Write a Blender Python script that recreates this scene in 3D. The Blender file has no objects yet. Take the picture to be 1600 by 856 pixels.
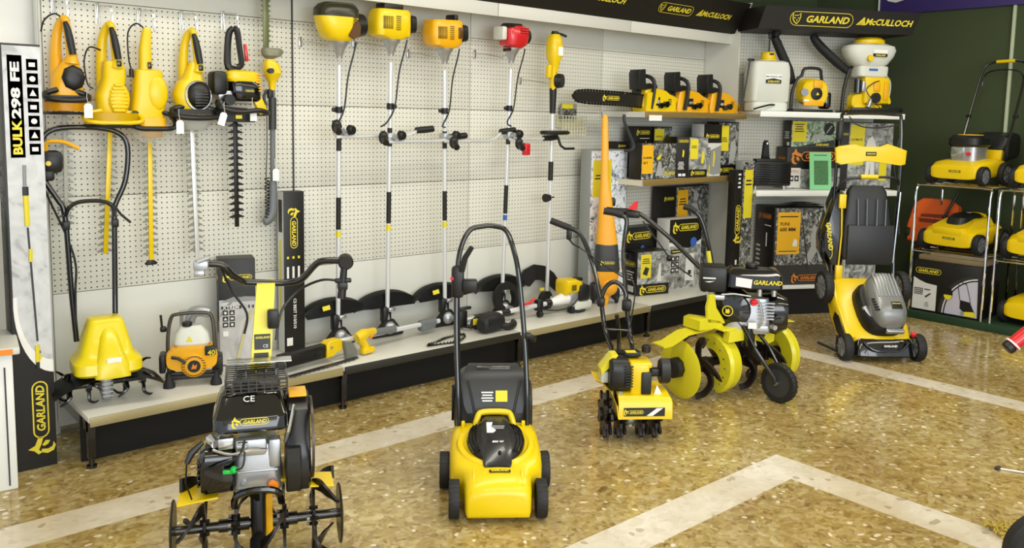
import bpy, bmesh, math, random
from mathutils import Vector, Matrix
from math import sin, cos, pi, radians as R
random.seed(7)
SC = bpy.context.scene
COL = SC.collection
# ---------------------------------------------------------------- camera, world, lights, exposure
def setup_camera():
    yaw, pitch, roll = R(41.010), R(6.342), R(1.093)
    F = Vector((sin(yaw)*cos(pitch), cos(yaw)*cos(pitch), -sin(pitch)))
    X0 = Vector((cos(yaw), -sin(yaw), 0)); U0 = X0.cross(F)
    X = X0*cos(roll) + U0*sin(roll); U = -X0*sin(roll) + U0*cos(roll)
    cd = bpy.data.cameras.new('camera'); cam = bpy.data.objects.new('camera', cd); COL.objects.link(cam)
    m = Matrix((X, U, -F)).transposed().to_4x4(); m.translation = Vector((-0.9565, -4.4147, 1.5686))
    cam.matrix_world = m
    cd.sensor_width = 36; cd.lens = 1326.2/1600*36; cd.shift_y = -97.0/1600; cd.clip_start = .05
    SC.camera = cam
setup_camera()
SC.view_settings.view_transform = 'Standard'; SC.view_settings.look = 'None'
SC.view_settings.exposure = 0.0; SC.view_settings.gamma = 1; SC.view_settings.use_curve_mapping = False
W = bpy.data.worlds.new('world'); SC.world = W; W.use_nodes = True
W.node_tree.nodes['Background'].inputs[0].default_value = (.86, .93, 1, 1)
W.node_tree.nodes['Background'].inputs[1].default_value = 1.15
def area(name, loc, size, energy, color, rot=(0, 0, 0)):
    l = bpy.data.lights.new(name, 'AREA'); l.shape = 'RECTANGLE'; l.size, l.size_y = size
    l.energy = energy; l.color = color
    o = bpy.data.objects.new(name, l); COL.objects.link(o); o.location = loc; o.rotation_euler = rot
area('ceiling_lamp', (1.0, -1.6, 3.05), (3.2, .35), 40, (1, .96, .84))
area('ceiling_lamp', (4.3, -2.2, 3.05), (3.2, .35), 42, (1, .95, .82))
area('ceiling_lamp', (0.5, -4.2, 3.05), (3.2, .35), 34, (1, .95, .82))
area('ceiling_lamp', (4.0, -4.8, 3.05), (3.2, .35), 34, (1, .95, .82))
# daylight entering through the shop front behind the camera
area('shopfront_daylight', (-0.2, -7.4, 1.9), (6.0, 2.2), 210, (.93, .97, 1), (R(84), 0, R(-8)))

# ---------------------------------------------------------------- materials
def lin(h):
    h = h.lstrip('#'); c = [int(h[i:i+2], 16)/255 for i in (0, 2, 4)]
    return tuple(x/12.92 if x <= .04045 else ((x+.055)/1.055)**2.4 for x in c) + (1,)
MATS = {}
def mat(name, hexc, rough=.4, metal=0, coat=0, noise=0, nscale=60, trans=0, emit=0, bump=0):
    if name in MATS: return MATS[name]
    m = bpy.data.materials.new(name); m.use_nodes = True
    nt = m.node_tree; b = nt.nodes['Principled BSDF']; c = lin(hexc)
    b.inputs['Base Color'].default_value = c; b.inputs['Roughness'].default_value = rough
    b.inputs['Metallic'].default_value = metal; b.inputs['Coat Weight'].default_value = coat
    if trans: b.inputs['Transmission Weight'].default_value = trans
    if emit:
        b.inputs['Emission Color'].default_value = c; b.inputs['Emission Strength'].default_value = emit
    if noise or bump:
        tc = nt.nodes.new('ShaderNodeTexCoord'); n = nt.nodes.new('ShaderNodeTexNoise')
        n.inputs['Scale'].default_value = nscale; n.inputs['Detail'].default_value = 3
        nt.links.new(tc.outputs['Object'], n.inputs['Vector'])
        if noise:
            mx = nt.nodes.new('ShaderNodeMixRGB'); mx.blend_type = 'MULTIPLY'; mx.inputs[0].default_value = noise
            mx.inputs[1].default_value = c; nt.links.new(n.outputs['Fac'], mx.inputs[2])
            nt.links.new(mx.outputs[0], b.inputs['Base Color'])
        if bump:
            bp = nt.nodes.new('ShaderNodeBump'); bp.inputs['Strength'].default_value = bump; bp.inputs['Distance'].default_value = .002
            nt.links.new(n.outputs['Fac'], bp.inputs['Height']); nt.links.new(bp.outputs[0], b.inputs['Normal'])
    MATS[name] = m; return m
YEL = mat('yellow_plastic', '#ecc906', .34, coat=.1)
YEL2 = mat('bright_yellow_steel', '#e4d81a', .32, coat=.1)
ORY = mat('amber_plastic', '#f0b00e', .36, coat=.1)
ORG = mat('orange_plastic', '#f58a12', .35, coat=.2)
DORG = mat('orange_mower_plastic', '#e2601c', .35)
BLK = mat('black_plastic', '#151515', .42)
SBLK = mat('satin_black_steel', '#131313', .22, coat=.5)
GBLK = mat('gloss_black', '#0b0b0c', .12, coat=.6)
RUB = mat('black_rubber', '#1a1a1b', .62, bump=.3, nscale=120)
DGR = mat('dark_grey_plastic', '#333537', .45)
MGR = mat('mid_grey_plastic', '#6c6f72', .45)
LGR = mat('light_grey_plastic', '#b9bcbe', .4)
ALU = mat('cast_aluminium', '#b9bcc0', .38, metal=.75, bump=.15, nscale=200)
STE = mat('bright_steel', '#d3d6d9', .22, metal=.9)
CHR = mat('chrome', '#e8eaec', .08, metal=1)
PIPE = mat('satin_pole', '#e4e6e8', .28, metal=.35)
BRZ = mat('dark_bare_steel', '#55504a', .4, metal=.8)
TINE = mat('brown_black_tine_steel', '#241c1a', .4, metal=.3, noise=.3)
WHT = mat('white_plastic', '#eef0ec', .4)
TANK = mat('milky_tank', '#dfe2d8', .42, noise=.12, nscale=4)
RED = mat('red_plastic', '#cf1f26', .25, coat=.4)
REDP = mat('red_part', '#e0232b', .4)
GRN = mat('green_part', '#18b843', .4)
BLU = mat('blue_print', '#3a62b8', .5)
PAP = mat('paper_tag', '#f2f1ee', .7)
LEAF = mat('green_leaflet', '#86cf95', .7)
LEAFD = mat('leaflet_print', '#5c9660', .7, noise=.8, nscale=90)
CARB = mat('black_carton', '#12100d', .45)
CARW = mat('white_carton', '#dcdcd8', .5)
CARG = mat('grey_carton', '#8f9290', .5)
LABY = mat('yellow_print', '#e6d52a', .5)
LABO = mat('amber_print', '#f1b81c', .5)
LETY = mat('yellow_lettering', '#e9d63a', .5)
LETO = mat('orange_lettering', '#d9822a', .5)
LETW = mat('white_lettering', '#e6e6e2', .5)
LETK = mat('black_lettering', '#121212', .5)
DEN = mat('dark_print', '#2c2d2b', .5)
SKIN = mat('grey_print', '#a9aaa8', .5)
SIGN = mat('black_sign_board', '#120e08', .6)
PURP = mat('purple_sign', '#403272', .5)
GWALL = mat('green_felt_wall', '#465234', .9, noise=.35, nscale=500)
WALLW = mat('white_wall_paint', '#f0f0ea', .8, bump=.1, nscale=30)
CEIL = mat('ceiling_paint', '#dcdad0', .9)
GRD = mat('dark_green_plinth', '#1c3a20', .8)
PANEL = mat('shelving_enamel', '#d6d6cd', .45)
SHELF = mat('shelf_enamel', '#dcdbd2', .32)
LIPG = mat('beige_shelf_lip', '#a89c72', .35, metal=.2)
LIPD = mat('charcoal_shelf_lip', '#2c2a25', .4)
LIPB = mat('bronze_shelf_lip', '#ab9054', .3, metal=.5)
KICK = mat('black_kickplate', '#060504', .75)
STRAW = mat('straw_fibre', '#b8a045', .8)
def pegmat():
    m = bpy.data.materials.new('pegboard_enamel'); m.use_nodes = True; nt = m.node_tree; b = nt.nodes['Principled BSDF']
    b.inputs['Roughness'].default_value = .5
    tc = nt.nodes.new('ShaderNodeTexCoord'); sp = nt.nodes.new('ShaderNodeSeparateXYZ'); nt.links.new(tc.outputs['Object'], sp.inputs[0])
    def mth(op, a, bb=None):
        n = nt.nodes.new('ShaderNodeMath'); n.operation = op
        for i, v in enumerate((a, bb)):
            if v is None: continue
            if isinstance(v, (int, float)): n.inputs[i].default_value = v
            else: nt.links.new(v, n.inputs[i])
        return n.outputs[0]
    p = .0266; parts = []
    for k in (0, 2):
        parts.append(mth('POWER', mth('SUBTRACT', mth('FRACT', mth('DIVIDE', sp.outputs[k], p)), .5), 2))
    d = mth('SQRT', mth('ADD', parts[0], parts[1])); h = mth('LESS_THAN', d, .135)
    mx = nt.nodes.new('ShaderNodeMixRGB'); nt.links.new(h, mx.inputs[0])
    mx.inputs[1].default_value = lin('#dddcd0'); mx.inputs[2].default_value = lin('#34332b')
    nt.links.new(mx.outputs[0], b.inputs['Base Color']); return m
PEG = pegmat()
def floormat(name, stops, scale, chips, rough):
    m = bpy.data.materials.new(name); m.use_nodes = True; nt = m.node_tree; b = nt.nodes['Principled BSDF']
    tc = nt.nodes.new('ShaderNodeTexCoord')
    no = nt.nodes.new('ShaderNodeTexNoise'); no.inputs['Scale'].default_value = 9; nt.links.new(tc.outputs['Object'], no.inputs['Vector'])
    vm = nt.nodes.new('ShaderNodeVectorMath'); vm.operation = 'MULTIPLY_ADD'; vm.inputs[1].default_value = (.11, .05, .0)
    nt.links.new(no.outputs['Color'], vm.inputs[0]); nt.links.new(tc.outputs['Object'], vm.inputs[2])
    def voro(s, feat='F1'):
        v = nt.nodes.new('ShaderNodeTexVoronoi'); v.inputs['Scale'].default_value = s; v.voronoi_dimensions = '2D'; v.feature = feat
        nt.links.new(vm.outputs[0], v.inputs['Vector']); return v
    v1 = voro(scale); v2 = voro(scale*1.9)
    def ramp(src, st, interp='LINEAR'):
        r = nt.nodes.new('ShaderNodeValToRGB'); r.color_ramp.interpolation = interp
        while len(r.color_ramp.elements) < len(st): r.color_ramp.elements.new(.5)
        for e, (p, c) in zip(r.color_ramp.elements, st): e.position = p; e.color = c if isinstance(c, tuple) else lin(c)
        nt.links.new(src, r.inputs[0]); return r
    sx = nt.nodes.new('ShaderNodeSeparateColor'); nt.links.new(v1.outputs['Color'], sx.inputs[0])
    sy = nt.nodes.new('ShaderNodeSeparateColor'); nt.links.new(v2.outputs['Color'], sy.inputs[0])
    r1 = ramp(sx.outputs[0], stops); r2 = ramp(sy.outputs[0], stops)
    big = nt.nodes.new('ShaderNodeTexNoise'); big.inputs['Scale'].default_value = 14; nt.links.new(tc.outputs['Object'], big.inputs['Vector'])
    mx = nt.nodes.new('ShaderNodeMixRGB'); nt.links.new(big.outputs['Fac'], mx.inputs[0])
    nt.links.new(r1.outputs[0], mx.inputs[1]); nt.links.new(r2.outputs[0], mx.inputs[2])
    # pale marble chips: cells whose random value is high, and only near the cell centre
    v3 = voro(scale*.72); sz = nt.nodes.new('ShaderNodeSeparateColor'); nt.links.new(v3.outputs['Color'], sz.inputs[0])
    g = nt.nodes.new('ShaderNodeMath'); g.operation = 'GREATER_THAN'; g.inputs[1].default_value = chips[0]; nt.links.new(sz.outputs[1], g.inputs[0])
    l = nt.nodes.new('ShaderNodeMath'); l.operation = 'LESS_THAN'; l.inputs[1].default_value = .24; nt.links.new(v3.outputs['Distance'], l.inputs[0])
    k = nt.nodes.new('ShaderNodeMath'); k.operation = 'MULTIPLY'; nt.links.new(g.outputs[0], k.inputs[0]); nt.links.new(l.outputs[0], k.inputs[1])
    k2 = nt.nodes.new('ShaderNodeMath'); k2.operation = 'MULTIPLY'; k2.inputs[1].default_value = .85; nt.links.new(k.outputs[0], k2.inputs[0])
    m2 = nt.nodes.new('ShaderNodeMixRGB'); nt.links.new(k2.outputs[0], m2.inputs[0]); nt.links.new(mx.outputs[0], m2.inputs[1]); m2.inputs[2].default_value = lin(chips[1])
    ns = nt.nodes.new('ShaderNodeTexNoise'); ns.inputs['Scale'].default_value = 1.6; nt.links.new(tc.outputs['Object'], ns.inputs['Vector'])
    rr = ramp(ns.outputs['Fac'], [(.32, (.74, .67, .55, 1)), (.66, (1.0, 1.0, 1.0, 1))])
    m3 = nt.nodes.new('ShaderNodeMixRGB'); m3.blend_type = 'MULTIPLY'; m3.inputs[0].default_value = 1
    nt.links.new(m2.outputs[0], m3.inputs[1]); nt.links.new(rr.outputs[0], m3.inputs[2]); nt.links.new(m3.outputs[0], b.inputs['Base Color'])
    b.inputs['Roughness'].default_value = rough; b.inputs['Specular IOR Level'].default_value = .5
    return m
FLOOR = floormat('ochre_terrazzo', [(0, '#7a5d30'), (.12, '#98804a'), (.4, '#b29d62'), (.65, '#b8a468'), (.85, '#d2c498'), (1, '#967546')], 34, (.90, '#f4ecd8'), .15)
STRIPE = floormat('cream_terrazzo', [(0, '#d3cab5'), (.2, '#e0d8c8'), (.6, '#e6dfd0'), (1, '#ebe5d8')], 24, (.86, '#b9ae94'), .2)

# ---------------------------------------------------------------- mesh building
def fr(o, x, z):
    """frame whose local x runs along x and local z along z"""
    x = Vector(x).normalized(); z = Vector(z).normalized(); y = z.cross(x).normalized(); x = y.cross(z)
    m = Matrix((x, y, z)).transposed().to_4x4(); m.translation = Vector(o); return m
def rot(ax, deg): return Matrix.Rotation(R(deg), 4, ax)
def tr(*v): return Matrix.Translation(Vector(v))
def sup(n, hx, hy, e):
    out = []
    for i in range(n):
        a = 2*pi*(i+.5)/n; c, s = cos(a), sin(a)
        out.append((hx*math.copysign(abs(c)**(2/e), c), hy*math.copysign(abs(s)**(2/e), s)))
    return out
def smooth_path(pts, k=4, closed=False):
    P = [Vector(p) for p in pts]; n = len(P); out = []
    if n < 3: return P
    seg = n if closed else n-1
    for i in range(seg):
        if closed: a, b, c, d = P[(i-1) % n], P[i], P[(i+1) % n], P[(i+2) % n]
        else: a, b, c, d = P[max(i-1, 0)], P[i], P[i+1], P[min(i+2, n-1)]
        for j in range(k):
            t = j/k
            out.append(.5*((2*b)+(c-a)*t+(2*a-5*b+4*c-d)*t*t+(3*b-a-3*c+d)*t**3))
    if not closed: out.append(P[-1])
    return out
PRE = Matrix.Identity(4)      # frame every new mesh of the current sub-assembly is built in
class MB:
    def __init__(s): s.bm = bmesh.new(); s.m = PRE.copy(); s.mi = 0
    def v(s, co): return s.bm.verts.new(s.m @ Vector(co))
    def f(s, vs):
        try: fc = s.bm.faces.new(vs); fc.material_index = s.mi; return fc
        except ValueError: return None
    def loft(s, loops, cap=True, closed=False):
        L = [[s.v(p) for p in l] for l in loops]; n = len(L[0]); K = len(L)
        for i in range(K if closed else K-1):
            a, b = L[i], L[(i+1) % K]
            for j in range(n): s.f((a[j], a[(j+1) % n], b[(j+1) % n], b[j]))
        if cap and not closed: s.f(L[0][::-1]); s.f(L[-1])
        return s
    def shell(s, secs, axis='z', n=20):
        """secs: (t, c1, c2, h1, h2, exponent)"""
        loops = []
        for (t, a, b, ha, hb, e) in secs:
            lp = []
            for (p, q) in sup(n, ha, hb, e):
                lp.append({'z': (a+p, b+q, t), 'x': (t, a+p, b+q), 'y': (b+q, t, a+p)}[axis] if axis != 'y' else (a+p, t, b+q))
            loops.append(lp)
        return s.loft(loops)
    def box(s, c, size, bev=0, m=None):
        old = s.m
        if m is not None: s.m = s.m @ m
        x, y, z = [k/2 for k in size]; cx, cy, cz = c
        if bev <= 0:
            vs = [s.v((cx+i*x, cy+j*y, cz+k*z)) for i in (-1, 1) for j in (-1, 1) for k in (-1, 1)]
            for q in ((0, 1, 3, 2), (4, 6, 7, 5), (0, 4, 5, 1), (2, 3, 7, 6), (0, 2, 6, 4), (1, 5, 7, 3)): s.f([vs[i] for i in q])
        else:
            b = min(bev, x*.98, y*.98, z*.98); loops = []
            for (zz, ins) in ((-z, b), (-z+b*.3, b*.3), (-z+b, 0), (z-b, 0), (z-b*.3, b*.3), (z, b)):
                lp = []
                for (sx, sy, a0) in ((1, 1, 0), (-1, 1, 90), (-1, -1, 180), (1, -1, 270)):
                    for da in (0, 45, 90):
                        a = R(a0+da); lp.append((cx+sx*(x-b)+(b-ins)*cos(a)*1, cy+sy*(y-b)+(b-ins)*sin(a), cz+zz))
                loops.append(lp)
            s.loft(loops)
        s.m = old; return s
    def tube(s, pts, r, n=8, closed=False, smooth=0):
        P = smooth_path(pts, smooth, closed) if smooth else [Vector(p) for p in pts]
        N = len(P); rr = r if isinstance(r, (list, tuple)) else None; loops = []
        prev = None
        for i in range(N):
            if closed: t = (P[(i+1) % N]-P[i-1])
            else: t = P[min(i+1, N-1)]-P[max(i-1, 0)]
            t = t.normalized() if t.length > 1e-9 else Vector((0, 0, 1))
            if prev is None: u = t.orthogonal().normalized()
            else:
                u = prev - t*prev.dot(t); u = u.normalized() if u.length > 1e-6 else t.orthogonal().normalized()
            prev = u; w = t.cross(u)
            if rr: x = i/(N-1)*(len(rr)-1); k = min(int(x), len(rr)-2); ra = rr[k]+(rr[k+1]-rr[k])*(x-k)
            else: ra = r
            loops.append([P[i]+(u*cos(2*pi*j/n)+w*sin(2*pi*j/n))*ra for j in range(n)])
        return s.loft(loops, closed=closed)
    def cyl(s, a, b, r0, r1=None, n=16, bev=0):
        a, b = Vector(a), Vector(b); r1 = r0 if r1 is None else r1; d = b-a; L = d.length
        m = fr(a, d.orthogonal(), d)
        prof = [(r0, 0), (r1, L)] if not bev else [(r0-bev, 0), (r0, bev), (r1, L-bev), (r1-bev, L)]
        return s.lathe(prof, n, m)
    def lathe(s, prof, n=20, m=None):
        """prof: (radius, z)"""
        m = m or Matrix.Identity(4)
        return s.loft([[m @ Vector((max(r, 1e-4)*cos(2*pi*j/n), max(r, 1e-4)*sin(2*pi*j/n), z)) for j in range(n)] for r, z in prof])
    def ring(s, prof, n=24, m=None):
        """closed profile turned about z: (radius, z) list"""
        m = m or Matrix.Identity(4)
        return s.loft([[m @ Vector((r*cos(2*pi*j/n), r*sin(2*pi*j/n), z)) for r, z in prof] for j in range(n)], closed=True)
    def prism(s, out, t, m=None, bev=0):
        """outline in local xy, thickness t along local z (centred)"""
        m = m or Matrix.Identity(4)
        if bev:
            c = Vector((sum(p[0] for p in out)/len(out), sum(p[1] for p in out)/len(out)))
            mx = max((Vector(p)-c).length for p in out); k = 1-bev/mx
            ins = [(c.x+(p[0]-c.x)*k, c.y+(p[1]-c.y)*k) for p in out]
            ls = [(ins, -t/2), (out, -t/2+bev*.7), (out, t/2-bev*.7), (ins, t/2)]
        else: ls = [(out, -t/2), (out, t/2)]
        return s.loft([[m @ Vector((p[0], p[1], z)) for p in o] for o, z in ls])
    def surf(s, fn, nu, nv, th=0):
        g = [[s.v(fn(i/nu, j/nv)) for j in range(nv+1)] for i in range(nu+1)]
        fs = [s.f((g[i][j], g[i+1][j], g[i+1][j+1], g[i][j+1])) for i in range(nu) for j in range(nv)]
        if th: bmesh.ops.solidify(s.bm, geom=[f for f in fs if f], thickness=th)
        return s
    def ball(s, c, r, n=14, sc=(1, 1, 1)):
        K = n//2; pr = [(r*sin(pi*i/K), -r*cos(pi*i/K)) for i in range(K+1)]
        return s.lathe(pr, n, tr(*c) @ Matrix.Diagonal((*sc, 1)))
    def build(s, name, mats, parent=None, ang=38, label=None):
        bmesh.ops.recalc_face_normals(s.bm, faces=s.bm.faces)
        me = bpy.data.meshes.new(name); s.bm.to_mesh(me); s.bm.free()
        me.polygons.foreach_set('use_smooth', [True]*len(me.polygons)); me.set_sharp_from_angle(angle=R(ang))
        for m_ in (mats if isinstance(mats, (list, tuple)) else [mats]): me.materials.append(m_)
        o = bpy.data.objects.new(name, me); COL.objects.link(o)
        if parent is not None: o.parent = parent
        if label: o['label'] = label
        return o
def tag(o, label, cat, group=None):
    o['label'] = label; o['category'] = cat
    if group: o['group'] = group
    return o
def thing(name, label, cat, loc=(0, 0, 0), rz=0, group=None, rx=0, ry=0):
    o = bpy.data.objects.new(name, None); COL.objects.link(o); o.empty_display_size = .05
    o.location = loc; o.rotation_euler = (R(rx), R(ry), R(rz)); return tag(o, label, cat, group)
def st(o): o['kind'] = 'structure'; return o
def P(name, mats, parent, fn, label=None, ang=38):
    m = MB(); fn(m); return m.build(name, mats, parent, ang, label)
def PEACH(name, mats, parent, fns, label=None):
    for fn in fns: P(name, mats, parent, fn, label)
_txt = {}
def textmesh(t, bold=.02, shear=0.0, ext=.01):
    k = (t, bold, shear)
    if k in _txt: return _txt[k]
    c = bpy.data.curves.new('lettering', 'FONT'); c.body = t; c.offset = bold; c.shear = shear; c.extrude = ext; c.resolution_u = 2
    c.align_x = 'CENTER'
    o = bpy.data.objects.new('lettering', c); COL.objects.link(o); bpy.context.view_layer.update()
    me = bpy.data.meshes.new_from_object(o); bpy.data.objects.remove(o)
    xs = [v.co.x for v in me.vertices]; ys = [v.co.y for v in me.vertices]
    vs = [(v.co.x-(max(xs)+min(xs))/2, v.co.y-(max(ys)+min(ys))/2, v.co.z) for v in me.vertices]
    _txt[k] = (vs, [tuple(p.vertices) for p in me.polygons], max(xs)-min(xs), max(ys)-min(ys)); return _txt[k]
def addtext(mb, t, m, width=None, height=None, bold=.02, shear=0.0):
    vs, fs, w, h = textmesh(t, bold, shear)
    sx = (width/w) if width else None; sy = (height/h) if height else sx
    if sx is None: sx = sy
    V = [mb.v(m @ Vector((x*sx, y*sy, z*.03))) for x, y, z in vs]
    for f in fs: mb.f([V[i] for i in f])
def text(parent, t, m, width=None, height=None, mt=None, bold=.02, shear=0.0, name='lettering'):
    mb = MB(); addtext(mb, t, m, width, height, bold, shear); return mb.build(name, mt or LETY, parent)
def pill(mb, m, w, h, lw, t=.0006):
    n = 10; r = h/2; o = []; i = []
    for s, a0 in ((1, -90), (-1, 90)):
        for k in range(n+1):
            a = R(a0+180*k/n)
            o.append((s*(w/2-r)+r*cos(a), r*sin(a))); i.append((s*(w/2-r)+(r-lw)*cos(a), (r-lw)*sin(a)))
    N = len(o); mb.loft([[m @ Vector((o[k][0], o[k][1], 0)), m @ Vector((i[k][0], i[k][1], 0)), m @ Vector((i[k][0], i[k][1], t)), m @ Vector((o[k][0], o[k][1], t))] for k in range(N)], closed=True)
def lynx(mb, m, h):
    out = [(-.5, .5), (-.3, .28), (.1, .3), (.32, .5), (.36, .1), (.26, -.2), (.05, -.5), (-.2, -.38), (-.42, -.1)]
    n = len(out); k = .8
    mb.loft([[m @ Vector((x*h, y*h, 0)), m @ Vector((x*h*k, y*h*k, 0)), m @ Vector((x*h*k, y*h*k, .0006)), m @ Vector((x*h, y*h, .0006))] for x, y in out], closed=True)
    for (a, b, c) in (((-.3, .1), (-.08, .02), (-.26, -.02)), ((.24, .1), (.02, .02), (.2, -.02)), ((-.08, -.1), (.08, -.1), (0, -.28))):
        mb.prism([(p[0]*h, p[1]*h) for p in (a, b, c)], .0006, m @ tr(0, 0, .0003))
def leap(mb, m, h):
    """leaping cat with a curled tail to the left of the word"""
    for o in ([(-.1, .5), (.02, .25), (.35, .12), (.3, -.05), (.05, .02), (-.18, .12), (-.3, -.02), (-.36, .14), (-.2, .28)],
              [(-.3, .02), (-.38, -.2), (-.3, -.42), (-.1, -.5), (.06, -.42), (-.12, -.38), (-.2, -.22), (-.16, .02)],
              [(.0, .0), (.18, -.14), (.14, -.3), (.0, -.22), (-.06, -.08)]):
        mb.prism([(x*h, y*h) for x, y in o], .0006, m @ tr(0, 0, .0003))
def logo(parent, m, w, mt=None, style='leap', name='brand_logo'):
    """m: frame, origin at the centre, x along the writing, z off the surface"""
    mb = MB(); h = w*.2
    if style == 'face':
        pill(mb, m, w, h, w*.008); lynx(mb, m @ tr(-w*.39, 0, 0), h*.8)
        addtext(mb, 'GARLAND', m @ tr(w*.1, 0, .0002), w*.68, h*.5, .03, .25)
    elif style == 'leap':
        pill(mb, m @ tr(w*.1, 0, 0), w*.8, h, w*.018); leap(mb, m @ tr(-w*.4, 0, 0), h*1.7)
        addtext(mb, 'GARLAND', m @ tr(w*.12, 0, .0002), w*.64, h*.55, .03, .2)
    elif style == 'pill':
        pill(mb, m, w, h*1.15, w*.018); addtext(mb, 'GARLAND', m @ tr(0, 0, .0002), w*.8, h*.6, .03, .2)
    else: addtext(mb, 'GARLAND', m, w, None, .03, .2)
    return mb.build(name, mt or LETY, parent)
def mccull(parent, m, w, mt=None):
    mb = MB(); addtext(mb, 'McCULLOCH', m @ tr(w*.08, 0, .0002), w*.84, w*.1, .03, .25)
    h = w*.11
    for i in range(3): mb.prism([(-w*.47+i*w*.032, -h/2), (-w*.41+i*w*.032, h*(.2+.22*i)), (-w*.445+i*w*.032, -h/2)], .0006, m @ tr(-w*.0, 0, .0003))
    mb.prism([(-w*.5, -h/2), (-w*.37, h*.65), (-w*.34, -h/2)], .0006, m @ tr(0, 0, .0003))
    return mb.build('brand_logo', mt or LETY, parent)
def clone(o, parent=None):
    c = o.copy(); COL.objects.link(c)
    if parent is not None: c.parent = parent
    for ch in o.children: clone(ch, c)
    return c
# a carton: w along local x, d along local y, h up; origin at the centre of its base
def face_frame(face, w, d, h):
    if face == 'f': return fr((-w/2, -d/2, 0), (1, 0, 0), (0, -1, 0)), w, h
    if face == 'l': return fr((-w/2, d/2, 0), (0, -1, 0), (-1, 0, 0)), d, h
    if face == 'r': return fr((w/2, -d/2, 0), (0, 1, 0), (1, 0, 0)), d, h
    return fr((-w/2, -d/2, h), (1, 0, 0), (0, 0, 1)), w, d
def printon(parent, M_, fw, fh, items):
    lay = 0
    for it in items:
        lay += 1; z = .0005*lay; k = it[0]
        if k == 'rect':
            x0, y0, x1, y1 = [a*b for a, b in zip(it[1:5], (fw, fh, fw, fh))]
            mb = MB(); mb.box(((x0+x1)/2, (y0+y1)/2, z), (x1-x0, y1-y0, .0005), m=M_); mb.build(it[6] if len(it) > 6 else 'printed_panel', it[5], parent)
        elif k == 'poly':
            mb = MB(); mb.prism([(p[0]*fw, p[1]*fh) for p in it[1]], .0005, M_ @ tr(0, 0, z)); mb.build(it[3] if len(it) > 3 else 'printed_figure', it[2], parent)
        elif k == 'logo': logo(parent, M_ @ tr(it[1]*fw, it[2]*fh, z) @ rot('Z', it[6] if len(it) > 6 else 0), it[3], it[4], it[5])
        elif k == 'text':
            text(parent, it[1], M_ @ tr(it[2]*fw, it[3]*fh, z) @ rot('Z', it[6] if len(it) > 6 else 0), it[4], None, it[5], .02)
        elif k == 'lines':
            x0, y0, x1, y1 = [a*b for a, b in zip(it[1:5], (fw, fh, fw, fh))]; n = it[6]; mb = MB()
            for i in range(n):
                yy = y0+(y1-y0)*(i+.5)/n; mb.box(((x0+x1)/2, yy, z), ((x1-x0)*(1-.25*((i*7) % 3)/2), (y1-y0)/n*.45, .0005), m=M_)
            mb.build('printed_lines', it[5], parent)
        elif k == 'icons':
            x0, y0, x1, y1 = [a*b for a, b in zip(it[1:5], (fw, fh, fw, fh))]; nx, ny = it[6]; mb = MB(); sx, sy = (x1-x0)/nx, (y1-y0)/ny
            for i in range(nx):
                for j in range(ny): mb.box((x0+sx*(i+.5), y0+sy*(j+.5), z), (sx*.8, sy*.8, .0005), m=M_)
            mb.mi = 1
            for i in range(nx):
                for j in range(ny):
                    cx, cy = x0+sx*(i+.5), y0+sy*(j+.5); q = (i+2*j) % 3
                    if q == 0: mb.box((cx, cy, z+.0004), (sx*.45, sy*.3, .0004), m=M_)
                    elif q == 1: mb.cyl(M_ @ Vector((cx, cy, z)), M_ @ Vector((cx, cy, z+.0006)), min(sx, sy)*.22)
                    else: mb.prism([(cx-sx*.25, cy-sy*.2), (cx+sx*.25, cy-sy*.2), (cx, cy+sy*.25)], .0004, M_ @ tr(0, 0, z+.0004))
            mb.build('printed_icons', [it[5], LETW], parent)
def carton(label, size, loc, rz=0, mt=None, prints={}, group=None, name='cardboard_box', cat='box', rx=0, ry=0):
    w, d, h = size; t = thing(name, label, cat, loc, rz, group, rx, ry)
    P('carton', mt or CARB, t, lambda m: m.box((0, 0, h/2), (w, d, h), .003))
    for face, items in prints.items():
        M_, fw, fh = face_frame(face, w, d, h); printon(t, M_, fw, fh, items)
    return t
def photomat(name, cols, scale, dist=1.5):
    if name in MATS: return MATS[name]
    m = bpy.data.materials.new(name); m.use_nodes = True; nt = m.node_tree; b = nt.nodes['Principled BSDF']; b.inputs['Roughness'].default_value = .4
    tc = nt.nodes.new('ShaderNodeTexCoord'); n = nt.nodes.new('ShaderNodeTexNoise'); n.inputs['Scale'].default_value = scale; n.inputs['Detail'].default_value = 6; n.inputs['Distortion'].default_value = dist
    nt.links.new(tc.outputs['Object'], n.inputs['Vector']); r = nt.nodes.new('ShaderNodeValToRGB')
    while len(r.color_ramp.elements) < len(cols): r.color_ramp.elements.new(.5)
    for e, (p, c) in zip(r.color_ramp.elements, cols): e.position = p; e.color = lin(c)
    nt.links.new(n.outputs['Fac'], r.inputs[0]); nt.links.new(r.outputs[0], b.inputs['Base Color']); MATS[name] = m; return m
BWP = photomat('grey_hedge_photo', [(.36, '#20211f'), (.5, '#5f615d'), (.66, '#b9bab6')], 24)
BWS = photomat('soft_garden_photo', [(.3, '#3c3d3a'), (.5, '#8d8f8b'), (.7, '#c6c8c5')], 14)
SNOW = photomat('frosty_orchard_photo', [(.34, '#5d6772'), (.42, '#bcc6d4'), (.52, '#f0f5fd')], 15, 2)
MARB = photomat('pale_branch_print', [(.33, '#a9abae'), (.42, '#c6c8ca'), (.6, '#d4d6d8')], 5, 3)
GRNP = photomat('green_photo', [(.35, '#3a4a38'), (.5, '#8aa284'), (.65, '#c8d6c0')], 26)
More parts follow.
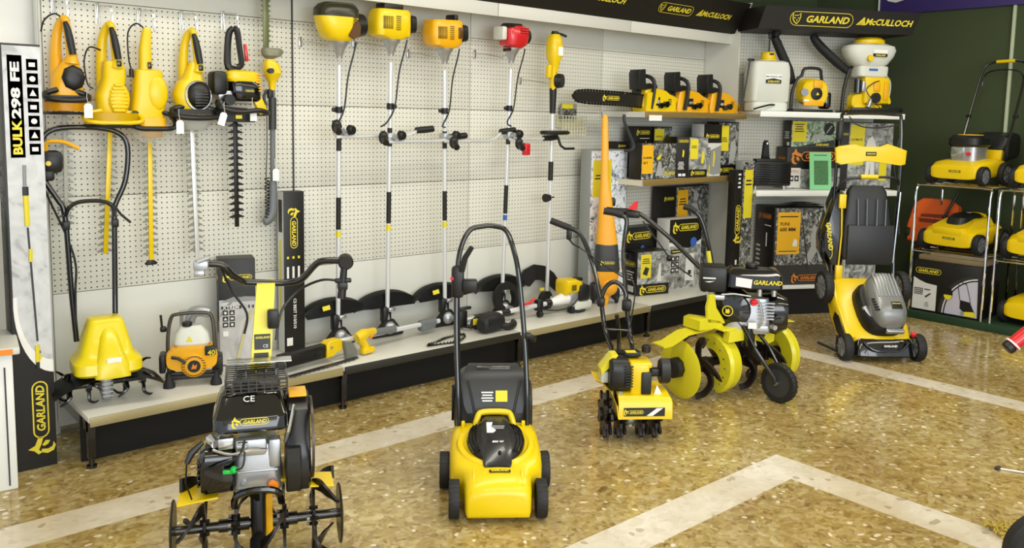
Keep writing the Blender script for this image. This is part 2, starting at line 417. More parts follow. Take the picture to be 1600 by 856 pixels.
# ---------------------------------------------------------------- the room
def build_floor():
    a0, a1 = -.887, -1.095; b0, b1 = -2.318, -2.515; A0, A1 = 4.386, 4.205; B0, B1 = 2.563, 2.365
    xs = sorted([-5, B1, B0, A1, A0, 6.95]); ys = sorted([.12, a0, a1, b0, b1, -9.0])
    mb = MB(); vs = {(x, y): mb.v((x, y, 0)) for x in xs for y in ys}
    for i in range(len(xs)-1):
        for j in range(len(ys)-1):
            cx, cy = (xs[i]+xs[i+1])/2, (ys[j]+ys[j+1])/2
            s1 = (a1 < cy < a0 and cx < A0) or (A1 < cx < A0 and cy < a0)
            s2 = (b1 < cy < b0 and cx < B0) or (B1 < cx < B0 and cy < b0)
            mb.mi = 1 if (s1 or s2) else 0
            mb.f((vs[xs[i], ys[j]], vs[xs[i+1], ys[j]], vs[xs[i+1], ys[j+1]], vs[xs[i], ys[j+1]]))
    st(mb.build('floor', [FLOOR, STRIPE]))
build_floor()
st(P('wall_back', WALLW, None, lambda m: m.box((.1, .17, 1.6), (10.2, .1, 3.2))))
st(P('wall_corner', GWALL, None, lambda m: m.box((6.125, .17, 1.6), (1.85, .1, 3.2))))
st(P('wall_right', GWALL, None, lambda m: m.box((7.0, -4.44, 1.6), (.1, 9.12, 3.2))))
st(P('ceiling', CEIL, None, lambda m: m.box((.8, -4.44, 3.2), (11.8, 9.3, .1))))
# four bays of steel shelving against the back wall
BAYW = 1.25
def bay(i, label, lipm):
    t = thing('shelving_bay', label, 'shelving', (i*BAYW, 0, 0), 0, 'steel shelving bays along the back wall')
    def pan(name, z0, z1, m_):
        P(name, m_, t, lambda m: m.box((BAYW/2, .012, (z0+z1)/2), (BAYW-.008, .016, z1-z0-.003), .001))
    pan('plain_panel', .06, .69, PANEL)
    for k in range(3): pan('pegboard_panel', .69+k*.4623, .69+(k+1)*.4623, PEG)
    pan('plain_panel', 2.077, 2.5, PANEL)
    for x in ((0, BAYW) if i == 3 else (0,)):
        P('upright', DGR if x == 0 and i == 1 else PANEL, t, lambda m: (m.box((x, .045, 1.25), (.03, .05, 2.5)), m.box((x-.006 if x == 0 else x, .014, 1.25), (.006, .022, 2.5))))
    P('base_shelf', SHELF, t, lambda m: m.box((BAYW/2, -.272, .228), (BAYW-.004, .544, .024), .002))
    P('shelf_lip', lipm, t, lambda m: m.box((BAYW/2, -.548, .219), (BAYW-.012, .008, .042), .002))
    P('kickplate', KICK, t, lambda m: m.box((BAYW/2, -.41, .108), (BAYW, .012, .212)))
    for x in ([.02, BAYW-.02] if i == 3 else [.02]):
        P('foot', SBLK, t, lambda m: (m.box((x, -.27, .19), (.03, .5, .05)), m.box((x, -.5, .13), (.03, .03, .17)), m.cyl((x, -.5, 0), (x, -.5, .05), .012), m.cyl((x, -.5, 0), (x, -.5, .012), .022)))
    return t
bays = [bay(0, 'leftmost steel shelving bay with pegboard behind the hanging hedge trimmers', LIPG),
        bay(1, 'second steel shelving bay from the left, pegboard behind the two leftmost brush cutters', LIPD),
        bay(2, 'third steel shelving bay from the left, pegboard behind the red engine brush cutter', LIPG),
        bay(3, 'rightmost bay of the long wall, with chainsaws and boxed tools on its shelves', LIPD)]
b3 = bays[3]
for z, nm in ((1.628, 'upper'), (1.134, 'lower')):
    P('shelf', SHELF, b3, lambda m: (m.box((BAYW/2, -.215, z-.01), (BAYW-.01, .42, .02), .002), m.box((.008, -.22, z-.02), (.012, .42, .04)), m.box((BAYW-.01, -.22, z-.02), (.012, .42, .04))), label='%s wall shelf' % nm)
    P('shelf_lip', LIPB, b3, lambda m: m.box((BAYW/2, -.432, z-.016), (BAYW, .01, .042), .003))
def endpanel(m):
    pts = [(-.33, .25), (.0, .25), (.0, 2.28), (-.33, 2.28)]
    m.prism([(y, z) for y, z in pts], .02, fr((BAYW+.012, 0, 0), (0, 1, 0), (1, 0, 0)))
P('end_panel', PANEL, b3, endpanel)
# canopy over the long wall
cn = thing('display_canopy', 'long black and white canopy with yellow brand lettering above the back wall shelving', 'canopy', (0, 0, 0))
for i in range(4):
    P('white_fascia', PANEL, cn, lambda m: m.box((i*BAYW+BAYW/2+.02, -.245, 2.24), (BAYW-.006, .012, .085), .002))
P('light_stop_sheet', PANEL, cn, lambda m: m.box((2.52, -.12, 2.29), (5.04, .26, .012)))  # unseen top plate, added to stop light leaking down behind the fascia
def signside(m):
    m.loft([[(x, -.252, 2.278), (x, -.402, 2.51), (x, -.38, 2.51), (x, -.235, 2.29)] for x in (1.6, 5.04)])
P('sign_board', SIGN, cn, signside)
sn = Vector((0, -.232, -.15)).normalized()
def signM(x, f=.5): return fr((x, -.252-.15*f, 2.278+.232*f), (1, 0, 0), sn) @ tr(0, 0, .003)
for i in (2, 3):
    x0 = i*BAYW
    logo(cn, signM(x0+.43), .40, LETY, 'face'); mccull(cn, signM(x0+.90), .44)
P('side_cheek', PANEL, cn, lambda m: m.prism([(-.25, 2.2), (0, 1.9), (0, 2.5), (-.40, 2.52)], .012, fr((5.052, 0, 0), (0, 1, 0), (1, 0, 0))))

# second shelving unit, set at an angle in the corner
GD = Vector((.882, -.471, 0)); GO = Vector((5.120, -.683, 0)); GRZ = math.degrees(math.atan2(-.471, .882))
GL, GR_ = -.19, 1.12
def gw(x, y, z): return tuple(GO + GD*x + Vector((.471, .882, 0))*y + Vector((0, 0, z)))
g2 = thing('shelving_unit', 'angled corner shelving unit with pegboard, white shelves and black sign canopy', 'shelving', tuple(GO), GRZ)
for k, (z0, z1) in enumerate(((.26, .60), (.60, .98), (.98, 1.30), (1.30, 1.64), (1.64, 1.96), (1.96, 2.34))):
    P('pegboard_panel', PEG, g2, lambda m: m.box(((GL+GR_)/2, .42, (z0+z1)/2), (GR_-GL, .016, z1-z0-.003)))
for x in (GL+.01, GR_-.01): P('upright', PANEL, g2, lambda m: m.box((x, .45, 1.17), (.03, .05, 2.34)))
for z, nm in ((1.655, 'top'), (1.022, 'middle')):
    P('shelf', WHT, g2, lambda m: (m.box(((GL+GR_)/2, .215, z-.012), (GR_-GL, .39, .024), .002), m.box(((GL+GR_)/2, .008, z-.02), (GR_-GL, .014, .045), .003)), label='%s white shelf' % nm)
P('base_shelf', WHT, g2, lambda m: m.box(((-.02+GR_)/2, .21, .228), (GR_+.02, .41, .026), .003))
P('kickplate', KICK, g2, lambda m: m.box(((-.02+GR_)/2, .03, .107), (GR_+.02, .012, .21)))
def can2(m):
    m.loft([[(-.20, -.02, 2.475), (1.19, -.02, 2.475), (1.145, .02, 2.30), (-.24, .02, 2.30)], [(-.26, .40, 2.475), (1.15, .40, 2.475), (1.13, .40, 2.30), (-.26, .40, 2.30)]])
P('sign_canopy', SIGN, g2, can2)
n2 = Vector((0, -.175, -.04)).normalized()
M2 = fr((.3, -.0, 2.388), (1, 0, 0), n2) @ tr(0, 0, .003)
logo(g2, M2 @ tr(.0, 0, 0), .56, LETY, 'face'); mccull(g2, M2 @ tr(.57, 0, 0), .52)
# purple shop sign on the green wall
sg = thing('shop_sign', 'purple wall sign with white lettering on the green wall above the mowers', 'sign', (6.93, -1.87, 2.58))
P('sign_board', PURP, sg, lambda m: m.box((0, -.02, .25), (.03, 2.7, .5), .004))
P('trim_edge', WHT, sg, lambda m: m.box((-.004, 1.34, .25), (.035, .01, .5)))
text(sg, 'g', fr((-.018, 1.18, .285), (0, -1, 0), (-1, 0, 0)), None, .36, LETW, .0)
text(sg, 'p', fr((-.018, .72, .31), (0, -1, 0), (-1, 0, 0)), None, .3, LETW, .0)
st(P('trim_1', mat('pale_conduit', '#b9c2a4', .5), None, lambda m: m.box((6.935, -1.69, 1.29), (.03, .024, 2.58), .003)))
# ---------------------------------------------------------------- tools hanging on the pegboard
CLRV = mat('clear_visor', '#c9ccbb', .25); CLRV.node_tree.nodes['Principled BSDF'].inputs['Alpha'].default_value = .35
TG = 'electric hedge trimmers hanging on hooks'
def hook(loc, reach=.09, label='', h=.07):
    t = thing('pegboard_hook', label, 'hook', loc, 0, 'double wire pegboard hooks')
    def f(m):
        m.tube([(-.016, -.004, -.055), (-.016, -.006, .03), (-.014, -.01, .04), (-.002, -.01, .04), (0, -.006, .03), (0, -.004, -.055)], .0022, 6)
        m.tube([(-.014, -.02, -.03), (-.012, -.02, .026), (-.012, -.01, .034)], .0022, 6); m.tube([(-.002, -.012, .03), (.02, -reach+.01, .022), (.026, -reach, .01), (.028, -reach-.004, -.07), (.024, -reach, -.075)], .0024, 6)
        m.tube([(-.014, -.012, .03), (.012, -reach+.01, .024), (.02, -reach, .012), (.022, -reach-.004, -.068), (.028, -reach, -.078)], .0024, 6)
    P('wire', STE, t, f); return t
def blade_teeth(m, z0, z1, hw, w, pitch, th=.004, slant=.3):
    n = int((z0-z1)/pitch)
    for s in (-1, 1):
        for i in range(n):
            z = z0-(i+.5)*pitch
            m.prism([(s*hw*.8, z+pitch*.3), (s*w, z-pitch*slant*.5), (s*(w-.004), z-pitch*slant-.002), (s*hw*.8, z-pitch*.28)], th, fr((0, .002*s, 0), (1, 0, 0), (0, -1, 0)))
def tagon(t, x, y, z, tilt=0):
    P('price_tag', PAP, t, lambda m: (m.prism([(-.018, -.075), (.018, -.075), (.018, -.02), (.010, -.01), (-.010, -.01), (-.018, -.02)], .0012, tr(x, y, z) @ rot('Y', tilt) @ fr((0, 0, 0), (1, 0, 0), (0, -1, 0))), m.tube([(x, y, z-.012), (x-.004, y+.004, z+.02), (x, y+.01, z+.045)], .001, 5)))
def bail(m, z, w, d, r=.011, drop=.03, up=0):
    m.tube([(-w*.35, -.03, z+.02+up), (-w, -.04, z), (-w*.95, -d, z-drop), (0, -d-.02, z-drop-.008), (w*.95, -d, z-drop), (w, -.04, z), (w*.35, -.03, z+.02+up)], r, 8, smooth=4)
def trimmer(kind, loc, label, zb, xb):
    """origin at the top of the rear handle; blade hangs to local z=zb, drifting to x=xb"""
    t = thing('hedge_trimmer', label, 'hedge trimmer', loc, 0, TG)
    body = ORY if kind == 1 else YEL
    if kind in (1, 2, 4):
        hx = {1: (.0, .022), 2: (-.01, .026), 4: (-.01, .024)}[kind]
        P('rear_handle', body, t, lambda m: (m.tube([(.02, .01, 0), (.008, .03, -.01), (-.006, .05, -.07), (-.014, .05, -.17), (-.012, .03, -.29)], [.013, .018, .021, .025, .034], 10, smooth=4),
            m.tube([(.008, .0, .002), (.018, -.01, -.004), (.028, -.015, -.09), (.036, -.02, -.16), (.034, -.02, -.2)], [.014, .016, .018, .022, .032], 10, smooth=4)))
        P('grip', BLK, t, lambda m: m.tube([(.012, -.026, -.015), (.02, -.034, -.05), (.028, -.038, -.1), (.036, -.043, -.16)], [.010, .015, .017, .015], 10, smooth=4))
        if kind == 2 or kind == 4: P('trigger', GBLK, t, lambda m: m.box((.036, -.052, -.18), (.022, .012, .03), .005))
    else:
        P('rear_handle', body, t, lambda m: m.shell([(.0, 0, 0, .016, .014, 3), (-.02, 0, 0, .022, .02, 3), (-.1, -.01, 0, .027, .024, 3), (-.2, -.01, 0, .03, .03, 3)], n=20))
        P('trigger', GBLK, t, lambda m: m.box((.0, -.035, -.18), (.018, .012, .034), .005))
    if kind == 1:
        P('motor_housing', body, t, lambda m: m.shell([(-.15, .045, -.0, .012, .02, 2.4), (-.19, .035, 0, .035, .03, 2.4), (-.25, .02, 0, .062, .04, 2.6), (-.32, .015, 0, .068, .045, 2.6), (-.38, .01, 0, .055, .04, 2.6), (-.4, .0, 0, .05, .035, 3)], n=24))
        P('motor_cap', BLK, t, lambda m: m.shell([(-.06, .02, -.265, .02, .03, 2.6), (-.052, .02, -.265, .046, .05, 2.6), (-.03, .02, -.265, .05, .056, 2.6)], axis='y', n=24) if False else m.lathe([(.02, 0), (.044, .004), (.052, .012), (.052, .03)][::-1], 8, fr((.035, -.03, -.265), (1, 0, 0), (0, -1, 0)) @ Matrix.Diagonal((.95, 1.12, -1, 1)) @ tr(0, 0, -.03)))
        P('front_handle', BLK, t, lambda m: (bail(m, -.34, .085, .08, .013, .02), m.shell([(-.345, .0, -.05, .09, .02, 2.6), (-.375, 0, -.05, .09, .024, 2.6)], n=20)))
        P('hand_guard', body, t, lambda m: m.surf(lambda u, v: (.088*cos(pi*u)*-1, -.03-.075*sin(pi*u), -.375-.04*v), 16, 3, .006))
        P('guard_rim', BLK, t, lambda m: m.tube([(.092*cos(pi*u/16)*-1, -.03-.08*sin(pi*u/16), -.425) for u in range(17)], .007, 6))
    elif kind == 2:
        P('motor_housing', body, t, lambda m: m.shell([(-.17, .01, 0, .03, .03, 3), (-.195, .025, 0, .05, .035, 3.4), (-.25, .022, 0, .052, .045, 3), (-.33, .0, 0, .062, .05, 2.6), (-.41, .005, 0, .06, .045, 2.6), (-.45, .02, 0, .055, .04, 2.6)], n=24))
        def cap(m):
            for i in range(9): m.box((.03, -.052, -.28-.017*i), (.02+.062*sin(pi*(i+1)/10), .02, .0125), .004)
            m.ball((.03, -.035, -.345), .055, 16, (1, .5, 1.5))
        P('ribbed_cap', YEL, t, cap)
        P('front_handle', body, t, lambda m: (bail(m, -.42, .12, .09, .010, .03), m.surf(lambda u, v: (-.12*cos(pi*u), -.03-.08*sin(pi*u), -.41-.05*v), 16, 3, .006)))
        P('guard_rim', BLK, t, lambda m: m.tube([(-.124*cos(pi*u/16), -.03-.085*sin(pi*u/16), -.472) for u in range(17)], .009, 6))
    elif kind == 3:
        P('motor_housing', body, t, lambda m: m.shell([(-.2, .0, 0, .05, .04, 4), (-.205, .0, 0, .062, .046, 4), (-.3, .0, 0, .072, .05, 3.4), (-.38, -.005, 0, .078, .05, 3.4), (-.43, -.01, 0, .075, .045, 3.4)], n=24))
        P('oval_cover', YEL, t, lambda m: m.ball((.03, -.04, -.31), .05, 18, (1, .42, 1.75)))
        P('front_handle', BLK, t, lambda m: bail(m, -.42, .095, .09, .012, .055))
        P('blade_collar', ORY, t, lambda m: m.shell([(-.43, 0, -.01, .075, .05, 3), (-.47, 0, -.02, .07, .06, 3), (-.5, .0, -.02, .055, .045, 3), (-.525, .01, -.02, .04, .035, 4)], n=20))
        P('clear_guard', CLRV, t, lambda m: m.surf(lambda u, v: (-.11*cos(pi*u), -.02-.05*sin(pi*u), -.46-.1*v*sin(pi*u)), 14, 4, .003))
    else:
        P('motor_housing', body, t, lambda m: m.shell([(-.15, .02, 0, .02, .02, 2.6), (-.18, .02, 0, .035, .03, 2.6), (-.235, .01, 0, .05, .04, 2.6), (-.25, .0, 0, .065, .045, 2.6), (-.31, -.005, 0, .085, .055, 2.4), (-.36, -.0, 0, .08, .055, 2.4), (-.4, .0, 0, .06, .045, 2.6)], n=24))
        def vent(m):
            m.ball((.025, -.05, -.315), .06, 18, (1, .55, 1.15))
        P('vent_cover', BLK, t, vent)
        P('vent_slats', GBLK, t, lambda m: [m.box((.025, -.083+.004*abs(i-3), -.285-.014*i), (.07-.004*abs(i-3), .008, .006), .002, tr(0, 0, 0)) for i in range(7)])
        P('silver_ring', STE, t, lambda m: m.tube([(.02+.063*cos(2*pi*i/24), -.052, -.318+.07*sin(2*pi*i/24)) for i in range(24)], .005, 6, closed=True))
        P('front_handle', BLK, t, lambda m: (bail(m, -.39, .105, .09, .014, .03), m.shell([(-.385, 0, -.05, .10, .03, 2.6), (-.41, 0, -.05, .105, .035, 2.6)], n=20)))
        P('hand_guard', YEL, t, lambda m: m.shell([(-.415, 0, -.04, .1, .045, 2.6), (-.44, 0, -.04, .085, .045, 2.6)], n=20))
        P('blade_collar', mat('grey_clear_guard', '#b8bab4', .3), t, lambda m: m.shell([(-.44, .01, -.03, .085, .045, 2.6), (-.47, .01, -.025, .065, .04, 2.6), (-.49, .01, -.02, .045, .03, 2.6)], n=20))
    # blade
    barm = {1: mat('grey_sheath', '#a9a99c', .45), 2: YEL, 3: YEL, 4: PIPE}[kind]
    z0 = -.4 if kind == 1 else -.47
    sh = Matrix.Identity(4); sh[0][2] = xb/(zb-z0)
    def bl(m):
        m.m = tr(0, .0, 0) @ sh @ tr(-0, 0, 0); m.m = tr(-z0*xb/(zb-z0), 0, 0) @ m.m
        blade_teeth(m, z0, zb, .012, .037, .032, .004)
    P('blade_teeth', mat('blade_grey', '#83857b', .4, metal=.3), t, bl)
    def br(m): m.m = tr(-z0*xb/(zb-z0), -.006, 0) @ sh; m.box((0, 0, (z0+zb)/2), (.021 if kind != 1 else .016, .012, z0-zb), .002)
    P('blade_bar', barm, t, br)
    if kind == 3: P('blade_tip', BLK, t, lambda m: m.shell([(zb+.01, xb, -.005, .012, .01, 2.6), (zb-.006, xb, -.005, .032, .012, 2.2), (zb-.014, xb, -.005, .026, .01, 2.2)], n=16))
    return t
t1 = trimmer(1, (.055, -.11, 1.975), 'amber hedge trimmer with a black octagonal motor cap, leftmost on the pegboard', -.95, -.01)
P('power_cord', BLK, t1, lambda m: m.tube([(.03, 0, -.02), (-.02, 0, .02), (-.06, .03, -.01), (-.07, .05, -.06)], .004, 6, smooth=4))
tagon(t1, .07, -.13, -.37)
t2_ = trimmer(2, (.25, -.11, 1.965), 'yellow hedge trimmer with a ribbed round cap and yellow blade sheath', -1.08, -.04)
P('power_cord', BLK, t2_, lambda m: m.tube([(-.03, 0, -.12), (-.08, -.01, -.11), (-.1, 0, -.16), (-.1, .0, -.22), (-.09, .0, -.28), (-.07, -.01, -.3)], .004, 6, smooth=4))
t3_ = trimmer(3, (.43, -.11, 1.965), 'yellow hedge trimmer with a smooth oval cover, cable plug dangling at its left', -1.14, -.01)
def cord3(m): m.tube([(-.01, 0, -.005), (-.05, -.01, .015), (-.085, 0, -.03), (-.085, 0, -.15), (-.075, 0, -.2)], .004, 6, smooth=4); m.cyl((-.075, 0, -.2), (-.075, 0, -.24), .01); m.box((-.075, 0, -.235), (.04, .012, .008), .002)
P('power_cord', BLK, t3_, cord3)
tagon(t3_, .10, -.14, -.43)
t4_ = trimmer(4, (.635, -.11, 1.965), 'yellow and black hedge trimmer with vented black cover and bare silver blade', -1.14, .015)
tagon(t4_, .115, -.15, -.39, 18)
for x, z, l in ((.06, 2.06, 'wire hook holding the leftmost hedge trimmer'), (.25, 2.04, 'wire hook holding the hedge trimmer with the ribbed cap'), (.44, 2.035, 'wire hook holding the hedge trimmer with the oval cover'), (.645, 2.04, 'wire hook holding the hedge trimmer with vented black cover'), (.86, 2.06, 'wire hook holding the petrol hedge trimmer')):
    hook((x, 0, z-.01), .115, l)

# petrol hedge trimmer
t = thing('hedge_trimmer', 'petrol hedge trimmer with yellow engine, red trigger and thick black blade', 'hedge trimmer', (.86, -.12, 2.0))
P('rear_handle', BLK, t, lambda m: (m.tube([(.0, 0, 0), (-.02, .01, -.03), (-.03, .01, -.12), (-.03, 0, -.2), (.02, 0, -.215)], [.014, .018, .018, .02, .02], 8, smooth=4), m.tube([(.0, 0, 0), (.015, -.01, -.02), (.025, -.01, -.1), (.035, -.01, -.18), (.02, 0, -.2)], [.014, .016, .015, .015, .018], 8, smooth=4)))
P('red_trigger', RED, t, lambda m: m.box((.045, -.012, -.13), (.016, .02, .09), .005, rot('Y', -6)))
P('engine_cover', YEL, t, lambda m: m.shell([(-.215, .03, 0, .055, .04, 3.5), (-.225, .035, 0, .085, .055, 3.5), (-.26, .035, 0, .09, .06, 3.5), (-.275, .04, 0, .085, .055, 3.5)], n=24))
P('cooling_fins', ORY, t, lambda m: [m.box((.108, -.02, -.235-.014*i), (.03, .07, .007), .002) for i in range(7)])
P('fuel_tank', GBLK, t, lambda m: m.shell([(-.27, .04, 0, .07, .055, 4), (-.285, .045, 0, .082, .06, 4), (-.36, .05, 0, .08, .06, 4), (-.375, .05, 0, .07, .05, 4)], n=24))
logo(t, fr((.055, -.0625, -.32), (1, 0, 0), (0, -1, 0)), .05, LETY, 'pill')
P('muffler_cap', BLK, t, lambda m: (m.shell([(-.135, -.275, 0, .055, .05, 3), (-.10, -.275, 0, .06, .055, 3), (-.05, -.275, 0, .055, .05, 3)], axis='x', n=20)) if False else m.box((-.09, 0, -.285), (.075, .1, .12), .02))
P('fuel_cap', BLK, t, lambda m: m.cyl((-.06, -.05, -.37), (-.06, -.085, -.37), .028, n=16))
P('gear_housing', ALU, t, lambda m: m.box((-.05, 0, -.345), (.1, .07, .05), .015))
P('front_handle', BLK, t, lambda m: m.tube([(-.1, -.02, -.38), (-.11, -.08, -.41), (-.02, -.1, -.43), (.08, -.1, -.42), (.14, -.08, -.43), (.15, -.03, -.435), (.06, 0, -.44)], .013, 8, smooth=4))
P('yellow_arm', YEL, t, lambda m: m.box((-.055, -.03, -.4), (.05, .03, .11), .008, rot('Y', -25)))
P('blade_guard', BLK, t, lambda m: m.prism([(-.12, -.44), (-.1, -.4), (.05, -.41), (.1, -.47), (.09, -.482), (-.09, -.482)], .05, fr((0, -.02, 0), (1, 0, 0), (0, -1, 0)), .006))
P('warning_label', LABY, t, lambda m: m.box((.0, -.0475, -.455), (.034, .002, .018)))
def tb(m): blade_teeth(m, -.48, -.99, .014, .042, .034, .005, .2); m.box((0, 0, -.75), (.022, .012, .56), .002)
P('blade', mat('black_blade', '#1d1a17', .35, metal=.3), t, tb)
tagon(t, .06, -.09, -.40, 0)

# inverted pole pruner hanging at the edge of the first bay
t = thing('pole_hedge_trimmer', 'long-reach pole hedge trimmer hanging head up with grey shaft beside the first panel seam', 'pole trimmer', (1.07, -.09, 1.78))
P('cutter_blade', mat('olive_blade', '#6f7350', .4, metal=.5), t, lambda m: (m.box((-.02, 0, .38), (.03, .008, .5), .002), [m.prism([(sx*.014-.02, .16+.026*i), (sx*.03-.02, .17+.026*i), (sx*.014-.02, .178+.026*i)], .006, fr((0, 0, 0), (1, 0, 0), (0, -1, 0))) for i in range(17) for sx in (-1, 1)]))
P('blade_guard', mat('grey_olive_plastic', '#7d7c66', .4), t, lambda m: m.shell([(.075, -.01, -.02, .02, .02, 3), (.09, .0, -.02, .05, .04, 2.5), (.115, .005, -.02, .062, .04, 2.5), (.13, .0, -.02, .05, .03, 3)], n=20))
P('motor_head', YEL, t, lambda m: m.shell([(.07, -.01, -.01, .02, .025, 3), (.05, -.0, -.01, .04, .035, 3), (.0, .01, -.01, .045, .04, 3), (-.03, .01, 0, .032, .03, 3), (-.05, .01, 0, .018, .018, 3), (-.09, .01, 0, .015, .015, 3)][::-1], n=20))
P('pivot_knob', DGR, t, lambda m: m.cyl((-.02, -.03, .01), (-.02, -.065, .01), .014))
P('joint', BLK, t, lambda m: (m.box((0.0, 0, -.11), (.03, .03, .05), .006), m.tube([(-.02, 0, -.09), (-.04, -.01, -.12), (-.035, 0, -.17)], .008, 6)))
P('pole', MGR, t, lambda m: m.cyl((.012, 0, -.08), (.008, 0, -.62), .0145))
P('grip', DGR, t, lambda m: m.cyl((.012, 0, -.13), (.010, 0, -.3), .021))
P('rear_handle', MGR, t, lambda m: m.tube([(.008, 0, -.58), (.006, 0, -.68), (-.0, -.0, -.75), (-.025, -.0, -.79), (-.045, -.0, -.8)], [.022, .026, .028, .026, .02], 10, smooth=4))
def coil(m): m.tube([(-.03+.012*cos(i*1.2), -.01+.01*sin(i*1.2), -.56-.0035*i) for i in range(70)], .0035, 5)
P('coiled_cord', BLK, t, coil)
tagon(t, .01, -.035, -.5)
P('safety_cord', BLK, t, lambda m: m.tube([(-.02, .0, -.15), (-.022, .0, -.4), (-.03, 0, -.56)], .003, 5))

# ---------------------------------------------------------------- brush cutters
def guard_surf(w, flip=1):
    def f(u, v):
        a = (u-.5)*2; x = a*w/2*flip
        top = .05-.035*a*a-.04*abs(a)**3-.008*a
        k = 1-.92*abs(a+.08)**2.6 if a > -.9 else .12; k = max(k, .1)
        if v < .5: return (x, .085*(1-v*2)*(1-.4*a*a)+.012, top+.012*sin(pi*v*2)*(1-a*a))
        return (x, .012-.012*(v-.5)*2, top-.085*k*(v-.5)*2)
    return f
def cutter(loc, H, label, engine, xt, bar, guard='wing', gl=True, knob=1, yt=-.2, labm=None, hzz=None, gx=0):
    """stands on the shelf at loc; shaft runs to (xt, yt, H)"""
    t = thing('brush_cutter', label, 'brush cutter', loc, 0, 'brush cutters hanging along the wall')
    top = Vector((xt, yt, H)); d = top.normalized()
    def at_(z): return top*(z/H)
    P('shaft', PIPE, t, lambda m: m.cyl(at_(.12), at_(H-.16), .0135, n=14))
    P('clutch_cone', ALU, t, lambda m: m.lathe([(.018, 0), (.02, .02), (.026, .03), (.03, .045), (.044, .075), (.052, .085), (.054, .098)], 18, fr(at_(H-.125), (1, 0, 0), d)))
    P('labels', BLK, t, lambda m: m.cyl(at_(H*.64), at_(H*.70), .0143, n=14))
    P('side_label', labm or LABY, t, lambda m: m.cyl(at_(H*.36), at_(H*.38), .0143, n=14))
    P('black_label', BLK, t, lambda m: m.cyl(at_(H*.385), at_(H*.49), .0142, n=14))
    P('harness_clamp', BLK, t, lambda m: (m.cyl(at_(H*.76), at_(H*.78), .021), m.box(at_(H*.77)+Vector((knob*-.03, 0, 0)), (.03, .012, .024), .005)))
    hz = hzz or H-.49
    P('throttle_cable', BLK, t, lambda m: m.tube([at_(H-.03)+Vector((.09, -.03, .0)), at_(H-.09)+Vector((.075, -.03, 0)), at_(H-.22)+Vector((.045, -.02, 0)), at_(H*.77)+Vector((.02, -.02, 0)), at_(H*.72)+Vector((-.03, -.02, 0)), at_(hz)+Vector((bar[0][0]*.8, -.03, .06))], .005, 6, smooth=5))
    c = at_(hz)
    P('handlebar_clamp', ALU, t, lambda m: (m.box(c, (.05, .06, .05), .01), m.cyl(c+Vector((.0, -.02, .0)), c+Vector((.01, -.07, .0)), .012)))
    P('clamp_knob', BLK, t, lambda m: m.cyl(c+Vector((.035, -.05, .01)), c+Vector((.045, -.085, .01)), .03, .026, bev=.006))
    (l, r) = bar; L0 = c+Vector(l); R0 = c+Vector(r)
    P('handlebar', PIPE, t, lambda m: m.tube([L0, c+Vector((l[0]*.5, -.03, -.025)), c+Vector((0, -.03, -.028)), c+Vector((r[0]*.4, -.03, -.025)), c+Vector((r[0]*.8, r[1]*.7, -.022)), R0], .0095, 8, smooth=4))
    P('grip', BLK, t, lambda m: m.tube([R0-(R0-c).normalized()*.02, R0+Vector((.04, 0, .004)), R0+Vector((.10, .0, .01))], [.019, .021, .02], 10), label='right-hand grip')
    gc = RED if engine == 'red' else BLK
    P('throttle_grip', BLK, t, lambda m: (m.tube([L0+Vector((.0, 0, .0)), L0+Vector((-.012, -.03, -.01)), L0+Vector((-.02, -.06, -.03))], .019, 10), m.ball(L0, .03, 12, (1, .8, 1.3))))
    if engine == 'red': P('red_trigger_housing', RED, t, lambda m: m.box(L0+Vector((.035, -.03, -.035)), (.05, .035, .08), .01, None))
    # engine
    e = fr(at_(H-.03), (1, 0, 0), d)
    def E(nm, mt, fn, **k):
        m = MB(); m.m = e; fn(m); return m.build(nm, mt, t, **k)
    if engine == 'dome':
        E('side_window', mat('dark_bronze_window', '#5a3a10', .3), lambda m: m.prism([(.0, .03), (.03, .09), (.06, .115), (.075, .08), (.07, .03), (.03, .012)], .012, fr((0.01, -.083, 0), (1, 0, 0), (0, -1, 0)), .003))
        E('engine_cover', YEL, lambda m: m.shell([(.0, -.01, 0, .06, .055, 3), (.02, -.01, 0, .09, .075, 3), (.07, -.01, 0, .115, .085, 3), (.13, -.02, 0, .12, .085, 3), (.15, -.02, 0, .115, .08, 3)], n=28))
        E('top_cover', mat('black_olive_plastic', '#26240f', .3), lambda m: m.shell([(.13, -.02, 0, .122, .088, 3), (.17, -.02, 0, .12, .085, 3), (.195, -.015, 0, .10, .07, 3), (.205, -.01, 0, .08, .05, 3)], n=28))
        E('exhaust_grille', GBLK, lambda m: [m.box((.055, -.082, .05+.011*i), (.05-.003*i, .012, .005), .002) for i in range(8)])
        E('side_starter', BLK, lambda m: m.cyl((.09, 0, .09), (.145, 0, .095), .07, .06, 18))
    elif engine in ('box', 'amber'):
        ym = YEL if engine == 'box' else ORY
        E('engine_cover', ym, lambda m: m.shell([(.0, .0, 0, .06, .055, 4), (.02, -.01, 0, .115 if engine == 'box' else .105, .07, 4.5), (.08, -.015, 0, .118, .078, 4.5), (.15, -.01, 0, .112, .075, 4.5), (.165, -.01, 0, .1, .065, 4.5)], n=28))
        E('vent_slots', mat('slot_shadow_brown', '#6b5a10', .5), lambda m: ([m.box((-.095+.011*i, -.077, .09), (.005, .006, .07), .001) for i in range(6)], [m.box((-.0, -.079, .055+.012*i), (.03, .005, .005), .001) for i in range(7)]))
        if engine == 'amber': E('side_window', mat('dark_bronze_window', '#5a3a10', .3), lambda m: m.shell([(-.078, .06, .085, .02, .032, 3), (-.083, .06, .085, .018, .03, 3)], axis='y', n=16) if False else m.box((.065, -.078, .09), (.035, .008, .065), .008))
        E('side_starter', BLK, lambda m: m.shell([(.10, 0, .09, .062, .055, 4), (.14, 0, .09, .055, .05, 4)], axis='x', n=20))
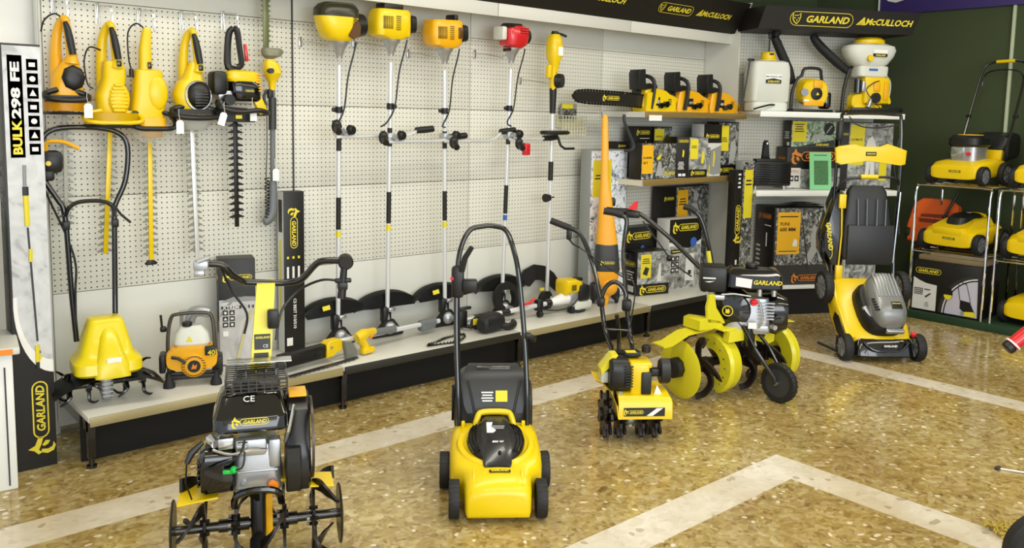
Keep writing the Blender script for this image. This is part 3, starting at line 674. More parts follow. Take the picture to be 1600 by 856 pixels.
        E('spark_plug_cover', BLK, lambda m: (m.box((.0 if engine == 'box' else .07, .02, .18), (.13 if engine == 'box' else .03, .1, .04), .01)))
    elif engine == 'red':
        E('engine_cover', RED, lambda m: m.shell([(.0, .01, 0, .05, .05, 3), (.02, .01, 0, .08, .07, 3.5), (.07, .015, 0, .092, .078, 3.5), (.12, .01, 0, .088, .074, 3.5), (.14, .01, 0, .07, .06, 3.5)], n=28))
        E('fuel_tank', mat('white_tank', '#d6d8cc', .3), lambda m: m.box((-.10, .0, .09), (.04, .1, .085), .012))
        E('top_cover', BLK, lambda m: m.shell([(.13, -.01, 0, .075, .065, 3), (.155, .0, 0, .06, .05, 3)], n=20))
        E('side_starter', BLK, lambda m: m.cyl((.08, 0, .08), (.125, 0, .08), .055, .05, 18))
        E('ribs', RED, lambda m: [m.box((.04, -.083, .1+.014*i), (.06, .01, .008), .002) for i in range(3)])
        E('oil_port', GBLK, lambda m: m.cyl((-.05, -.04, -.01), (-.12, -.07, -.015), .012, .01))
    # gear head, guard
    P('gearhead', ALU, t, lambda m: (m.cyl(at_(.02)+Vector((0, -.0, .03)), at_(.14), .028, .018, 16), m.ball((.0, -.025, .05), .042, 14), m.cyl((.015, -.05, .055), (.02, -.085, .05), .018, n=12)))
    if guard == 'wing':
        w = .46
        P('blade_guard', GBLK if False else BLK, t, lambda m: (setattr(m, 'm', tr(.005, .0, .205)), m.surf(guard_surf(w, -1 if engine in ('box', 'red') else 1), 28, 8, .006)))
        P('guard_stem', BLK, t, lambda m: (m.box((-.01, -.0, .13), (.06, .05, .10), .012), m.prism([(-.12, .005), (-.03, .10), (.03, .10), (.10, .01), (.09, .0), (-.11, .0)], .03, fr((0, -.02, 0), (1, 0, 0), (0, -1, 0)), .004)))
        P('guard_clamp', STE, t, lambda m: m.box((.005, -.04, .165), (.045, .03, .024), .005))
        if gl: P('warning_label', LABY, t, lambda m: m.box((0, 0, .004), (.048, .026, .003), 0, fr((-.08, -.008, .222), (1, 0, .12), (0, -1, .25))))
    return t
z0 = .242
cutter((1.455, -.12, z0), 1.755, 'brush cutter with domed yellow and black engine, leftmost of the five', 'dome', -.035, ((-.07, -.1, .03), (.52, -.03, .01)), yt=-.09, hzz=1.23)
cutter((1.79, -.12, z0), 1.79, 'brush cutter with boxy lemon yellow engine, second from the left', 'box', -.035, ((-.10, -.09, 0), (.44, -.03, -.0)), gl=False, knob=-1, yt=-.09, hzz=1.20)
cutter((2.225, -.12, z0), 1.765, 'brush cutter with amber engine cover and bronze side window, third from the left', 'amber', -.09, ((-.02, -.12, -.03), (.47, -.0, .035)), yt=-.09, hzz=1.20)
c4 = cutter((2.70, -.12, z0), 1.80, 'brush cutter with glossy red engine and red throttle housing', 'red', -.03, ((-.0, -.11, -.05), (.32, -.02, -.02)), gl=False, yt=-.09, labm=BLU, hzz=1.21)
P('string_head', BLK, c4, lambda m: m.ring([(.062, -.02), (.108, -.02), (.115, 0), (.108, .02), (.062, .02)], 28, fr((.015, -.03, .115), (1, 0, .2), (0, -1, .2))))
# electric string trimmer
t = thing('string_trimmer', 'slim electric string trimmer with yellow motor housing and round black loop handle', 'string trimmer', (3.12, -.12, z0), 0)
E5 = Vector((-.06, -.08, 1.86)); q5 = lambda z: E5*(z/1.86)
P('shaft', PIPE, t, lambda m: m.cyl(q5(.06), q5(1.5), .0135, n=14))
P('motor_housing', YEL, t, lambda m: (setattr(m, 'm', fr(q5(1.5), (1, 0, 0), E5)), m.shell([(.0, 0, 0, .02, .02, 2.6), (.06, 0, 0, .03, .03, 2.6), (.14, 0, 0, .028, .025, 2.8), (.2, .0, 0, .035, .035, 2.8), (.24, 0, 0, .052, .048, 2.8), (.32, 0, 0, .055, .05, 2.8), (.37, 0, 0, .045, .042, 2.8), (.39, 0, 0, .03, .03, 2.8)], n=24)))
P('upper_grip', BLK, t, lambda m: m.cyl(q5(1.63), q5(1.72), .026, .02))
P('trigger_loop', BLK, t, lambda m: (m.cyl(q5(1.58)+Vector((.02, -.01, .0)), q5(1.58)+Vector((.04, -.05, .0)), .052, .045, 20), m.cyl(q5(1.36), q5(1.54), .02, .026)))
P('yellow_side_grip', YEL, t, lambda m: (m.shell([(-.04, 0, 0, .01, .02, 3), (0, 0, 0, .02, .022, 3), (.04, 0, 0, .012, .02, 3)], n=16), setattr(m, 'm', Matrix.Identity(4))) if False else m.box(q5(1.64)+Vector((-.055, -.01, 0)), (.035, .035, .09), .01))
P('rating_label', PAP, t, lambda m: m.box(q5(1.775)+Vector((.012, -.05, 0)), (.042, .003, .06)))
P('socket_cap', BLK, t, lambda m: (m.cyl(q5(1.88), q5(1.91), .03, .02), m.tube([q5(1.9)+Vector((.0, 0, 0)), q5(1.9)+Vector((.06, -.01, -.01)), q5(1.88)+Vector((.09, -.02, 0))], .009, 6)))
P('loop_handle', BLK, t, lambda m: (m.tube([q5(1.23)+Vector((.115*cos(a), -.03-.05*sin(a), .0)) for a in [2*pi*i/24 for i in range(24)]], .014, 8, closed=True), m.tube([q5(1.2)+Vector((.03, -.03, .0)), q5(1.14)+Vector((.05, -.04, 0)), q5(1.12)+Vector((.08, -.05, 0)), q5(1.12)+Vector((.17, -.05, 0))], .009, 8)))
P('foam_sleeve', BLK, t, lambda m: m.cyl(q5(.90), q5(1.03), .0175))
P('lock_knob', BLK, t, lambda m: (m.cyl(q5(.78)+Vector((-.02, -.01, 0)), q5(.78)+Vector((-.06, -.02, 0)), .024, .03), m.cyl(q5(.78), q5(.78)+Vector((.04, 0, 0)), .005)))
P('cutting_head', ALU, t, lambda m: (m.ball((0, -.02, .05), .04, 14), m.cyl((0, -.02, .03), q5(.12), .03, .02)))
P('disc_guard', BLK, t, lambda m: m.prism([(-.25, .08), (-.22, .16), (-.15, .23), (-.05, .26), (.05, .24), (.13, .18), (.18, .10), (.14, .04), (.06, .11), (-.0, .145), (-.06, .15), (-.12, .11), (-.17, .13)], .02, fr((-.0, .03, .04), (1, 0, 0), (0, -1, .25)), .003))
P('spool', BLK, t, lambda m: m.ring([(.03, -.02), (.07, -.02), (.075, .02), (.03, .02)], 24, fr((-.055, -.04, .05), (1, 0, 0), (.3, -1, 0))))
P('inspection_label', LABY, t, lambda m: m.box((-.05, -.003, .13), (.04, .003, .02)))
tb_ = [(1.39, 1.97), (1.73, 1.99), (2.11, 1.95), (2.63, 1.98), (3.03, 1.83)]
for (x, z), l in zip(tb_, ('first', 'second', 'third', 'fourth', 'last')):
    t = thing('long_hook', 'long chrome wire hook carrying the %s of the tall strimmers on the pegboard' % l, 'hook', (x-.1, 0, z))
    P('wire', STE, t, lambda m: (m.tube([(0, -.012, 0), (0.03, -.09, -.01), (.085, -.185, -.03), (.10, -.205, -.01)], .0035, 6), m.box((0, -.006, -.005), (.018, .006, .055), .002)))

# basket with a card on the pegboard
t = thing('wire_basket', 'small cream plastic grid basket on the pegboard right of the string trimmer', 'basket', (3.40, 0, 1.45))
def gb(m):
    for i in range(9): m.box((-.115+.029*i, -.07, .07), (.005, .005, .14)); m.box((-.115+.029*i, -.035, .002), (.005, .07, .004))
    for j in range(6): m.box((0, -.07, .003+.027*j), (.235, .006, .005)); [m.box((s*.117, -.035, .003+.027*j), (.005, .07, .005)) for s in (-1, 1)]
    m.box((0, -.006, .1), (.235, .006, .09))
P('grid', mat('cream_plastic', '#dcd9b8', .5), t, gb)
t = thing('accessory_pack', 'yellow-headed packet of small parts sticking out of the grid basket', 'packet', (3.37, -.035, 1.555))
P('packet', CARG, t, lambda m: m.box((0, 0, .06), (.15, .02, .12), .003))
P('yellow_header', LABY, t, lambda m: m.box((-.02, -.011, .1), (.11, .002, .035)))
P('parts_print', BWP, t, lambda m: m.box((0, -.011, .05), (.14, .002, .07)))
# ---------------------------------------------------------------- things on the long base shelf
SH = .241
# upright display box of the pole pruner, left end, on the floor
bw, bd, bh = .152, .12, 1.835
t = thing('display_box', 'tall upright display carton with grey branch print over a black foot, far left', 'box', (-.163, -.305, 0), 0, rx=0, ry=0)
P('carton', DEN, t, lambda m: m.box((0, 0, bh/2), (bw, bd, bh), .003))
M_, fw, fh = face_frame('f', bw, bd, bh)
printon(t, M_, fw, fh, [('rect', .06, .02, .995, .995, MARB, 'front_print')])
def arc(m):
    cx, cz = .75, .40; pts = [(1.0, .003)]
    pts = [(0, 0), (1, 0), (1, .22)]
    for i in range(13):
        a = R(-90-8*i); 
        x = 1.05+1.0*cos(a); z = .40+.17*sin(a)
        pts.append((max(0, min(1, x)), z))
    pts.append((0, .40))
    m.prism([(p[0]*fw, p[1]*fh) for p in pts], .0006, M_ @ tr(0, 0, .0012))
P('black_foot_print', CARB, t, arc)
def arc2(m):
    o = []; i_ = []
    pts = []
    for i in range(13):
        a = R(-90-8*i); o.append(((1.05+1.0*cos(a))*fw, (.40+.17*sin(a))*fh)); i_.append(((1.05+.9*cos(a))*fw, (.405+.145*sin(a))*fh))
    o = [(min(max(p[0], .002), fw), p[1]) for p in o]; i_ = [(min(max(p[0], .002), fw), p[1]) for p in i_]
    m.prism(o+i_[::-1], .0006, M_ @ tr(0, 0, .0018))
P('white_swoosh', PAP, t, arc2)
printon(t, M_, fw, fh, [('rect', .17, .742, .53, .974, CARB, 'title_plate')])
mb = MB(); addtext(mb, '298 FE', M_ @ tr(.35*fw, .895*fh, .0020) @ rot('Z', 90), .235, .036, .04); mb.build('title_lettering', LETW, t)
mb = MB(); addtext(mb, 'BULK', M_ @ tr(.35*fw, .789*fh, .0020) @ rot('Z', 90), .145, .036, .04); mb.build('title_lettering', LETY, t)
printon(t, M_, fw, fh, [('icons', .60, .745, .95, .97, DEN, (1, 7))])
def pp(m, a, b, w, z=.002): m.tube([M_ @ Vector((a[0]*fw, a[1]*fh, z)), M_ @ Vector((b[0]*fw, b[1]*fh, z))], w, 6)
P('printed_pole', DGR, t, lambda m: (pp(m, (.5, .58), (.62, .31), .004), pp(m, (.62, .3), (.66, .28), .005)))
P('printed_saw_bar', CARG, t, lambda m: pp(m, (.47, .675), (.48, .725), .007))
PEACH('printed_tool_part', LABY, t, [lambda m: pp(m, (.49, .585), (.48, .655), .011), lambda m: pp(m, (.53, .50), (.545, .53), .008), lambda m: pp(m, (.6, .26), (.61, .30), .010), lambda m: pp(m, (.66, .265), (.72, .275), .004)])
PEACH('printed_joint', BLK, t, [lambda m: pp(m, (.48, .655), (.48, .675), .012), lambda m: pp(m, (.6, .245), (.6, .262), .008)])
logo(t, M_ @ tr(.62*fw, .125*fh, .0022) @ rot('Z', 90), .32, LETY, 'leap')
P('side_lettering', DGR, t, lambda m: addtext(m, 'BULK 298 FE', face_frame('l', bw, bd, bh)[0] @ tr(.05, 1.1, .001) @ rot('Z', 90), .5))

# electric tiller
t = thing('electric_tiller', 'yellow electric tiller with tall looped black handlebar at the left end of the base shelf', 'tiller', (.132, -.345, SH), -6)
Y0 = mat('tiller_yellow', '#ead410', .28, coat=.15)
P('motor_hood', Y0, t, lambda m: m.shell([(.150, 0, -.02, .135, .11, 4.5), (.162, 0, -.02, .143, .12, 5), (.205, 0, -.015, .143, .115, 5), (.216, .0, -.01, .134, .105, 4.5), (.236, .0, .0, .112, .09, 4.5), (.30, .003, .012, .096, .075, 4.5), (.36, .006, .02, .078, .06, 5), (.382, .006, .022, .070, .054, 5), (.387, .006, .022, .062, .047, 5)], n=32))
P('hood_nose', Y0, t, lambda m: m.shell([(.140, .01, -.105, .075, .045, 5), (.20, .01, -.098, .072, .045, 4), (.24, .01, -.075, .055, .05, 3), (.31, .01, -.035, .042, .05, 2.6), (.35, .01, -.01, .030, .035, 2.6)], n=20))
P('hood_badge', PAP, t, lambda m: m.prism([(-.032, .015), (.032, .015), (.024, -.02), (-.024, -.02)], .002, fr((.015, -.137, .215), (1, 0, 0), (0, -1, .15))))
logo(t, fr((.015, -.14, .205), (1, 0, 0), (0, -1, .15)), .045, LETY, 'pill')
P('top_vent', BLK, t, lambda m: m.box((0, .02, .381), (.07, .035, .006), .002))
def fend(m):
    m.surf(lambda u, v: ((u-.5)*.46, (v-.5)*.24-.03, .150-.16*abs(u-.5)**2.2*2-.01*abs(v-.5)), 16, 6, .008)
P('fender', BLK, t, fend)
P('gearbox', ALU, t, lambda m: (m.shell([(.01, 0, 0, .02, .025, 3), (.04, 0, 0, .028, .035, 3), (.1, 0, 0, .03, .035, 3), (.14, 0, 0, .035, .04, 3)], n=16), [m.box((0, -.03, .03+.02*i), (.045, .02, .006)) for i in range(4)]))
P('axle', SBLK, t, lambda m: m.cyl((-.16, 0, .085), (.16, 0, .085), .014))
def tset(t, x, r, n, mt, w=.025, cx=.035, cz=.085, th=.009, s=1, name='tine_set', a0=0):
    def f(m):
        m.cyl((x-.012, 0, cz), (x+.012, 0, cz), .03, n=10)
        for k in range(n):
            a = 2*pi*k/n+a0; c_, s_ = cos(a), sin(a); pts = []
            for (rr, sw, xo) in ((.02, 0, 0), (r*.55, .02, 0), (r*.85, .1, 0), (r, .35, s*cx*.6), (r*1.0, .6, s*cx)):
                pts.append((x+xo, rr*cos(a+sw), cz+rr*sin(a+sw)))
            m.tube(pts, [th, th, th*.9, th*.8, th*.5], 6, smooth=3)
    return P(name, mt, t, f)
for x, s, a in ((-.155, -1, .3), (-.075, 1, 1.1), (.08, -1, .2), (.155, 1, .9)): tset(t, x, .084, 4, SBLK, cz=.085, s=s, cx=.04, a0=a, th=.008)
def hb(m):
    m.tube([(-.098, .13, .26), (-.11, .145, .5), (-.122, .16, .84), (-.15, .165, .92), (-.2, .17, 1.02), (-.205, .18, 1.17), (-.15, .185, 1.235), (0, .185, 1.245), (.11, .185, 1.225), (.155, .18, 1.16), (.14, .17, 1.0), (.09, .165, .88), (.085, .16, .82), (.075, .145, .5), (.066, .12, .3)], .0125, 10, smooth=4)
    m.tube([(-.122, .15, .84), (-.105, .15, .88), (-.06, .15, .905), (.03, .15, .905), (.075, .15, .88), (.085, .15, .83)], .010, 8, smooth=4)
P('handlebar', SBLK, t, hb)
PEACH('bar_clamp', BLK, t, [lambda m, x=x: m.box((x, .15, .80), (.03, .035, .04), .006) for x in (-.12, .085)])
P('bail_lever', BLK, t, lambda m: m.tube([(.085, .15, .88), (.11, .14, .84), (.15, .13, .8)], .006, 6))
P('switch_box', BLK, t, lambda m: (m.box((-.17, .15, 1.09), (.1, .06, .105), .03), m.box((-.185, .15, 1.03), (.05, .05, .05), .012)))
P('start_button', YEL, t, lambda m: m.cyl((-.185, .12, 1.085), (-.185, .112, 1.085), .011))
P('start_lever', ORY, t, lambda m: m.tube([(-.19, .15, 1.14), (-.18, .14, 1.18), (-.12, .13, 1.18), (-.07, .12, 1.155), (-.06, .12, 1.15)], .009, 8, smooth=4))
P('cable', BLK, t, lambda m: m.tube([(-.19, .15, 1.03), (-.2, .16, .97), (-.12, .15, .75), (-.09, .13, .62), (-.095, .13, .5), (-.1, .12, .33)], .005, 6, smooth=5))

# water pump
t = thing('water_pump', 'small amber petrol water pump with milky tank and wire carrying frame on the base shelf', 'pump', (.545, -.30, SH), -22)
P('fuel_tank', TANK, t, lambda m: m.shell([(.185, 0, 0, .075, .05, 4), (.20, 0, 0, .086, .058, 4), (.245, 0, 0, .078, .05, 4), (.275, 0, 0, .055, .04, 4), (.285, 0, 0, .045, .03, 4)], n=24))
P('tank_cap', BLK, t, lambda m: m.cyl((-.02, -.02, .283), (-.02, -.02, .305), .024, bev=.004))
P('warning_triangle', LABY, t, lambda m: m.prism([(-.015, -.01), (.015, -.01), (0, .016)], .002, fr((-.01, -.056, .225), (1, 0, 0), (0, -1, .1))))
P('starter_cover', ORY, t, lambda m: (m.shell([(-.08, .0, .13, .115, .055, 3.2), (-.06, .0, .13, .12, .06, 3.2), (.04, .0, .14, .11, .055, 3.2)], axis='y', n=28), m.lathe([(.06, 0), (.055, .01), (.035, .014)], 24, fr((.01, -.08, .10), (1, 0, 0), (0, -1, 0)))))
P('cooling_grille', mat('dark_amber', '#6b430c', .4), t, lambda m: [m.box((.01+.048*cos(a), -.093, .1+.048*sin(a)), (.014, .006, .004), 0, None) for a in [2*pi*i/22 for i in range(22)]])
P('starter_badge', BLK, t, lambda m: (m.cyl((.01, -.092, .1), (.01, -.098, .1), .03, n=20)))
P('badge_mark', LETO, t, lambda m: m.prism([(-.014, -.012), (-.004, .016), (.002, .002), (.014, .012), (.01, -.012)], .002, fr((.01, -.099, .1), (1, 0, 0), (0, -1, 0))))
P('side_plate', BLK, t, lambda m: (m.box((.085, -.08, .17), (.05, .02, .045), .004, None), m.box((-.135, -.02, .11), (.03, .1, .09), .01), m.box((.125, -.02, .09), (.035, .1, .09), .012)))
text(t, '40', fr((.09, -.091, .162), (1, 0, 0), (0, -1, 0)), .035, None, LETY)
P('recoil_handle', BRZ, t, lambda m: m.tube([(-.09, -.09, .15), (-.06, -.1, .145), (-.03, -.09, .12)], .009, 6))
P('outlet', ALU, t, lambda m: (m.tube([(-.02, .05, .27), (.0, .04, .33), (.04, .03, .345), (.085, .02, .335)], [.03, .03, .028, .026], 12, smooth=3), m.cyl((-.03, .05, .26), (-.03, .05, .345), .028)))
P('carry_frame', BRZ, t, lambda m: (m.tube([(-.105, -.03, .02), (-.11, -.03, .2), (-.095, -.02, .32), (-.06, -.02, .345), (.06, -.02, .345), (.095, -.02, .32), (.105, -.03, .2), (.11, -.03, .02)], .009, 8, smooth=4), m.tube([(-.105, -.03, .05), (.11, -.03, .05)], .009), m.tube([(-.1, .09, .05), (.1, .09, .05)], .009), m.tube([(-.105, -.08, .03), (-.105, .09, .03)], .009), m.tube([(.11, -.08, .03), (.11, .09, .03)], .009)))
for x in (-.105, .11):
    for y in (-.08, .08): P('rubber_foot', RUB, t, lambda m: m.lathe([(.028, 0), (.026, .02), (.012, .05), (.012, .07)], 12, tr(x, y, .0)))
P('lower_bar', BLK, t, lambda m: m.box((0, -.08, .045), (.21, .015, .02), .004))
P('choke_lever', BLK, t, lambda m: (m.box((-.13, .0, .27), (.03, .02, .03), .008), m.tube([(-.135, 0, .27), (-.14, 0, .34)], .006, 6)))

def photo_front(): pass
PALEP = photomat('pale_grey_print', [(.3, '#a8a6a4'), (.5, '#c6c4c2'), (.7, '#d8d6d6')], 5)
LABYP = mat('pale_yellow_print', '#c8c08a', .5)
# black and grey carton behind the pump
carton('black over grey carton with printed hand tool and yellow brand mark behind the tiller handle', (.185, .14, .565), (.855, -.105, SH), -18, CARB, {
    'f': [('rect', 0.01, 0.01, .99, .62, PALEP, 'pale_print'), ('poly', [(0, .60), (.45, .655), (1, .64), (1, .6)], CARG), ('poly', [(.04, .5), (.04, .46), (.45, .63), (.36, .635)], CARG), ('logo', .52, .83, .145, LETY, 'leap'), ('rect', .06, .535, .95, .565, DEN), ('text', 'XTREM 100 E', .5, .55, .15, LETW), ('icons', .08, .36, .44, .53, DEN, (2, 3)), ('poly', [(.58+.2*cos(a), .69+.045*sin(a)) for a in [2*pi*i/20 for i in range(20)]], DEN, 'printed_ring'), ('rect', .1, .28, .24, .33, PAP), ('poly', [(.45, .06), (.53, .06), (.8, .4), (.95, .5), (.9, .52), (.72, .42)], LABYP), ('rect', .42, .03, .58, .06, DEN)],
    'l': [('rect', 0, 0, 1, .42, PALEP, 'pale_print'), ('logo', .5, .82, .10, LETY, 'pill'), ('rect', .15, .3, .85, .5, DEN), ('rect', .12, .52, .88, .56, BLU)]})
# tall black carton
carton('tall black carton with vertical yellow brand lettering leaning upright against the second bay', (.125, .07, .90), (1.19, -.075, SH), 0, CARB, {
    'f': [('logo', .5, .77, .22, LETY, 'leap', -90), ('lines', .14, .42, .24, .58, LETW, 1), ('lines', .4, .42, .5, .58, LETW, 1), ('lines', .66, .42, .76, .58, LETW, 1), ('rect', .14, .585, .24, .6, LABY), ('rect', .4, .585, .5, .6, LABY), ('rect', .66, .585, .76, .6, LABY),
          ('text', 'CS BEST 310/510', .5, .24, .17, LETW, -90), ('rect', .1, .04, .38, .09, PAP)],
    'l': [('rect', 0, 0, 1, 1, CARW, 'white_side'), ('rect', .3, .2, .6, .7, LABY), ('rect', .2, .75, .8, .95, DEN)]})

# pole hedge trimmer lying along the shelf
p0, p1 = Vector((.93, -.46, SH+.065)), Vector((2.20, -.20, SH+.055))
dd = (p1-p0).normalized(); an = math.degrees(math.atan2(dd.y, dd.x))
t = thing('pole_hedge_trimmer', 'long-reach hedge trimmer lying on the base shelf with black blade cover and yellow head', 'pole trimmer', (p0.x, p0.y, SH), an)
Lg = (p1-p0).length
P('blade_cover', BLK, t, lambda m: (m.box((.14, 0, .065), (.30, .05, .075), .01), m.box((.14, -.026, .075), (.28, .004, .02), .001)))
P('cover_ribs', DGR, t, lambda m: [m.box((.22+.012*i, -.027, .06), (.004, .004, .03)) for i in range(3)])
P('gear_head', YEL, t, lambda m: (m.prism([(.28, .03), (.28, .105), (.30, .118), (.37, .118), (.385, .105), (.385, .055), (.34, .045), (.32, .03)], .06, fr((0, -.01, 0), (1, 0, 0), (0, -1, 0)), .006)))
P('gear_bolt', STE, t, lambda m: m.cyl((.305, -.04, .085), (.305, -.046, .085), .008))
P('shaft', PIPE, t, lambda m: m.cyl((.37, 0, .095), (1.2, 0, .062), .0145))
P('cutter_blade', BRZ, t, lambda m: (m.box((.22, -.085, .008), (.46, .022, .005)), [m.prism([(.01+.03*i, -.011), (.03+.03*i, -.011), (.02+.03*i, -.026)], .004, tr(0, -.085, .008)) for i in range(14)]))
P('clear_guard', mat('smoky_guard', '#77776f', .3), t, lambda m: m.prism([(.40, .0), (.47, .0), (.47, .04), (.43, .095), (.38, .105)], .03, fr((0, -.05, 0), (1, 0, 0), (0, -1, 0)), .003))
P('motor_handle', YEL, t, lambda m: (m.tube([(.475, -.05, .105), (.52, -.05, .115), (.58, -.03, .11), (.64, -.01, .105)], [.026, .032, .026, .022], 12, smooth=3), m.tube([(.5, -.05, .1), (.53, -.05, .06), (.54, -.055, .025)], [.03, .024, .026], 12, smooth=3), m.box((.545, -.06, .025), (.09, .045, .035), .012)))
P('power_button', ORG, t, lambda m: m.cyl((.56, -.07, .1), (.56, -.078, .1), .010))
P('front_grip', MGR, t, lambda m: m.cyl((.63, 0, .095), (.82, 0, .082), .021, n=14, bev=.004))
P('rear_grip', MGR, t, lambda m: (m.cyl((1.03, 0, .07), (1.16, 0, .066), .026, n=14, bev=.004), m.box((1.09, 0, .05), (.12, .05, .05), .012)))
# petrol multi-tool
p0, p1 = Vector((2.28, -.27, SH)), Vector((3.27, -.34, SH))
dd = (p1-p0).normalized(); an = math.degrees(math.atan2(dd.y, dd.x))
t = thing('multi_tool', 'petrol multi tool pole lying on the shelf with white and yellow engine', 'garden tool', (p0.x-.04, p0.y, SH), an); t.scale = (1.04, 1.12, 1.12)
P('shaft', PIPE, t, lambda m: m.cyl((.0, 0, .045), (.72, 0, .075), .0145))
PEACH('front_grip', BLK, t, [lambda m: m.cyl((.10, 0, .048), (.22, 0, .053), .021, bev=.003), lambda m: m.cyl((.30, 0, .056), (.36, 0, .058), .019)])
P('loop_handle', BLK, t, lambda m: (m.box((.0, 0, .06), (.06, .06, .1), .012), m.tube([(-.05, -.03, .12), (.0, -.05, .13), (.05, -.02, .12)], .01, 8, smooth=3), m.tube([(.0, -.05, .03), (.03, -.06, .02), (.05, -.06, .06)], .014, 8)))
P('yellow_tag', LABY, t, lambda m: m.box((.05, -.075, .05), (.03, .006, .035), .001))
P('grey_disc', DGR, t, lambda m: m.cyl((.07, -.06, .04), (.07, -.07, .04), .04))
P('red_lever', REDP, t, lambda m: m.tube([(.43, -.02, .09), (.5, -.03, .1), (.54, -.03, .12)], .009, 6))
P('throttle_handle', BLK, t, lambda m: (m.box((.6, 0, .07), (.045, .05, .07), .01), m.cyl((.66, 0, .072), (.7, 0, .074), .022), m.box((.6, -.01, .025), (.02, .03, .05), .006), m.cyl((.58, -.02, .02), (.61, -.02, .02), .018)))
P('clutch_cone', PAP, t, lambda m: m.cyl((.70, 0, .075), (.86, 0, .095), .02, .045, 18))
P('throttle_cable', BLK, t, lambda m: m.tube([(.6, -.03, .05), (.72, -.05, .035), (.82, -.06, .05), (.88, -.06, .09)], .005, 6, smooth=4))
P('engine_cover', YEL, t, lambda m: m.shell([(.79, .01, .155, .045, .04, 4), (.80, .01, .16, .058, .05, 4), (.89, .0, .165, .055, .045, 4), (.93, .0, .16, .045, .035, 4)], axis='x', n=24))
P('cooling_slots', mat('slot_shadow_brown', '#6b5a10', .5), t, lambda m: m.box((.85, -.056, .16), (.035, .004, .035), .001))
P('air_filter', BLK, t, lambda m: (m.box((.94, -.01, .12), (.09, .11, .1), .015), m.box((.91, -.02, .205), (.05, .05, .02), .006)))
P('fuel_tank', TANK, t, lambda m: m.shell([(.86, 0, .04, .055, .028, 4), (.88, 0, .042, .06, .033, 4), (1.0, 0, .045, .055, .03, 4), (1.02, 0, .045, .045, .02, 4)], axis='x', n=20))
P('crankcase', ALU, t, lambda m: m.box((.88, 0, .1), (.1, .09, .08), .015))
P('stand', BLK, t, lambda m: (m.box((.85, -.03, .02), (.03, .05, .04), .008), m.tube([(.85, -.05, .02), (.9, -.055, .008), (.95, -.05, .01)], .008, 6)))
# loose saw chain
t = thing('saw_chain', 'loose black saw chain loop lying on the base shelf', 'chain', (1.99, -.47, SH), 12)
def ch(m):
    n = 80
    for i in range(n):
        a = 2*pi*i/n; x = .14*cos(a)+.02*cos(3*a); y = .05*sin(a)+.014*sin(2*a+1)
        m.box((0, 0, .009), (.011, .005, .008), 0, tr(x, y, 0) @ rot('Z', math.degrees(a)+90))
        if i % 2: m.prism([(-.004, 0), (.005, 0), (.006, .012), (.0, .008)], .004, tr(x, y, .01) @ rot('Z', math.degrees(a)+90) @ fr((0, 0, 0), (1, 0, 0), (0, -1, 0)))
P('links', mat('chain_steel', '#24211c', .35, metal=.5), t, ch)
# black harness bag
t = thing('tool_bag', 'lumpy black harness pouch lying on the base shelf right of the saw chain', 'bag', (2.36, -.43, SH), 8)
P('pouch', RUB, t, lambda m: (m.shell([(-.10, .0, .05, .035, .035, 3), (-.08, 0, .055, .05, .05, 3), (.0, 0, .065, .055, .06, 3.4), (.05, 0, .06, .05, .055, 3), (.08, .0, .045, .04, .04, 3)], axis='x', n=20)))
P('strap', BLK, t, lambda m: (m.tube([(.05, -.03, .04), (.1, -.05, .02), (.16, -.04, .025), (.19, -.01, .035)], [.02, .024, .024, .015], 10, smooth=3)))
P('flap', DGR, t, lambda m: m.surf(lambda u, v: (-.08+.14*u, -.045-.012*sin(pi*v), .10-.06*v), 8, 6, .004))

# garden vacuum with amber tube
t = thing('garden_vacuum', 'tall orange garden vacuum tube with dark grey middle standing on the base shelf', 'garden vacuum', (3.53, -.30, SH), -38)
P('suction_tube', mat('vacuum_orange', '#fbb026', .38), t, lambda m: m.shell([(.435, 0, 0, .078, .06, 3), (.62, -.01, 0, .058, .045, 3), (.80, -.02, 0, .042, .034, 3), (.84, -.025, 0, .034, .03, 3), (.95, -.03, 0, .028, .025, 3), (1.15, -.035, 0, .026, .022, 3), (1.33, -.04, 0, .022, .018, 3), (1.36, -.04, 0, .014, .012, 3)], n=24))
P('middle_section', DGR, t, lambda m: m.shell([(.235, 0.005, 0, .088, .07, 3.4), (.26, 0.005, 0, .092, .072, 3.4), (.43, 0, 0, .08, .062, 3.4), (.44, 0, 0, .076, .058, 3.4)], n=24))
logo(t, fr((.0, -.072, .31), (1, 0, 0), (0, -1, .12)), .10, LETY, 'leap')
P('motor_base', MATS['vacuum_orange'], t, lambda m: (m.shell([(.14, .0, 0, .07, .055, 3), (.19, .0, 0, .09, .07, 3.4), (.245, 0, 0, .092, .072, 3.4)], n=24), m.ball((.02, -.05, .13), .062, 16, (1, .7, 1)), m.tube([(.0, -.04, .1), (.0, -.05, .04), (.0, -.05, .0)], [.03, .022, .012], 8), m.tube([(-.06, -.03, .2), (.1, -.02, .27)], .014, 8)))
PEACH('wheel', BLK, t, [lambda m, sx=sx: m.cyl((sx*.075, .02, .035), (sx*.1, .02, .035), .035, n=18, bev=.005) for sx in (-1, 1)])
PEACH('side_block', BLK, t, [lambda m: m.box((-.07, .02, .09), (.07, .1, .12), .02), lambda m: m.box((.08, .03, .07), (.06, .08, .09), .02)])
P('upper_bracket', BLK, t, lambda m: m.box((.03, .02, .74), (.05, .05, .06), .01))
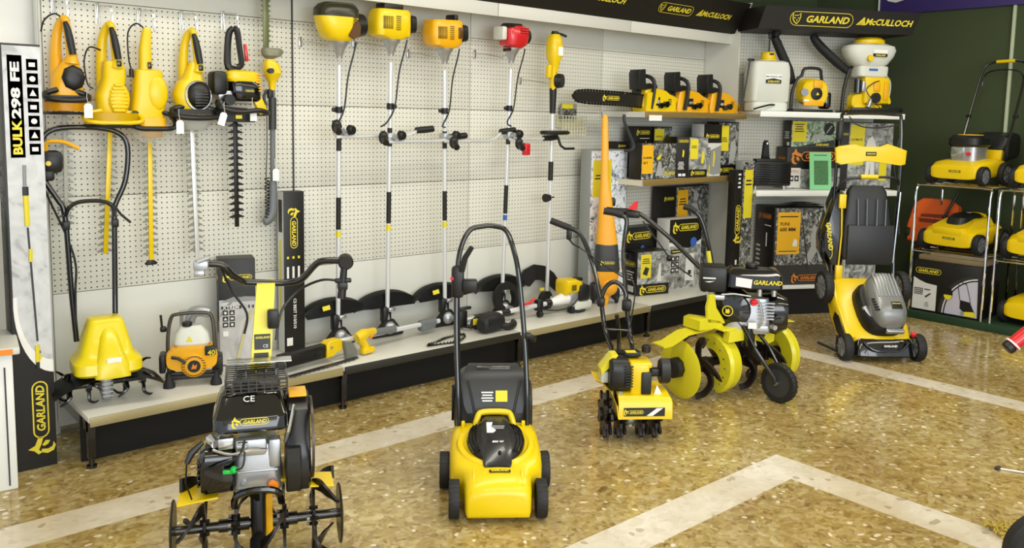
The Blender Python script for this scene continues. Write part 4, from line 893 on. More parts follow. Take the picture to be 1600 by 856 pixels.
# frosty orchard carton behind it
carton('tall narrow carton with pale frosty orchard photograph and yellow panel behind the orange vacuum', (.40, .10, 1.11), (3.66, -.135, SH), 0, CARG, {
    'f': [('rect', .02, .01, .98, .99, SNOW, 'orchard_photo'), ('rect', .07, .69, .56, .93, LABY, 'price_panel'), ('lines', .12, .80, .5, .84, DEN, 2), ('logo', .7, .06, .16, LETY, 'pill')]})
t = thing('curved_tube', 'dark grey bent blower pipe hanging from the upper shelf beside the orange vacuum tube', 'pipe', (3.64, -.335, 1.35))
P('pipe', DGR, t, lambda m: m.tube([(-.04, -.03, .255), (-.035, -.03, .20), (.02, -.03, .12), (.07, -.03, .04), (.05, -.03, .005), (-.02, -.03, .0)], .012, 8, smooth=4))
# ---------------------------------------------------------------- chainsaws on the upper wall shelf
def chainsaw(x, bodym, label, bar, tagtxt, rz=-4):
    t = thing('chainsaw', label, 'chainsaw', (x, -.27, 1.629), rz, 'chainsaws on the upper shelf'); t.scale = (1.14, 1.1, 1.06)
    P('engine_body', bodym, t, lambda m: (m.shell([(-.055, .01, .09, .05, .085, 4), (-.045, .01, .09, .06, .09, 4), (.045, .01, .085, .06, .08, 4), (.055, .01, .085, .05, .075, 4)], axis='y', n=28) if False else m.prism([(-.14, .0), (-.15, .04), (-.13, .15), (-.1, .155), (-.02, .165), (.06, .15), (.13, .105), (.16, .07), (.16, .02), (.14, 0)], .12, fr((0, 0, 0), (1, 0, 0), (0, -1, 0)), .012)))
    P('rear_handle', bodym, t, lambda m: m.tube([(.10, 0, .125), (.18, 0, .10), (.25, 0, .06), (.27, 0, .035), (.24, 0, .015), (.1, 0, .012)], [.018, .02, .018, .018, .016, .02], 8, smooth=3))
    P('handle_opening', BLK, t, lambda m: m.prism([(.07, .03), (.07, .085), (.12, .1), (.19, .075), (.22, .04), (.2, .03)], .02, fr((0, .0, 0), (1, 0, 0), (0, -1, 0)), .003))
    P('top_cover', BLK, t, lambda m: (m.prism([(-.16, .1), (-.14, .165), (-.05, .2), (.02, .185), (.02, .15), (-.05, .12), (-.06, .0), (-.14, .0)], .08, fr((0, .025, 0), (1, 0, 0), (0, -1, 0)), .008)))
    P('front_guard', BLK, t, lambda m: m.prism([(-.20, .15), (-.21, .26), (-.20, .285), (-.15, .29), (-.145, .2), (-.13, .15)], .10, fr((0, -.02, 0), (1, 0, 0), (0, -1, 0)), .008))
    P('top_handle', BLK, t, lambda m: m.tube([(-.10, -.075, .02), (-.085, -.08, .12), (-.075, -.07, .21), (-.10, -.03, .245), (-.13, .03, .235), (-.14, .06, .17)], .014, 8, smooth=4))
    P('knobs', GBLK, t, lambda m: m.cyl((.045, -.055, .055), (.045, -.085, .055), .022, n=14)); P('fuel_cap', GBLK, t, lambda m: m.cyl((-.0, -.055, .045), (-.0, -.078, .045), .02, n=14))
    P('model_plate', BLK, t, lambda m: m.box((-.03, -.062, .075), (.05, .004, .06), .008))
    text(t, tagtxt, fr((-.03, -.065, .072), (1, 0, 0), (0, -1, 0)), .036, None, LETW)
    P('starter_slots', BLK, t, lambda m: [m.box((.09+.0*i, -.062, .055+.012*i), (.03, .003, .005)) for i in range(4)])
    if bar:
        P('side_cover', YEL, t, lambda m: m.prism([(-.15, .0), (-.14, .13), (-.09, .135), (-.03, .12), (-.06, .05), (-.1, .0)], .03, fr((0, -.07, 0), (1, 0, 0), (0, -1, 0)), .004))
        def b(m):
            m.prism([(-.12, .035), (-.12, .105), (-.3, .118), (-.62, .125), (-.70, .118), (-.73, .09), (-.70, .062), (-.62, .052), (-.3, .045)], .006, fr((0, -.04, 0), (1, 0, 0), (0, -1, 0)))
        P('guide_bar', mat('black_guide_bar', '#25221e', .3), t, b)
        def chn(m):
            path = [(-.12, .112), (-.3, .125), (-.62, .132), (-.705, .125), (-.739, .09), (-.705, .056), (-.62, .045), (-.3, .038), (-.12, .028)]
            for (a, c) in zip(path, path[1:]):
                L = math.hypot(c[0]-a[0], c[1]-a[1]); n = max(1, int(L/.012)); an = math.atan2(c[1]-a[1], c[0]-a[0])
                for i in range(n):
                    f = (i+.5)/n; m.box((0, 0, 0), (.009, .011, .008+.006*(i % 2)), 0, tr(a[0]+(c[0]-a[0])*f, -.04, a[1]+(c[1]-a[1])*f) @ rot('Y', -math.degrees(an)))
        P('saw_chain', mat('chain_steel', '#24211c', .35, metal=.5), t, chn)
        logo(t, fr((-.42, -.0438, .085), (1, 0, 0), (0, -1, 0)), .14, LETY, 'leap')
    return t
chainsaw(4.03, YEL, 'yellow chainsaw with its long black guide bar pointing left over the shelf edge', True, '50')
chainsaw(4.43, ORY, 'amber chainsaw without a bar, middle of the three on the upper shelf', False, '777')
chainsaw(4.83, ORY, 'amber chainsaw without a bar, rightmost on the upper shelf', False, '401', -2)
t = thing('price_strip', 'white price strip hanging under the left end of the chainsaw shelf', 'label', (3.80, -.442, 1.55))
P('paper', PAP, t, lambda m: m.box((0.05, 0, .035), (.14, .004, .04)))

# ---------------------------------------------------------------- boxes on the lower wall shelf
Z2 = 1.136
def tool_fig(cx, cy, s, c=LABY): return ('poly', [(cx-.1*s, cy-.3*s), (cx+.05*s, cy-.32*s), (cx+.12*s, cy+.1*s), (cx+.05*s, cy+.3*s), (cx-.06*s, cy+.28*s)], c)
carton('wide photo carton with amber panel at its left, front left of the lower wall shelf', (.40, .12, .265), (3.99, -.315, Z2), 0, CARB, {
    'f': [('rect', .01, .01, .99, .99, BWP, 'garden_photo'), ('rect', .02, .16, .33, .95, LABO, 'amber_panel'), ('text', 'ALABAMA', .17, .6, .1, LETK), ('text', '50 Y', .12, .46, .05, LETK), ('poly', [(.42, .58), (.5, .66), (.56, .72), (.54, .58), (.46, .52)], LABY), ('poly', [(.4, .08), (.48, .5), (.56, .48), (.6, .1)], SKIN), ('logo', .82, .15, .12, LETY, 'leap')]})
carton('black carton with yellow emblem lettering at the back left of the lower wall shelf', (.20, .10, .385), (4.05, -.115, Z2), 0, CARB, {
    'f': [('logo', .5, .88, .15, LETY, 'leap'), ('lines', .3, .75, .85, .775, LETW, 1), tool_fig(.65, .62, .3)]})
carton('half hidden carton with yellow panel behind the front row of the lower shelf', (.22, .10, .385), (4.285, -.115, Z2), 0, CARB, {
    'f': [('rect', .02, .02, .98, .98, BWP, 'photo'), ('rect', .03, .72, .55, .95, LABY, 'yellow_panel'), ('lines', .08, .78, .45, .82, DEN, 2)]})
carton('narrow black carton beside a grey tool photo in the middle of the lower wall shelf', (.30, .14, .31), (4.38, -.325, Z2), -14, CARB, {
    'f': [('rect', .40, .01, .99, .99, BWS, 'tool_photo'), ('rect', .43, .46, .68, .95, LABY, 'yellow_panel'), ('lines', .46, .72, .64, .8, DEN, 2), tool_fig(.84, .5, .5, LABY), ('rect', .40, .01, .99, .2, CARB), ('logo', .70, .11, .13, LETY, 'leap'), ('logo', .2, .9, .1, LETY, 'pill'), tool_fig(.2, .6, .3), ('lines', .04, .2, .24, .4, LETW, 6), ('icons', .05, .03, .3, .11, LETW, (2, 1))]})
carton('carton with black top, grey swoosh and yellow tool picture, lower wall shelf', (.19, .14, .41), (4.66, -.30, Z2), -10, CARW, {
    'f': [('rect', 0, .64, 1, 1, CARB), ('logo', .5, .77, .14, LETY, 'leap'), ('poly', [(.1, .1), (.6, .02), (1, .05), (1, .6), (.4, .5)], CARG), ('icons', .06, .36, .4, .56, DEN, (2, 3)), tool_fig(.6, .34, .5), tool_fig(.35, .12, .35, LABY)]})
carton('rightmost carton of the lower wall shelf, garden photo with yellow panel, black foot', (.23, .14, .43), (4.885, -.29, Z2), -8, CARB, {
    'f': [('rect', .02, .2, .98, .98, BWP, 'garden_photo'), ('rect', .06, .46, .5, .93, LABY, 'yellow_panel'), ('lines', .12, .62, .44, .72, DEN, 3), ('poly', [(.55, .22), (.6, .6), (.8, .7), (.9, .5), (.8, .22)], SKIN), ('logo', .45, .1, .17, LETY, 'leap')]})
carton('low dark carton with small yellow emblem behind the bent grey pipe', (.1, .12, .27), (3.82, -.10, Z2), 0, CARB, {'f': [('logo', .5, .88, .08, LETY, 'leap')]})
carton('white carton lid lying under the upper shelf at the back right', (.3, .2, .10), (4.80, -.10, Z2+.0), 0, CARW, {})

# ---------------------------------------------------------------- cartons on the base shelf, right bay
carton('black carton with yellow emblem band and grey photo, right beside the orange vacuum', (.30, .22, .335), (4.085, -.20, SH), -14, CARB, {
    'f': [('rect', .0, .26, 1, 1, BWS, 'tool_photo'), ('rect', .1, .4, .42, .94, LABY, 'yellow_panel'), ('lines', .14, .72, .38, .86, DEN, 3), ('poly', [(.16, .5), (.3, .45), (.36, .62), (.24, .66)], DEN), ('poly', [(.6, .3), (.66, .7), (.72, .75), (.74, .3)], CARW), ('logo', .5, .13, .24, LETY, 'leap')],
    'l': [('logo', .5, .7, .16, LETY, 'pill'), ('rect', .3, .06, .8, .2, PAP), ('lines', .2, .3, .8, .55, LETW, 4)]})
carton('black arched-top carton with blue disc and brand emblem stacked behind the smaller photo carton', (.42, .12, .50), (4.10, -.058, SH), 0, CARB, {
    'f': [('rect', 0, 0, 1, .62, CARW, 'white_print'), ('poly', [(0, .62), (.25, .68), (.5, .6), (.75, .66), (1, .6), (1, .75), (0, .75)], CARB), ('logo', .5, .86, .28, LETY, 'leap'), ('poly', [(.6+.08*cos(a)*.9, .62+.085*sin(a)) for a in [2*pi*i/20 for i in range(20)]], BLU, 'blue_disc'), ('rect', .08, .54, .52, .60, DEN), ('lines', .12, .555, .48, .585, CARG, 1)]})
carton('carton with black wavy top and blue disc, right of the arched-top carton', (.36, .14, .56), (4.46, -.225, SH), -6, CARW, {
    'f': [('rect', .02, .01, .98, .62, BWS, 'tool_photo'), ('rect', 0, .74, 1, 1, CARB), ('poly', [(0, .76), (.0, .68), (.2, .66), (.4, .6), (.6, .58), (.8, .64), (1, .7), (1, .76)], CARB), ('logo', .5, .88, .28, LETY, 'leap'), ('poly', [(.75+.1*cos(a), .66+.07*sin(a)) for a in [2*pi*i/20 for i in range(20)]], BLU, 'blue_disc'), ('rect', .06, .52, .36, .57, CARB), ('lines', .09, .53, .33, .56, LETY, 1), ('icons', .06, .24, .32, .49, DEN, (2, 3)), ('poly', [(.5, .12), (.53, .5), (.78, .5), (.8, .1)], CARW), ('rect', .6, .2, .7, .26, DEN)]})
carton('large carton with photo of a person in a garden and narrow amber panel', (.62, .09, .80), (4.66, -.075, SH), 0, CARB, {
    'f': [('rect', 0, .0, .3, 1, CARB), ('logo', .16, .88, .12, LETY, 'leap'), ('rect', .3, .01, .99, .99, BWP, 'garden_photo'), ('rect', .33, .62, .55, .96, LABO, 'amber_panel'), ('lines', .36, .8, .52, .88, DEN, 3),
          ('poly', [(.62, .12), (.64, .5), (.6, .62), (.66, .8), (.74, .82), (.82, .7), (.8, .5), (.84, .12), (.76, .12), (.74, .42), (.7, .12)], SKIN, 'printed_person'), ('poly', [(.67, .84), (.66, .92), (.72, .95), (.77, .9), (.75, .84)], SKIN, 'printed_face')]})
carton('slim upright black carton with vertical yellow lettering at the right end of the long shelf', (.085, .075, .95), (4.795, -.50, SH), -4, CARB, {
    'f': [('logo', .5, .55, .30, LETY, 'leap', 90), ('lines', .3, .84, .7, .98, LETW, 4), ('lines', .35, .1, .6, .3, LETW, 1)], 'r': [('rect', 0, 0, 1, 1, BWP, 'garden_photo'), ('rect', .1, .7, .8, .95, LABY)]})
carton('tall photo carton with long yellow panel, between slim black carton and angled unit', (.14, .075, 1.02), (4.915, -.50, SH), -6, CARG, {
    'f': [('rect', .02, .01, .98, .99, BWP, 'garden_photo'), ('rect', .2, .55, .9, .93, LABY, 'yellow_panel'), ('lines', .3, .8, .8, .86, DEN, 2)]})

# ---------------------------------------------------------------- machines on the angled unit
ZT = 1.656
def gth(name, label, cat, x, y, z, rz=0, group=None): return thing(name, label, cat, gw(x, y, z), GRZ+rz, group)
# knapsack sprayer
t = gth('knapsack_sprayer', 'milky white knapsack sprayer with yellow cap on the top shelf of the angled unit', 'sprayer', -.055, .17, ZT); t.scale = (1.04, 1.0, 1.05)
P('tank', TANK, t, lambda m: m.shell([(.0, 0, 0, .14, .08, 5), (.01, 0, 0, .155, .09, 5), (.06, 0, 0, .155, .09, 5), (.068, 0, 0, .148, .086, 5), (.08, 0, 0, .16, .095, 5), (.28, 0, 0, .165, .10, 5), (.34, 0, 0, .16, .095, 5), (.375, 0, 0, .15, .085, 5), (.388, 0, 0, .12, .06, 5)], n=32))
P('filler_cap', YEL, t, lambda m: m.lathe([(.068, 0), (.068, .01), (.058, .015), (.055, .055), (.045, .065)], 22, tr(.0, 0, .388)))
P('cap_slot', BLK, t, lambda m: m.box((.0, -.055, .435), (.035, .01, .014), .003))
P('pump_rod', BLK, t, lambda m: (m.cyl((.005, 0, .45), (.005, 0, .57), .006), m.box((.01, 0, .58), (.03, .02, .05), .006)))
P('tank_badge', PAP, t, lambda m: m.box((.0, -.1015, .245), (.135, .004, .07)))
P('badge_field', BLK, t, lambda m: m.prism([(-.065, -.033), (.065, -.033), (.065, -.005), (0, .006), (-.065, -.005)], .002, fr((0, -.1045, .245), (1, 0, 0), (0, -1, 0))))
logo(t, fr((.0, -.106, .227), (1, 0, 0), (0, -1, 0)), .10, LETY, 'plain')
P('badge_bars', BLK, t, lambda m: [m.box((x, -.1045, .263), (w, .002, .006)) for x, w in ((-.052, .024), (-.028, .008), (-.014, .01), (0, .008), (.014, .01), (.028, .008), (.054, .022))])
P('spray_lance', BLK, t, lambda m: (m.tube([(-.23, -.02, .0), (-.2, -.02, .1), (-.165, -.02, .38)], .006, 6), m.box((-.155, -.02, .39), (.05, .02, .02), .004)))
P('hose', BLK, t, lambda m: m.tube([(.02, -.10, .05), (-.03, -.12, .05), (-.12, -.14, .03), (-.17, -.13, .015)], .007, 6, smooth=3))
# backpack blower
t = gth('backpack_blower', 'yellow backpack blower with black carrying frame, middle of the top shelf', 'blower', .335, .16, ZT)
P('engine_cover', YEL, t, lambda m: (m.shell([(-.09, .0, .16, .10, .09, 2.8), (-.075, .0, .16, .115, .105, 2.8), (.02, .0, .17, .12, .11, 2.8)], axis='y', n=28)))
P('orange_vents', ORY, t, lambda m: (m.box((.01, -.095, .225), (.08, .012, .06), .006), m.box((-.02, -.085, .07), (.18, .03, .04), .008)))
P('starter', BLK, t, lambda m: m.lathe([(.05, 0), (.048, .014), (.02, .02)], 22, fr((.0, -.088, .15), (1, 0, 0), (0, -1, 0))))
P('starter_mark', LETY, t, lambda m: m.prism([(-.015, -.012), (0, .014), (.015, -.01)], .002, fr((0, -.109, .15), (1, 0, 0), (0, -1, 0))))
P('carry_frame', BLK, t, lambda m: (m.tube([(-.17, .0, .01), (-.165, .0, .15), (-.13, .0, .26), (-.085, .0, .3), (-.06, 0, .355), (.07, 0, .355), (.09, 0, .31), (.1, .0, .26)], .013, 8, smooth=3), m.box((-.02, .0, .012), (.36, .2, .024), .01)))
P('side_knobs', GBLK, t, lambda m: m.cyl((-.09, -.05, .16), (-.11, -.1, .16), .03, n=14))
P('fuel_tank', GBLK, t, lambda m: m.box((.135, .0, .1), (.06, .12, .14), .02))
P('white_valve', WHT, t, lambda m: m.box((-.085, -.08, .09), (.05, .03, .03), .008))
P('blower_tube', RUB, t, lambda m: (m.tube([(-.12, .08, .24), (-.17, .06, .34), (-.31, .03, .56), (-.34, .02, .60)], [.032, .038, .036, .03], 12), m.cyl((-.34, .02, .60), (-.31, .02, .65), .034)))
# mist duster
t = gth('mist_duster', 'knapsack mist duster with white hopper and yellow lid at the right of the top shelf', 'mist duster', .86, .17, ZT)
P('hopper', TANK, t, lambda m: m.shell([(.385, 0, 0, .12, .08, 3), (.41, 0, 0, .16, .095, 3), (.47, .0, 0, .215, .11, 2.6), (.52, .0, 0, .235, .115, 2.6), (.555, 0, 0, .22, .11, 2.6), (.575, 0, 0, .15, .08, 2.6)], n=32))
P('lower_tank', TANK, t, lambda m: m.shell([(.30, 0.02, 0, .13, .07, 4), (.31, .02, 0, .14, .08, 4), (.37, .02, 0, .145, .08, 4), (.39, .02, 0, .14, .08, 4)], n=28))
P('hopper_lid', YEL, t, lambda m: m.lathe([(.125, 0), (.13, .01), (.128, .03), (.11, .045), (.1, .05)], 28, tr(.0, 0, .572) @ Matrix.Diagonal((1, .8, 1, 1))))
P('drain_cap', YEL, t, lambda m: m.cyl((-.06, -.10, .45), (-.06, -.125, .45), .026, n=16))
P('tank_badge', PAP, t, lambda m: m.box((.03, -.116, .505), (.13, .004, .03)))
P('badge_field', BLK, t, lambda m: m.box((.03, -.116, .476), (.13, .004, .024)))
logo(t, fr((.03, -.119, .476), (1, 0, 0), (0, -1, 0)), .09, LETY, 'plain')
P('blue_sticker', BLU, t, lambda m: m.box((.0, -.0815, .36), (.08, .003, .018)))
P('engine_cover', YEL, t, lambda m: (m.box((.04, -.03, .19), (.24, .13, .22), .025), m.prism([(.13, .28), (.2, .1), (.19, .08), (.13, .1)], .08, fr((0, -.02, 0), (1, 0, 0), (0, -1, 0)), .005)))
P('vent_panel', ORY, t, lambda m: (m.box((.03, -.1, .22), (.06, .01, .07), .004), m.box((.115, -.1, .19), (.035, .01, .15), .004)))
P('starter', BLK, t, lambda m: m.cyl((.02, -.095, .13), (.02, -.115, .13), .042, n=20))
P('yellow_fan_housing', YEL, t, lambda m: (m.shell([(-.06, -.1, .1, .07, .06, 2.6), (.0, -.1, .1, .075, .07, 2.6)], axis='y', n=20), m.box((-.02, .0, .05), (.26, .14, .05), .01)))
P('carburettor', ALU, t, lambda m: (m.box((-.075, -.06, .22), (.05, .06, .09), .012), m.cyl((-.02, -.1, .12), (-.05, -.11, .05), .018)))
P('black_intake', GBLK, t, lambda m: (m.cyl((-.125, -.06, .17), (-.125, -.06, .28), .03), ))
P('back_frame', BLK, t, lambda m: (m.tube([(-.2, .03, .0), (-.19, .03, .2), (-.15, .03, .36), (-.12, .03, .38)], .014, 8, smooth=3), m.box((.0, .02, .012), (.42, .18, .024), .01), m.tube([(-.2, -.1, .03), (-.05, -.14, .03), (.18, -.12, .03), (.27, -.1, .035)], .018, 8, smooth=3)))
P('hose', mat('clear_hose', '#b9bba8', .3), t, lambda m: m.tube([(.16, .0, .33), (.22, .0, .27), (.22, .0, .16), (.18, 0, .1)], .009, 6, smooth=4))
P('blower_tube', RUB, t, lambda m: m.tube([(-.15, .05, .35), (-.25, .06, .42), (-.4, .07, .54), (-.46, .07, .6), (-.47, .08, .63)], [.03, .038, .038, .034, .03], 12, smooth=2))
P('cable', BLK, t, lambda m: m.tube([(.06, -.09, .27), (-.02, -.12, .25), (-.08, -.12, .18), (.05, -.14, .04)], .004, 6, smooth=4))

# middle shelf of the angled unit
ZM = 1.024
def gcar(label, size, x, y, z, rz, prints, mt=None): return carton(label, size, gw(x, y, z), GRZ+rz, mt or CARB, prints)
gcar('carton with green garden photo and tool roundel, topmost in the middle of the angled unit', (.42, .12, .22), .44, .30, ZM+.345, 0, {
    'f': [('rect', .01, .01, .99, .99, GRNP, 'garden_photo'), ('rect', .03, .2, .34, .97, LABY, 'yellow_panel'), ('lines', .07, .55, .28, .9, DEN, 4), ('poly', [(.84+.12*cos(a), .70+.24*sin(a)) for a in [2*pi*i/22 for i in range(22)]], CARB, 'tool_roundel'), ('poly', [(.77, .56), (.80, .54), (.91, .8), (.88, .84)], CARG), ('poly', [(.44, .3), (.5, .5), (.72, .5), (.78, .3)], SKIN), ('poly', [(.15, .02), (.98, .3), (.98, .02)], DEN), ('logo', .7, .1, .12, LETY, 'plain')],
    'l': [('lines', .2, .3, .8, .6, LETW, 4), ('rect', .55, .05, .85, .18, PAP)]})
gcar('large black carton with gold brand emblem under the green photo carton, angled unit', (.50, .17, .345), .44, .30, ZM, 0, {
    'f': [('rect', .0, 0, 1, .5, BWS, 'grey_photo'), ('poly', [(0, .62), (.12, .5), (.3, .47), (.7, .47), (.9, .5), (1, .6), (1, .65), (0, .65)], CARB), ('logo', .5, .78, .40, LETO, 'leap'), ('rect', .02, .02, .26, .50, CARW), ('text', 'ATEN', .14, .41, .08, LETO), ('icons', .05, .16, .24, .33, DEN, (2, 1)), ('rect', .62, .1, .8, .3, ORG)],
    'l': [('logo', .5, .72, .13, LETO, 'pill'), ('rect', 0, 0, 1, .45, BWS, 'grey_photo')]})
t = gth('leaflet', 'light green printed leaflet propped against the gold-emblem carton', 'leaflet', .445, .10, ZM, 0); t.rotation_euler[0] = R(-7)
P('sheet', LEAF, t, lambda m: m.box((0, 0, .155), (.20, .003, .31)))
P('printed_picture', LEAFD, t, lambda m: m.box((.005, -.0022, .14), (.13, .001, .20)))
P('printed_title', LEAFD, t, lambda m: m.box((.0, -.0022, .285), (.12, .001, .008)))
t = gth('louvred_heater', 'black louvred box with upright eyelet handle on the left of the middle shelf', 'garden tool', -.0, .14, ZM, 0)
P('body', BLK, t, lambda m: (m.box((0, 0, .13), (.33, .10, .20), .015), m.box((-.02, 0, .235), (.25, .07, .03), .008)))
P('louvres', GBLK, t, lambda m: [m.box((0, -.052, .055+.019*i), (.30, .012, .009), .002, tr(0, 0, 0)) for i in range(9)])
P('eyelet_handle', BLK, t, lambda m: (m.prism([(-.035, .24), (-.03, .29), (-.022, .38), (-.012, .4), (.008, .4), (.018, .38), (.026, .29), (.035, .24)], .03, fr((-.05, 0, 0), (1, 0, 0), (0, -1, 0)), .004), m.cyl((-.052, -.015, .375), (-.052, -.022, .375), .012)))
P('handle_eye', CHR, t, lambda m: m.cyl((-.052, -.018, .375), (-.052, -.024, .375), .008))
PEACH('foot', CHR, t, [lambda m, x=x: m.cyl((x, 0, 0), (x, 0, .03), .014) for x in (-.13, .13)])
gcar('photo carton of a worker beside a yellow panel, right of the middle shelf', (.52, .12, .56), .93, .28, ZM, 0, {
    'f': [('rect', .18, .01, .99, .99, BWS, 'worker_photo'), ('rect', .20, .36, .46, .96, LABY, 'yellow_panel'), ('text', 'ULTIMATE', .32, .74, .11, LETK), ('text', 'KIT L2', .28, .62, .08, LETK), ('poly', [(.5, .18), (.52, .48), (.49, .6), (.52, .74), (.6, .8), (.68, .66), (.66, .46), (.68, .16), (.6, .16), (.59, .4), (.56, .16)], CARW, 'printed_worker'), ('poly', [(.5, .8), (.5, .92), (.56, .96), (.6, .9), (.59, .8)], SKIN, 'printed_face'), ('rect', .76, .12, .9, .42, LABY), ('logo', .09, .82, .08, LETY, 'pill')]})
# low carton at the base
gcar('large black carton with gardener photo and amber panel, base of the angled unit', (.50, .30, .64), .26, .20, .242, 0, {
    'f': [('rect', .03, .01, .98, .99, BWP, 'gardener_photo'), ('rect', .03, .01, .98, .26, DEN), ('rect', .06, .40, .47, .94, LABO, 'amber_panel'), ('text', 'FUNI', .19, .79, .08, LETK), ('text', '600 MM', .245, .72, .14, LETK), ('lines', .1, .87, .42, .90, LETK, 1), ('lines', .1, .43, .42, .45, LETK, 1), ('poly', [(.34, .50), (.42, .50), (.43, .57), (.38, .60), (.35, .56)], PAP),
          ('poly', [(.56, .27), (.60, .36), (.68, .50), (.66, .62), (.72, .74), (.82, .76), (.92, .66), (.93, .3), (.84, .3), (.80, .44), (.70, .30)], SKIN, 'printed_gardener'), ('poly', [(.82, .78), (.79, .86), (.84, .94), (.92, .91), (.92, .78)], LGR, 'printed_face'), ('poly', [(.50, .88), (.485, .885), (.64, .2), (.66, .2)], DEN),
          ('logo', .62, .09, .26, LETO, 'leap')],
    'l': [('logo', .5, .87, .20, LETO, 'leap'), ('lines', .08, .2, .32, .5, LETW, 5), ('rect', .6, .48, .66, .66, PAP), ('lines', .5, .74, .85, .77, LETW, 1)]})
gcar('pale carton end showing beside the gardener carton, base of the angled unit', (.30, .26, .62), .85, .22, .242, 0, {'f': [('rect', .02, .02, .98, .98, BWS, 'photo'), ('rect', .1, .3, .5, .5, LABY)]}, CARW)
t = gth('black_cover', 'folded black plastic sheet lying on top of the gardener carton', 'cover', .33, .18, .884, 0)
P('sheet', GBLK, t, lambda m: m.surf(lambda u, v: ((u-.5)*.5, (v-.5)*.2, .004+.025*sin(pi*u)*abs(sin(3*v+u*2))), 14, 6, .003))
# ---------------------------------------------------------------- machines on the floor
def wheel(m, c, ax, r, w, hub=.55):
    M_ = fr(c, Vector(ax).orthogonal(), ax)
    m.ring([(r*.72, -w/2), (r*.95, -w/2), (r, -w*.3), (r, w*.3), (r*.95, w/2), (r*.72, w/2)], 30, M_)
def rim(m, c, ax, r, w, spokes=0):
    M_ = fr(c, Vector(ax).orthogonal(), ax)
    m.lathe([(r*.74, -w*.42), (r*.70, -w*.3), (r*.3, -w*.2), (r*.28, w*.2), (r*.70, w*.3), (r*.74, w*.42)][:6], 26, M_)
    for k in range(spokes):
        a = 2*pi*k/spokes
        for s in (-1, 1): m.box((r*.47*cos(a), r*.47*sin(a), s*w*.36), (r*.5, r*.13, w*.16), .003, None) if False else m.box((r*.45, 0, s*w*.46), (r*.52, r*.15, w*.12), .002, M_ @ rot('Z', math.degrees(a)))
def wheelset(t, c, ax, r, w, rimm, label=None, spokes=0):
    o = P('wheel', RUB, t, lambda m: (wheel(m, c, ax, r, w), [m.box((r*.985, 0, 0), (r*.04, r*.05, w*.9), 0, fr(c, Vector(ax).orthogonal(), ax) @ rot('Z', k*15)) for k in range(24)]), label)
    P('hub', rimm, o, lambda m: rim(m, c, ax, r, w, spokes)); return o
def bezel(pts): return pts

# 1. small electric mower
t = thing('lawn_mower', 'small yellow electric mower with black motor cover and tall hooped handle, centre floor', 'lawn mower', (1.125, -1.967, 0), -37)
YM = mat('mower_yellow', '#e9c903', .32, coat=.12)
def decksec(m):
    S = [(-.085, .040, .112, .115), (-.078, .028, .135, .125), (-.05, .025, .158, .130), (.0, .030, .170, .134), (.045, .035, .180, .140), (.07, .035, .185, .172), (.12, .035, .197, .186), (.20, .04, .212, .190), (.30, .04, .232, .188), (.36, .05, .245, .182), (.375, .07, .24, .165)]
    loops = []
    for y, zb, zt, hw in S:
        ch = min(.03, (zt-zb)*.3)
        loops.append([(-hw*.96, y, zb), (-hw, y, zb+ch*.6), (-hw, y, zt-ch*1.4), (-hw+.008, y, zt-ch*.6), (-hw+.03, y, zt-.002), (-hw*.45, y, zt+.004), (0, y, zt+.006), (hw*.45, y, zt+.004), (hw-.03, y, zt-.002), (hw-.008, y, zt-ch*.6), (hw, y, zt-ch*1.4), (hw, y, zb+ch*.6), (hw*.96, y, zb)])
    m.loft(loops)
P('deck', YM, t, decksec, ang=50)
P('front_ribs', YM, t, lambda m: [m.loft([[(x-.003, -.081, .05), (x+.003, -.081, .05), (x+.003, -.08, .06), (x-.003, -.08, .06)], [(x-.003, -.085, .112), (x+.003, -.085, .112), (x+.003, -.075, .112), (x-.003, -.075, .112)], [(x-.003, -.06, .152), (x+.003, -.06, .152), (x+.003, -.05, .150), (x-.003, -.05, .150)], [(x-.002, .02, .182), (x+.002, .02, .182), (x+.002, .02, .176), (x-.002, .02, .176)]]) for x in (-.095, -.05, 0, .05, .095)])
def collar(rx, ry, dz, cy=.2):
    return [(rx*cos(2*pi*i/36), cy+ry*sin(2*pi*i/36)*(1.0 if sin(2*pi*i/36) > 0 else 1.0), dz+.168+.235*max(-.02, cy+ry*sin(2*pi*i/36))) for i in range(36)]
P('raised_collar', YM, t, lambda m: m.loft([collar(.165, .165, -.004), collar(.158, .158, .008), collar(.14, .142, .012), collar(.13, .135, .004)]))
P('motor_cover', BLK, t, lambda m: m.loft([collar(.118, .132, .0), collar(.121, .134, .014), collar(.113, .124, .026), collar(.085, .098, .036), collar(.045, .06, .038)]), ang=60)
P('motor_spine', mat('spine_black', '#222325', .25, coat=.3), t, lambda m: m.loft([[(-w, y, z-.05), (w, y, z-.05), (w, y, z-.008), (w-.014, y, z), (-w+.014, y, z), (-w, y, z-.008)] for y, z, w in ((.035, .192, .052), (.05, .205, .058), (.12, .240, .060), (.20, .267, .060), (.28, .288, .057), (.325, .290, .052))]))
P('side_ribs', GBLK, t, lambda m: [m.tube([(s*(.070+.014*i), .10, .227-.003*i), (s*(.086+.014*i), .17, .246-.006*i), (s*(.080+.014*i), .25, .262-.006*i), (s*(.066+.012*i), .29, .268-.004*i)], .0045, 5, smooth=3) for s in (-1, 1) for i in range(3)])
text(t, '800 W', fr((.006, .135, .2505), (1, 0, 0), (0, -.36, 1)), .048, None, LETW, .03, .2)
P('cover_badge', PAP, t, lambda m: (m.prism([(-.026, .034), (.0, .034), (-.006, .006), (.0, .0), (.012, -.02), (-.0, -.034), (-.026, -.034)], .002, fr((-.012, .225, .2765), (1, 0, 0), (0, -.3, 1)))))
P('badge_band', SKIN, t, lambda m: [m.box((.008, .225-.008*i, .2775-.0026*i), (.055-.004*i, .005, .0015)) for i in (-1, 0, 1)])
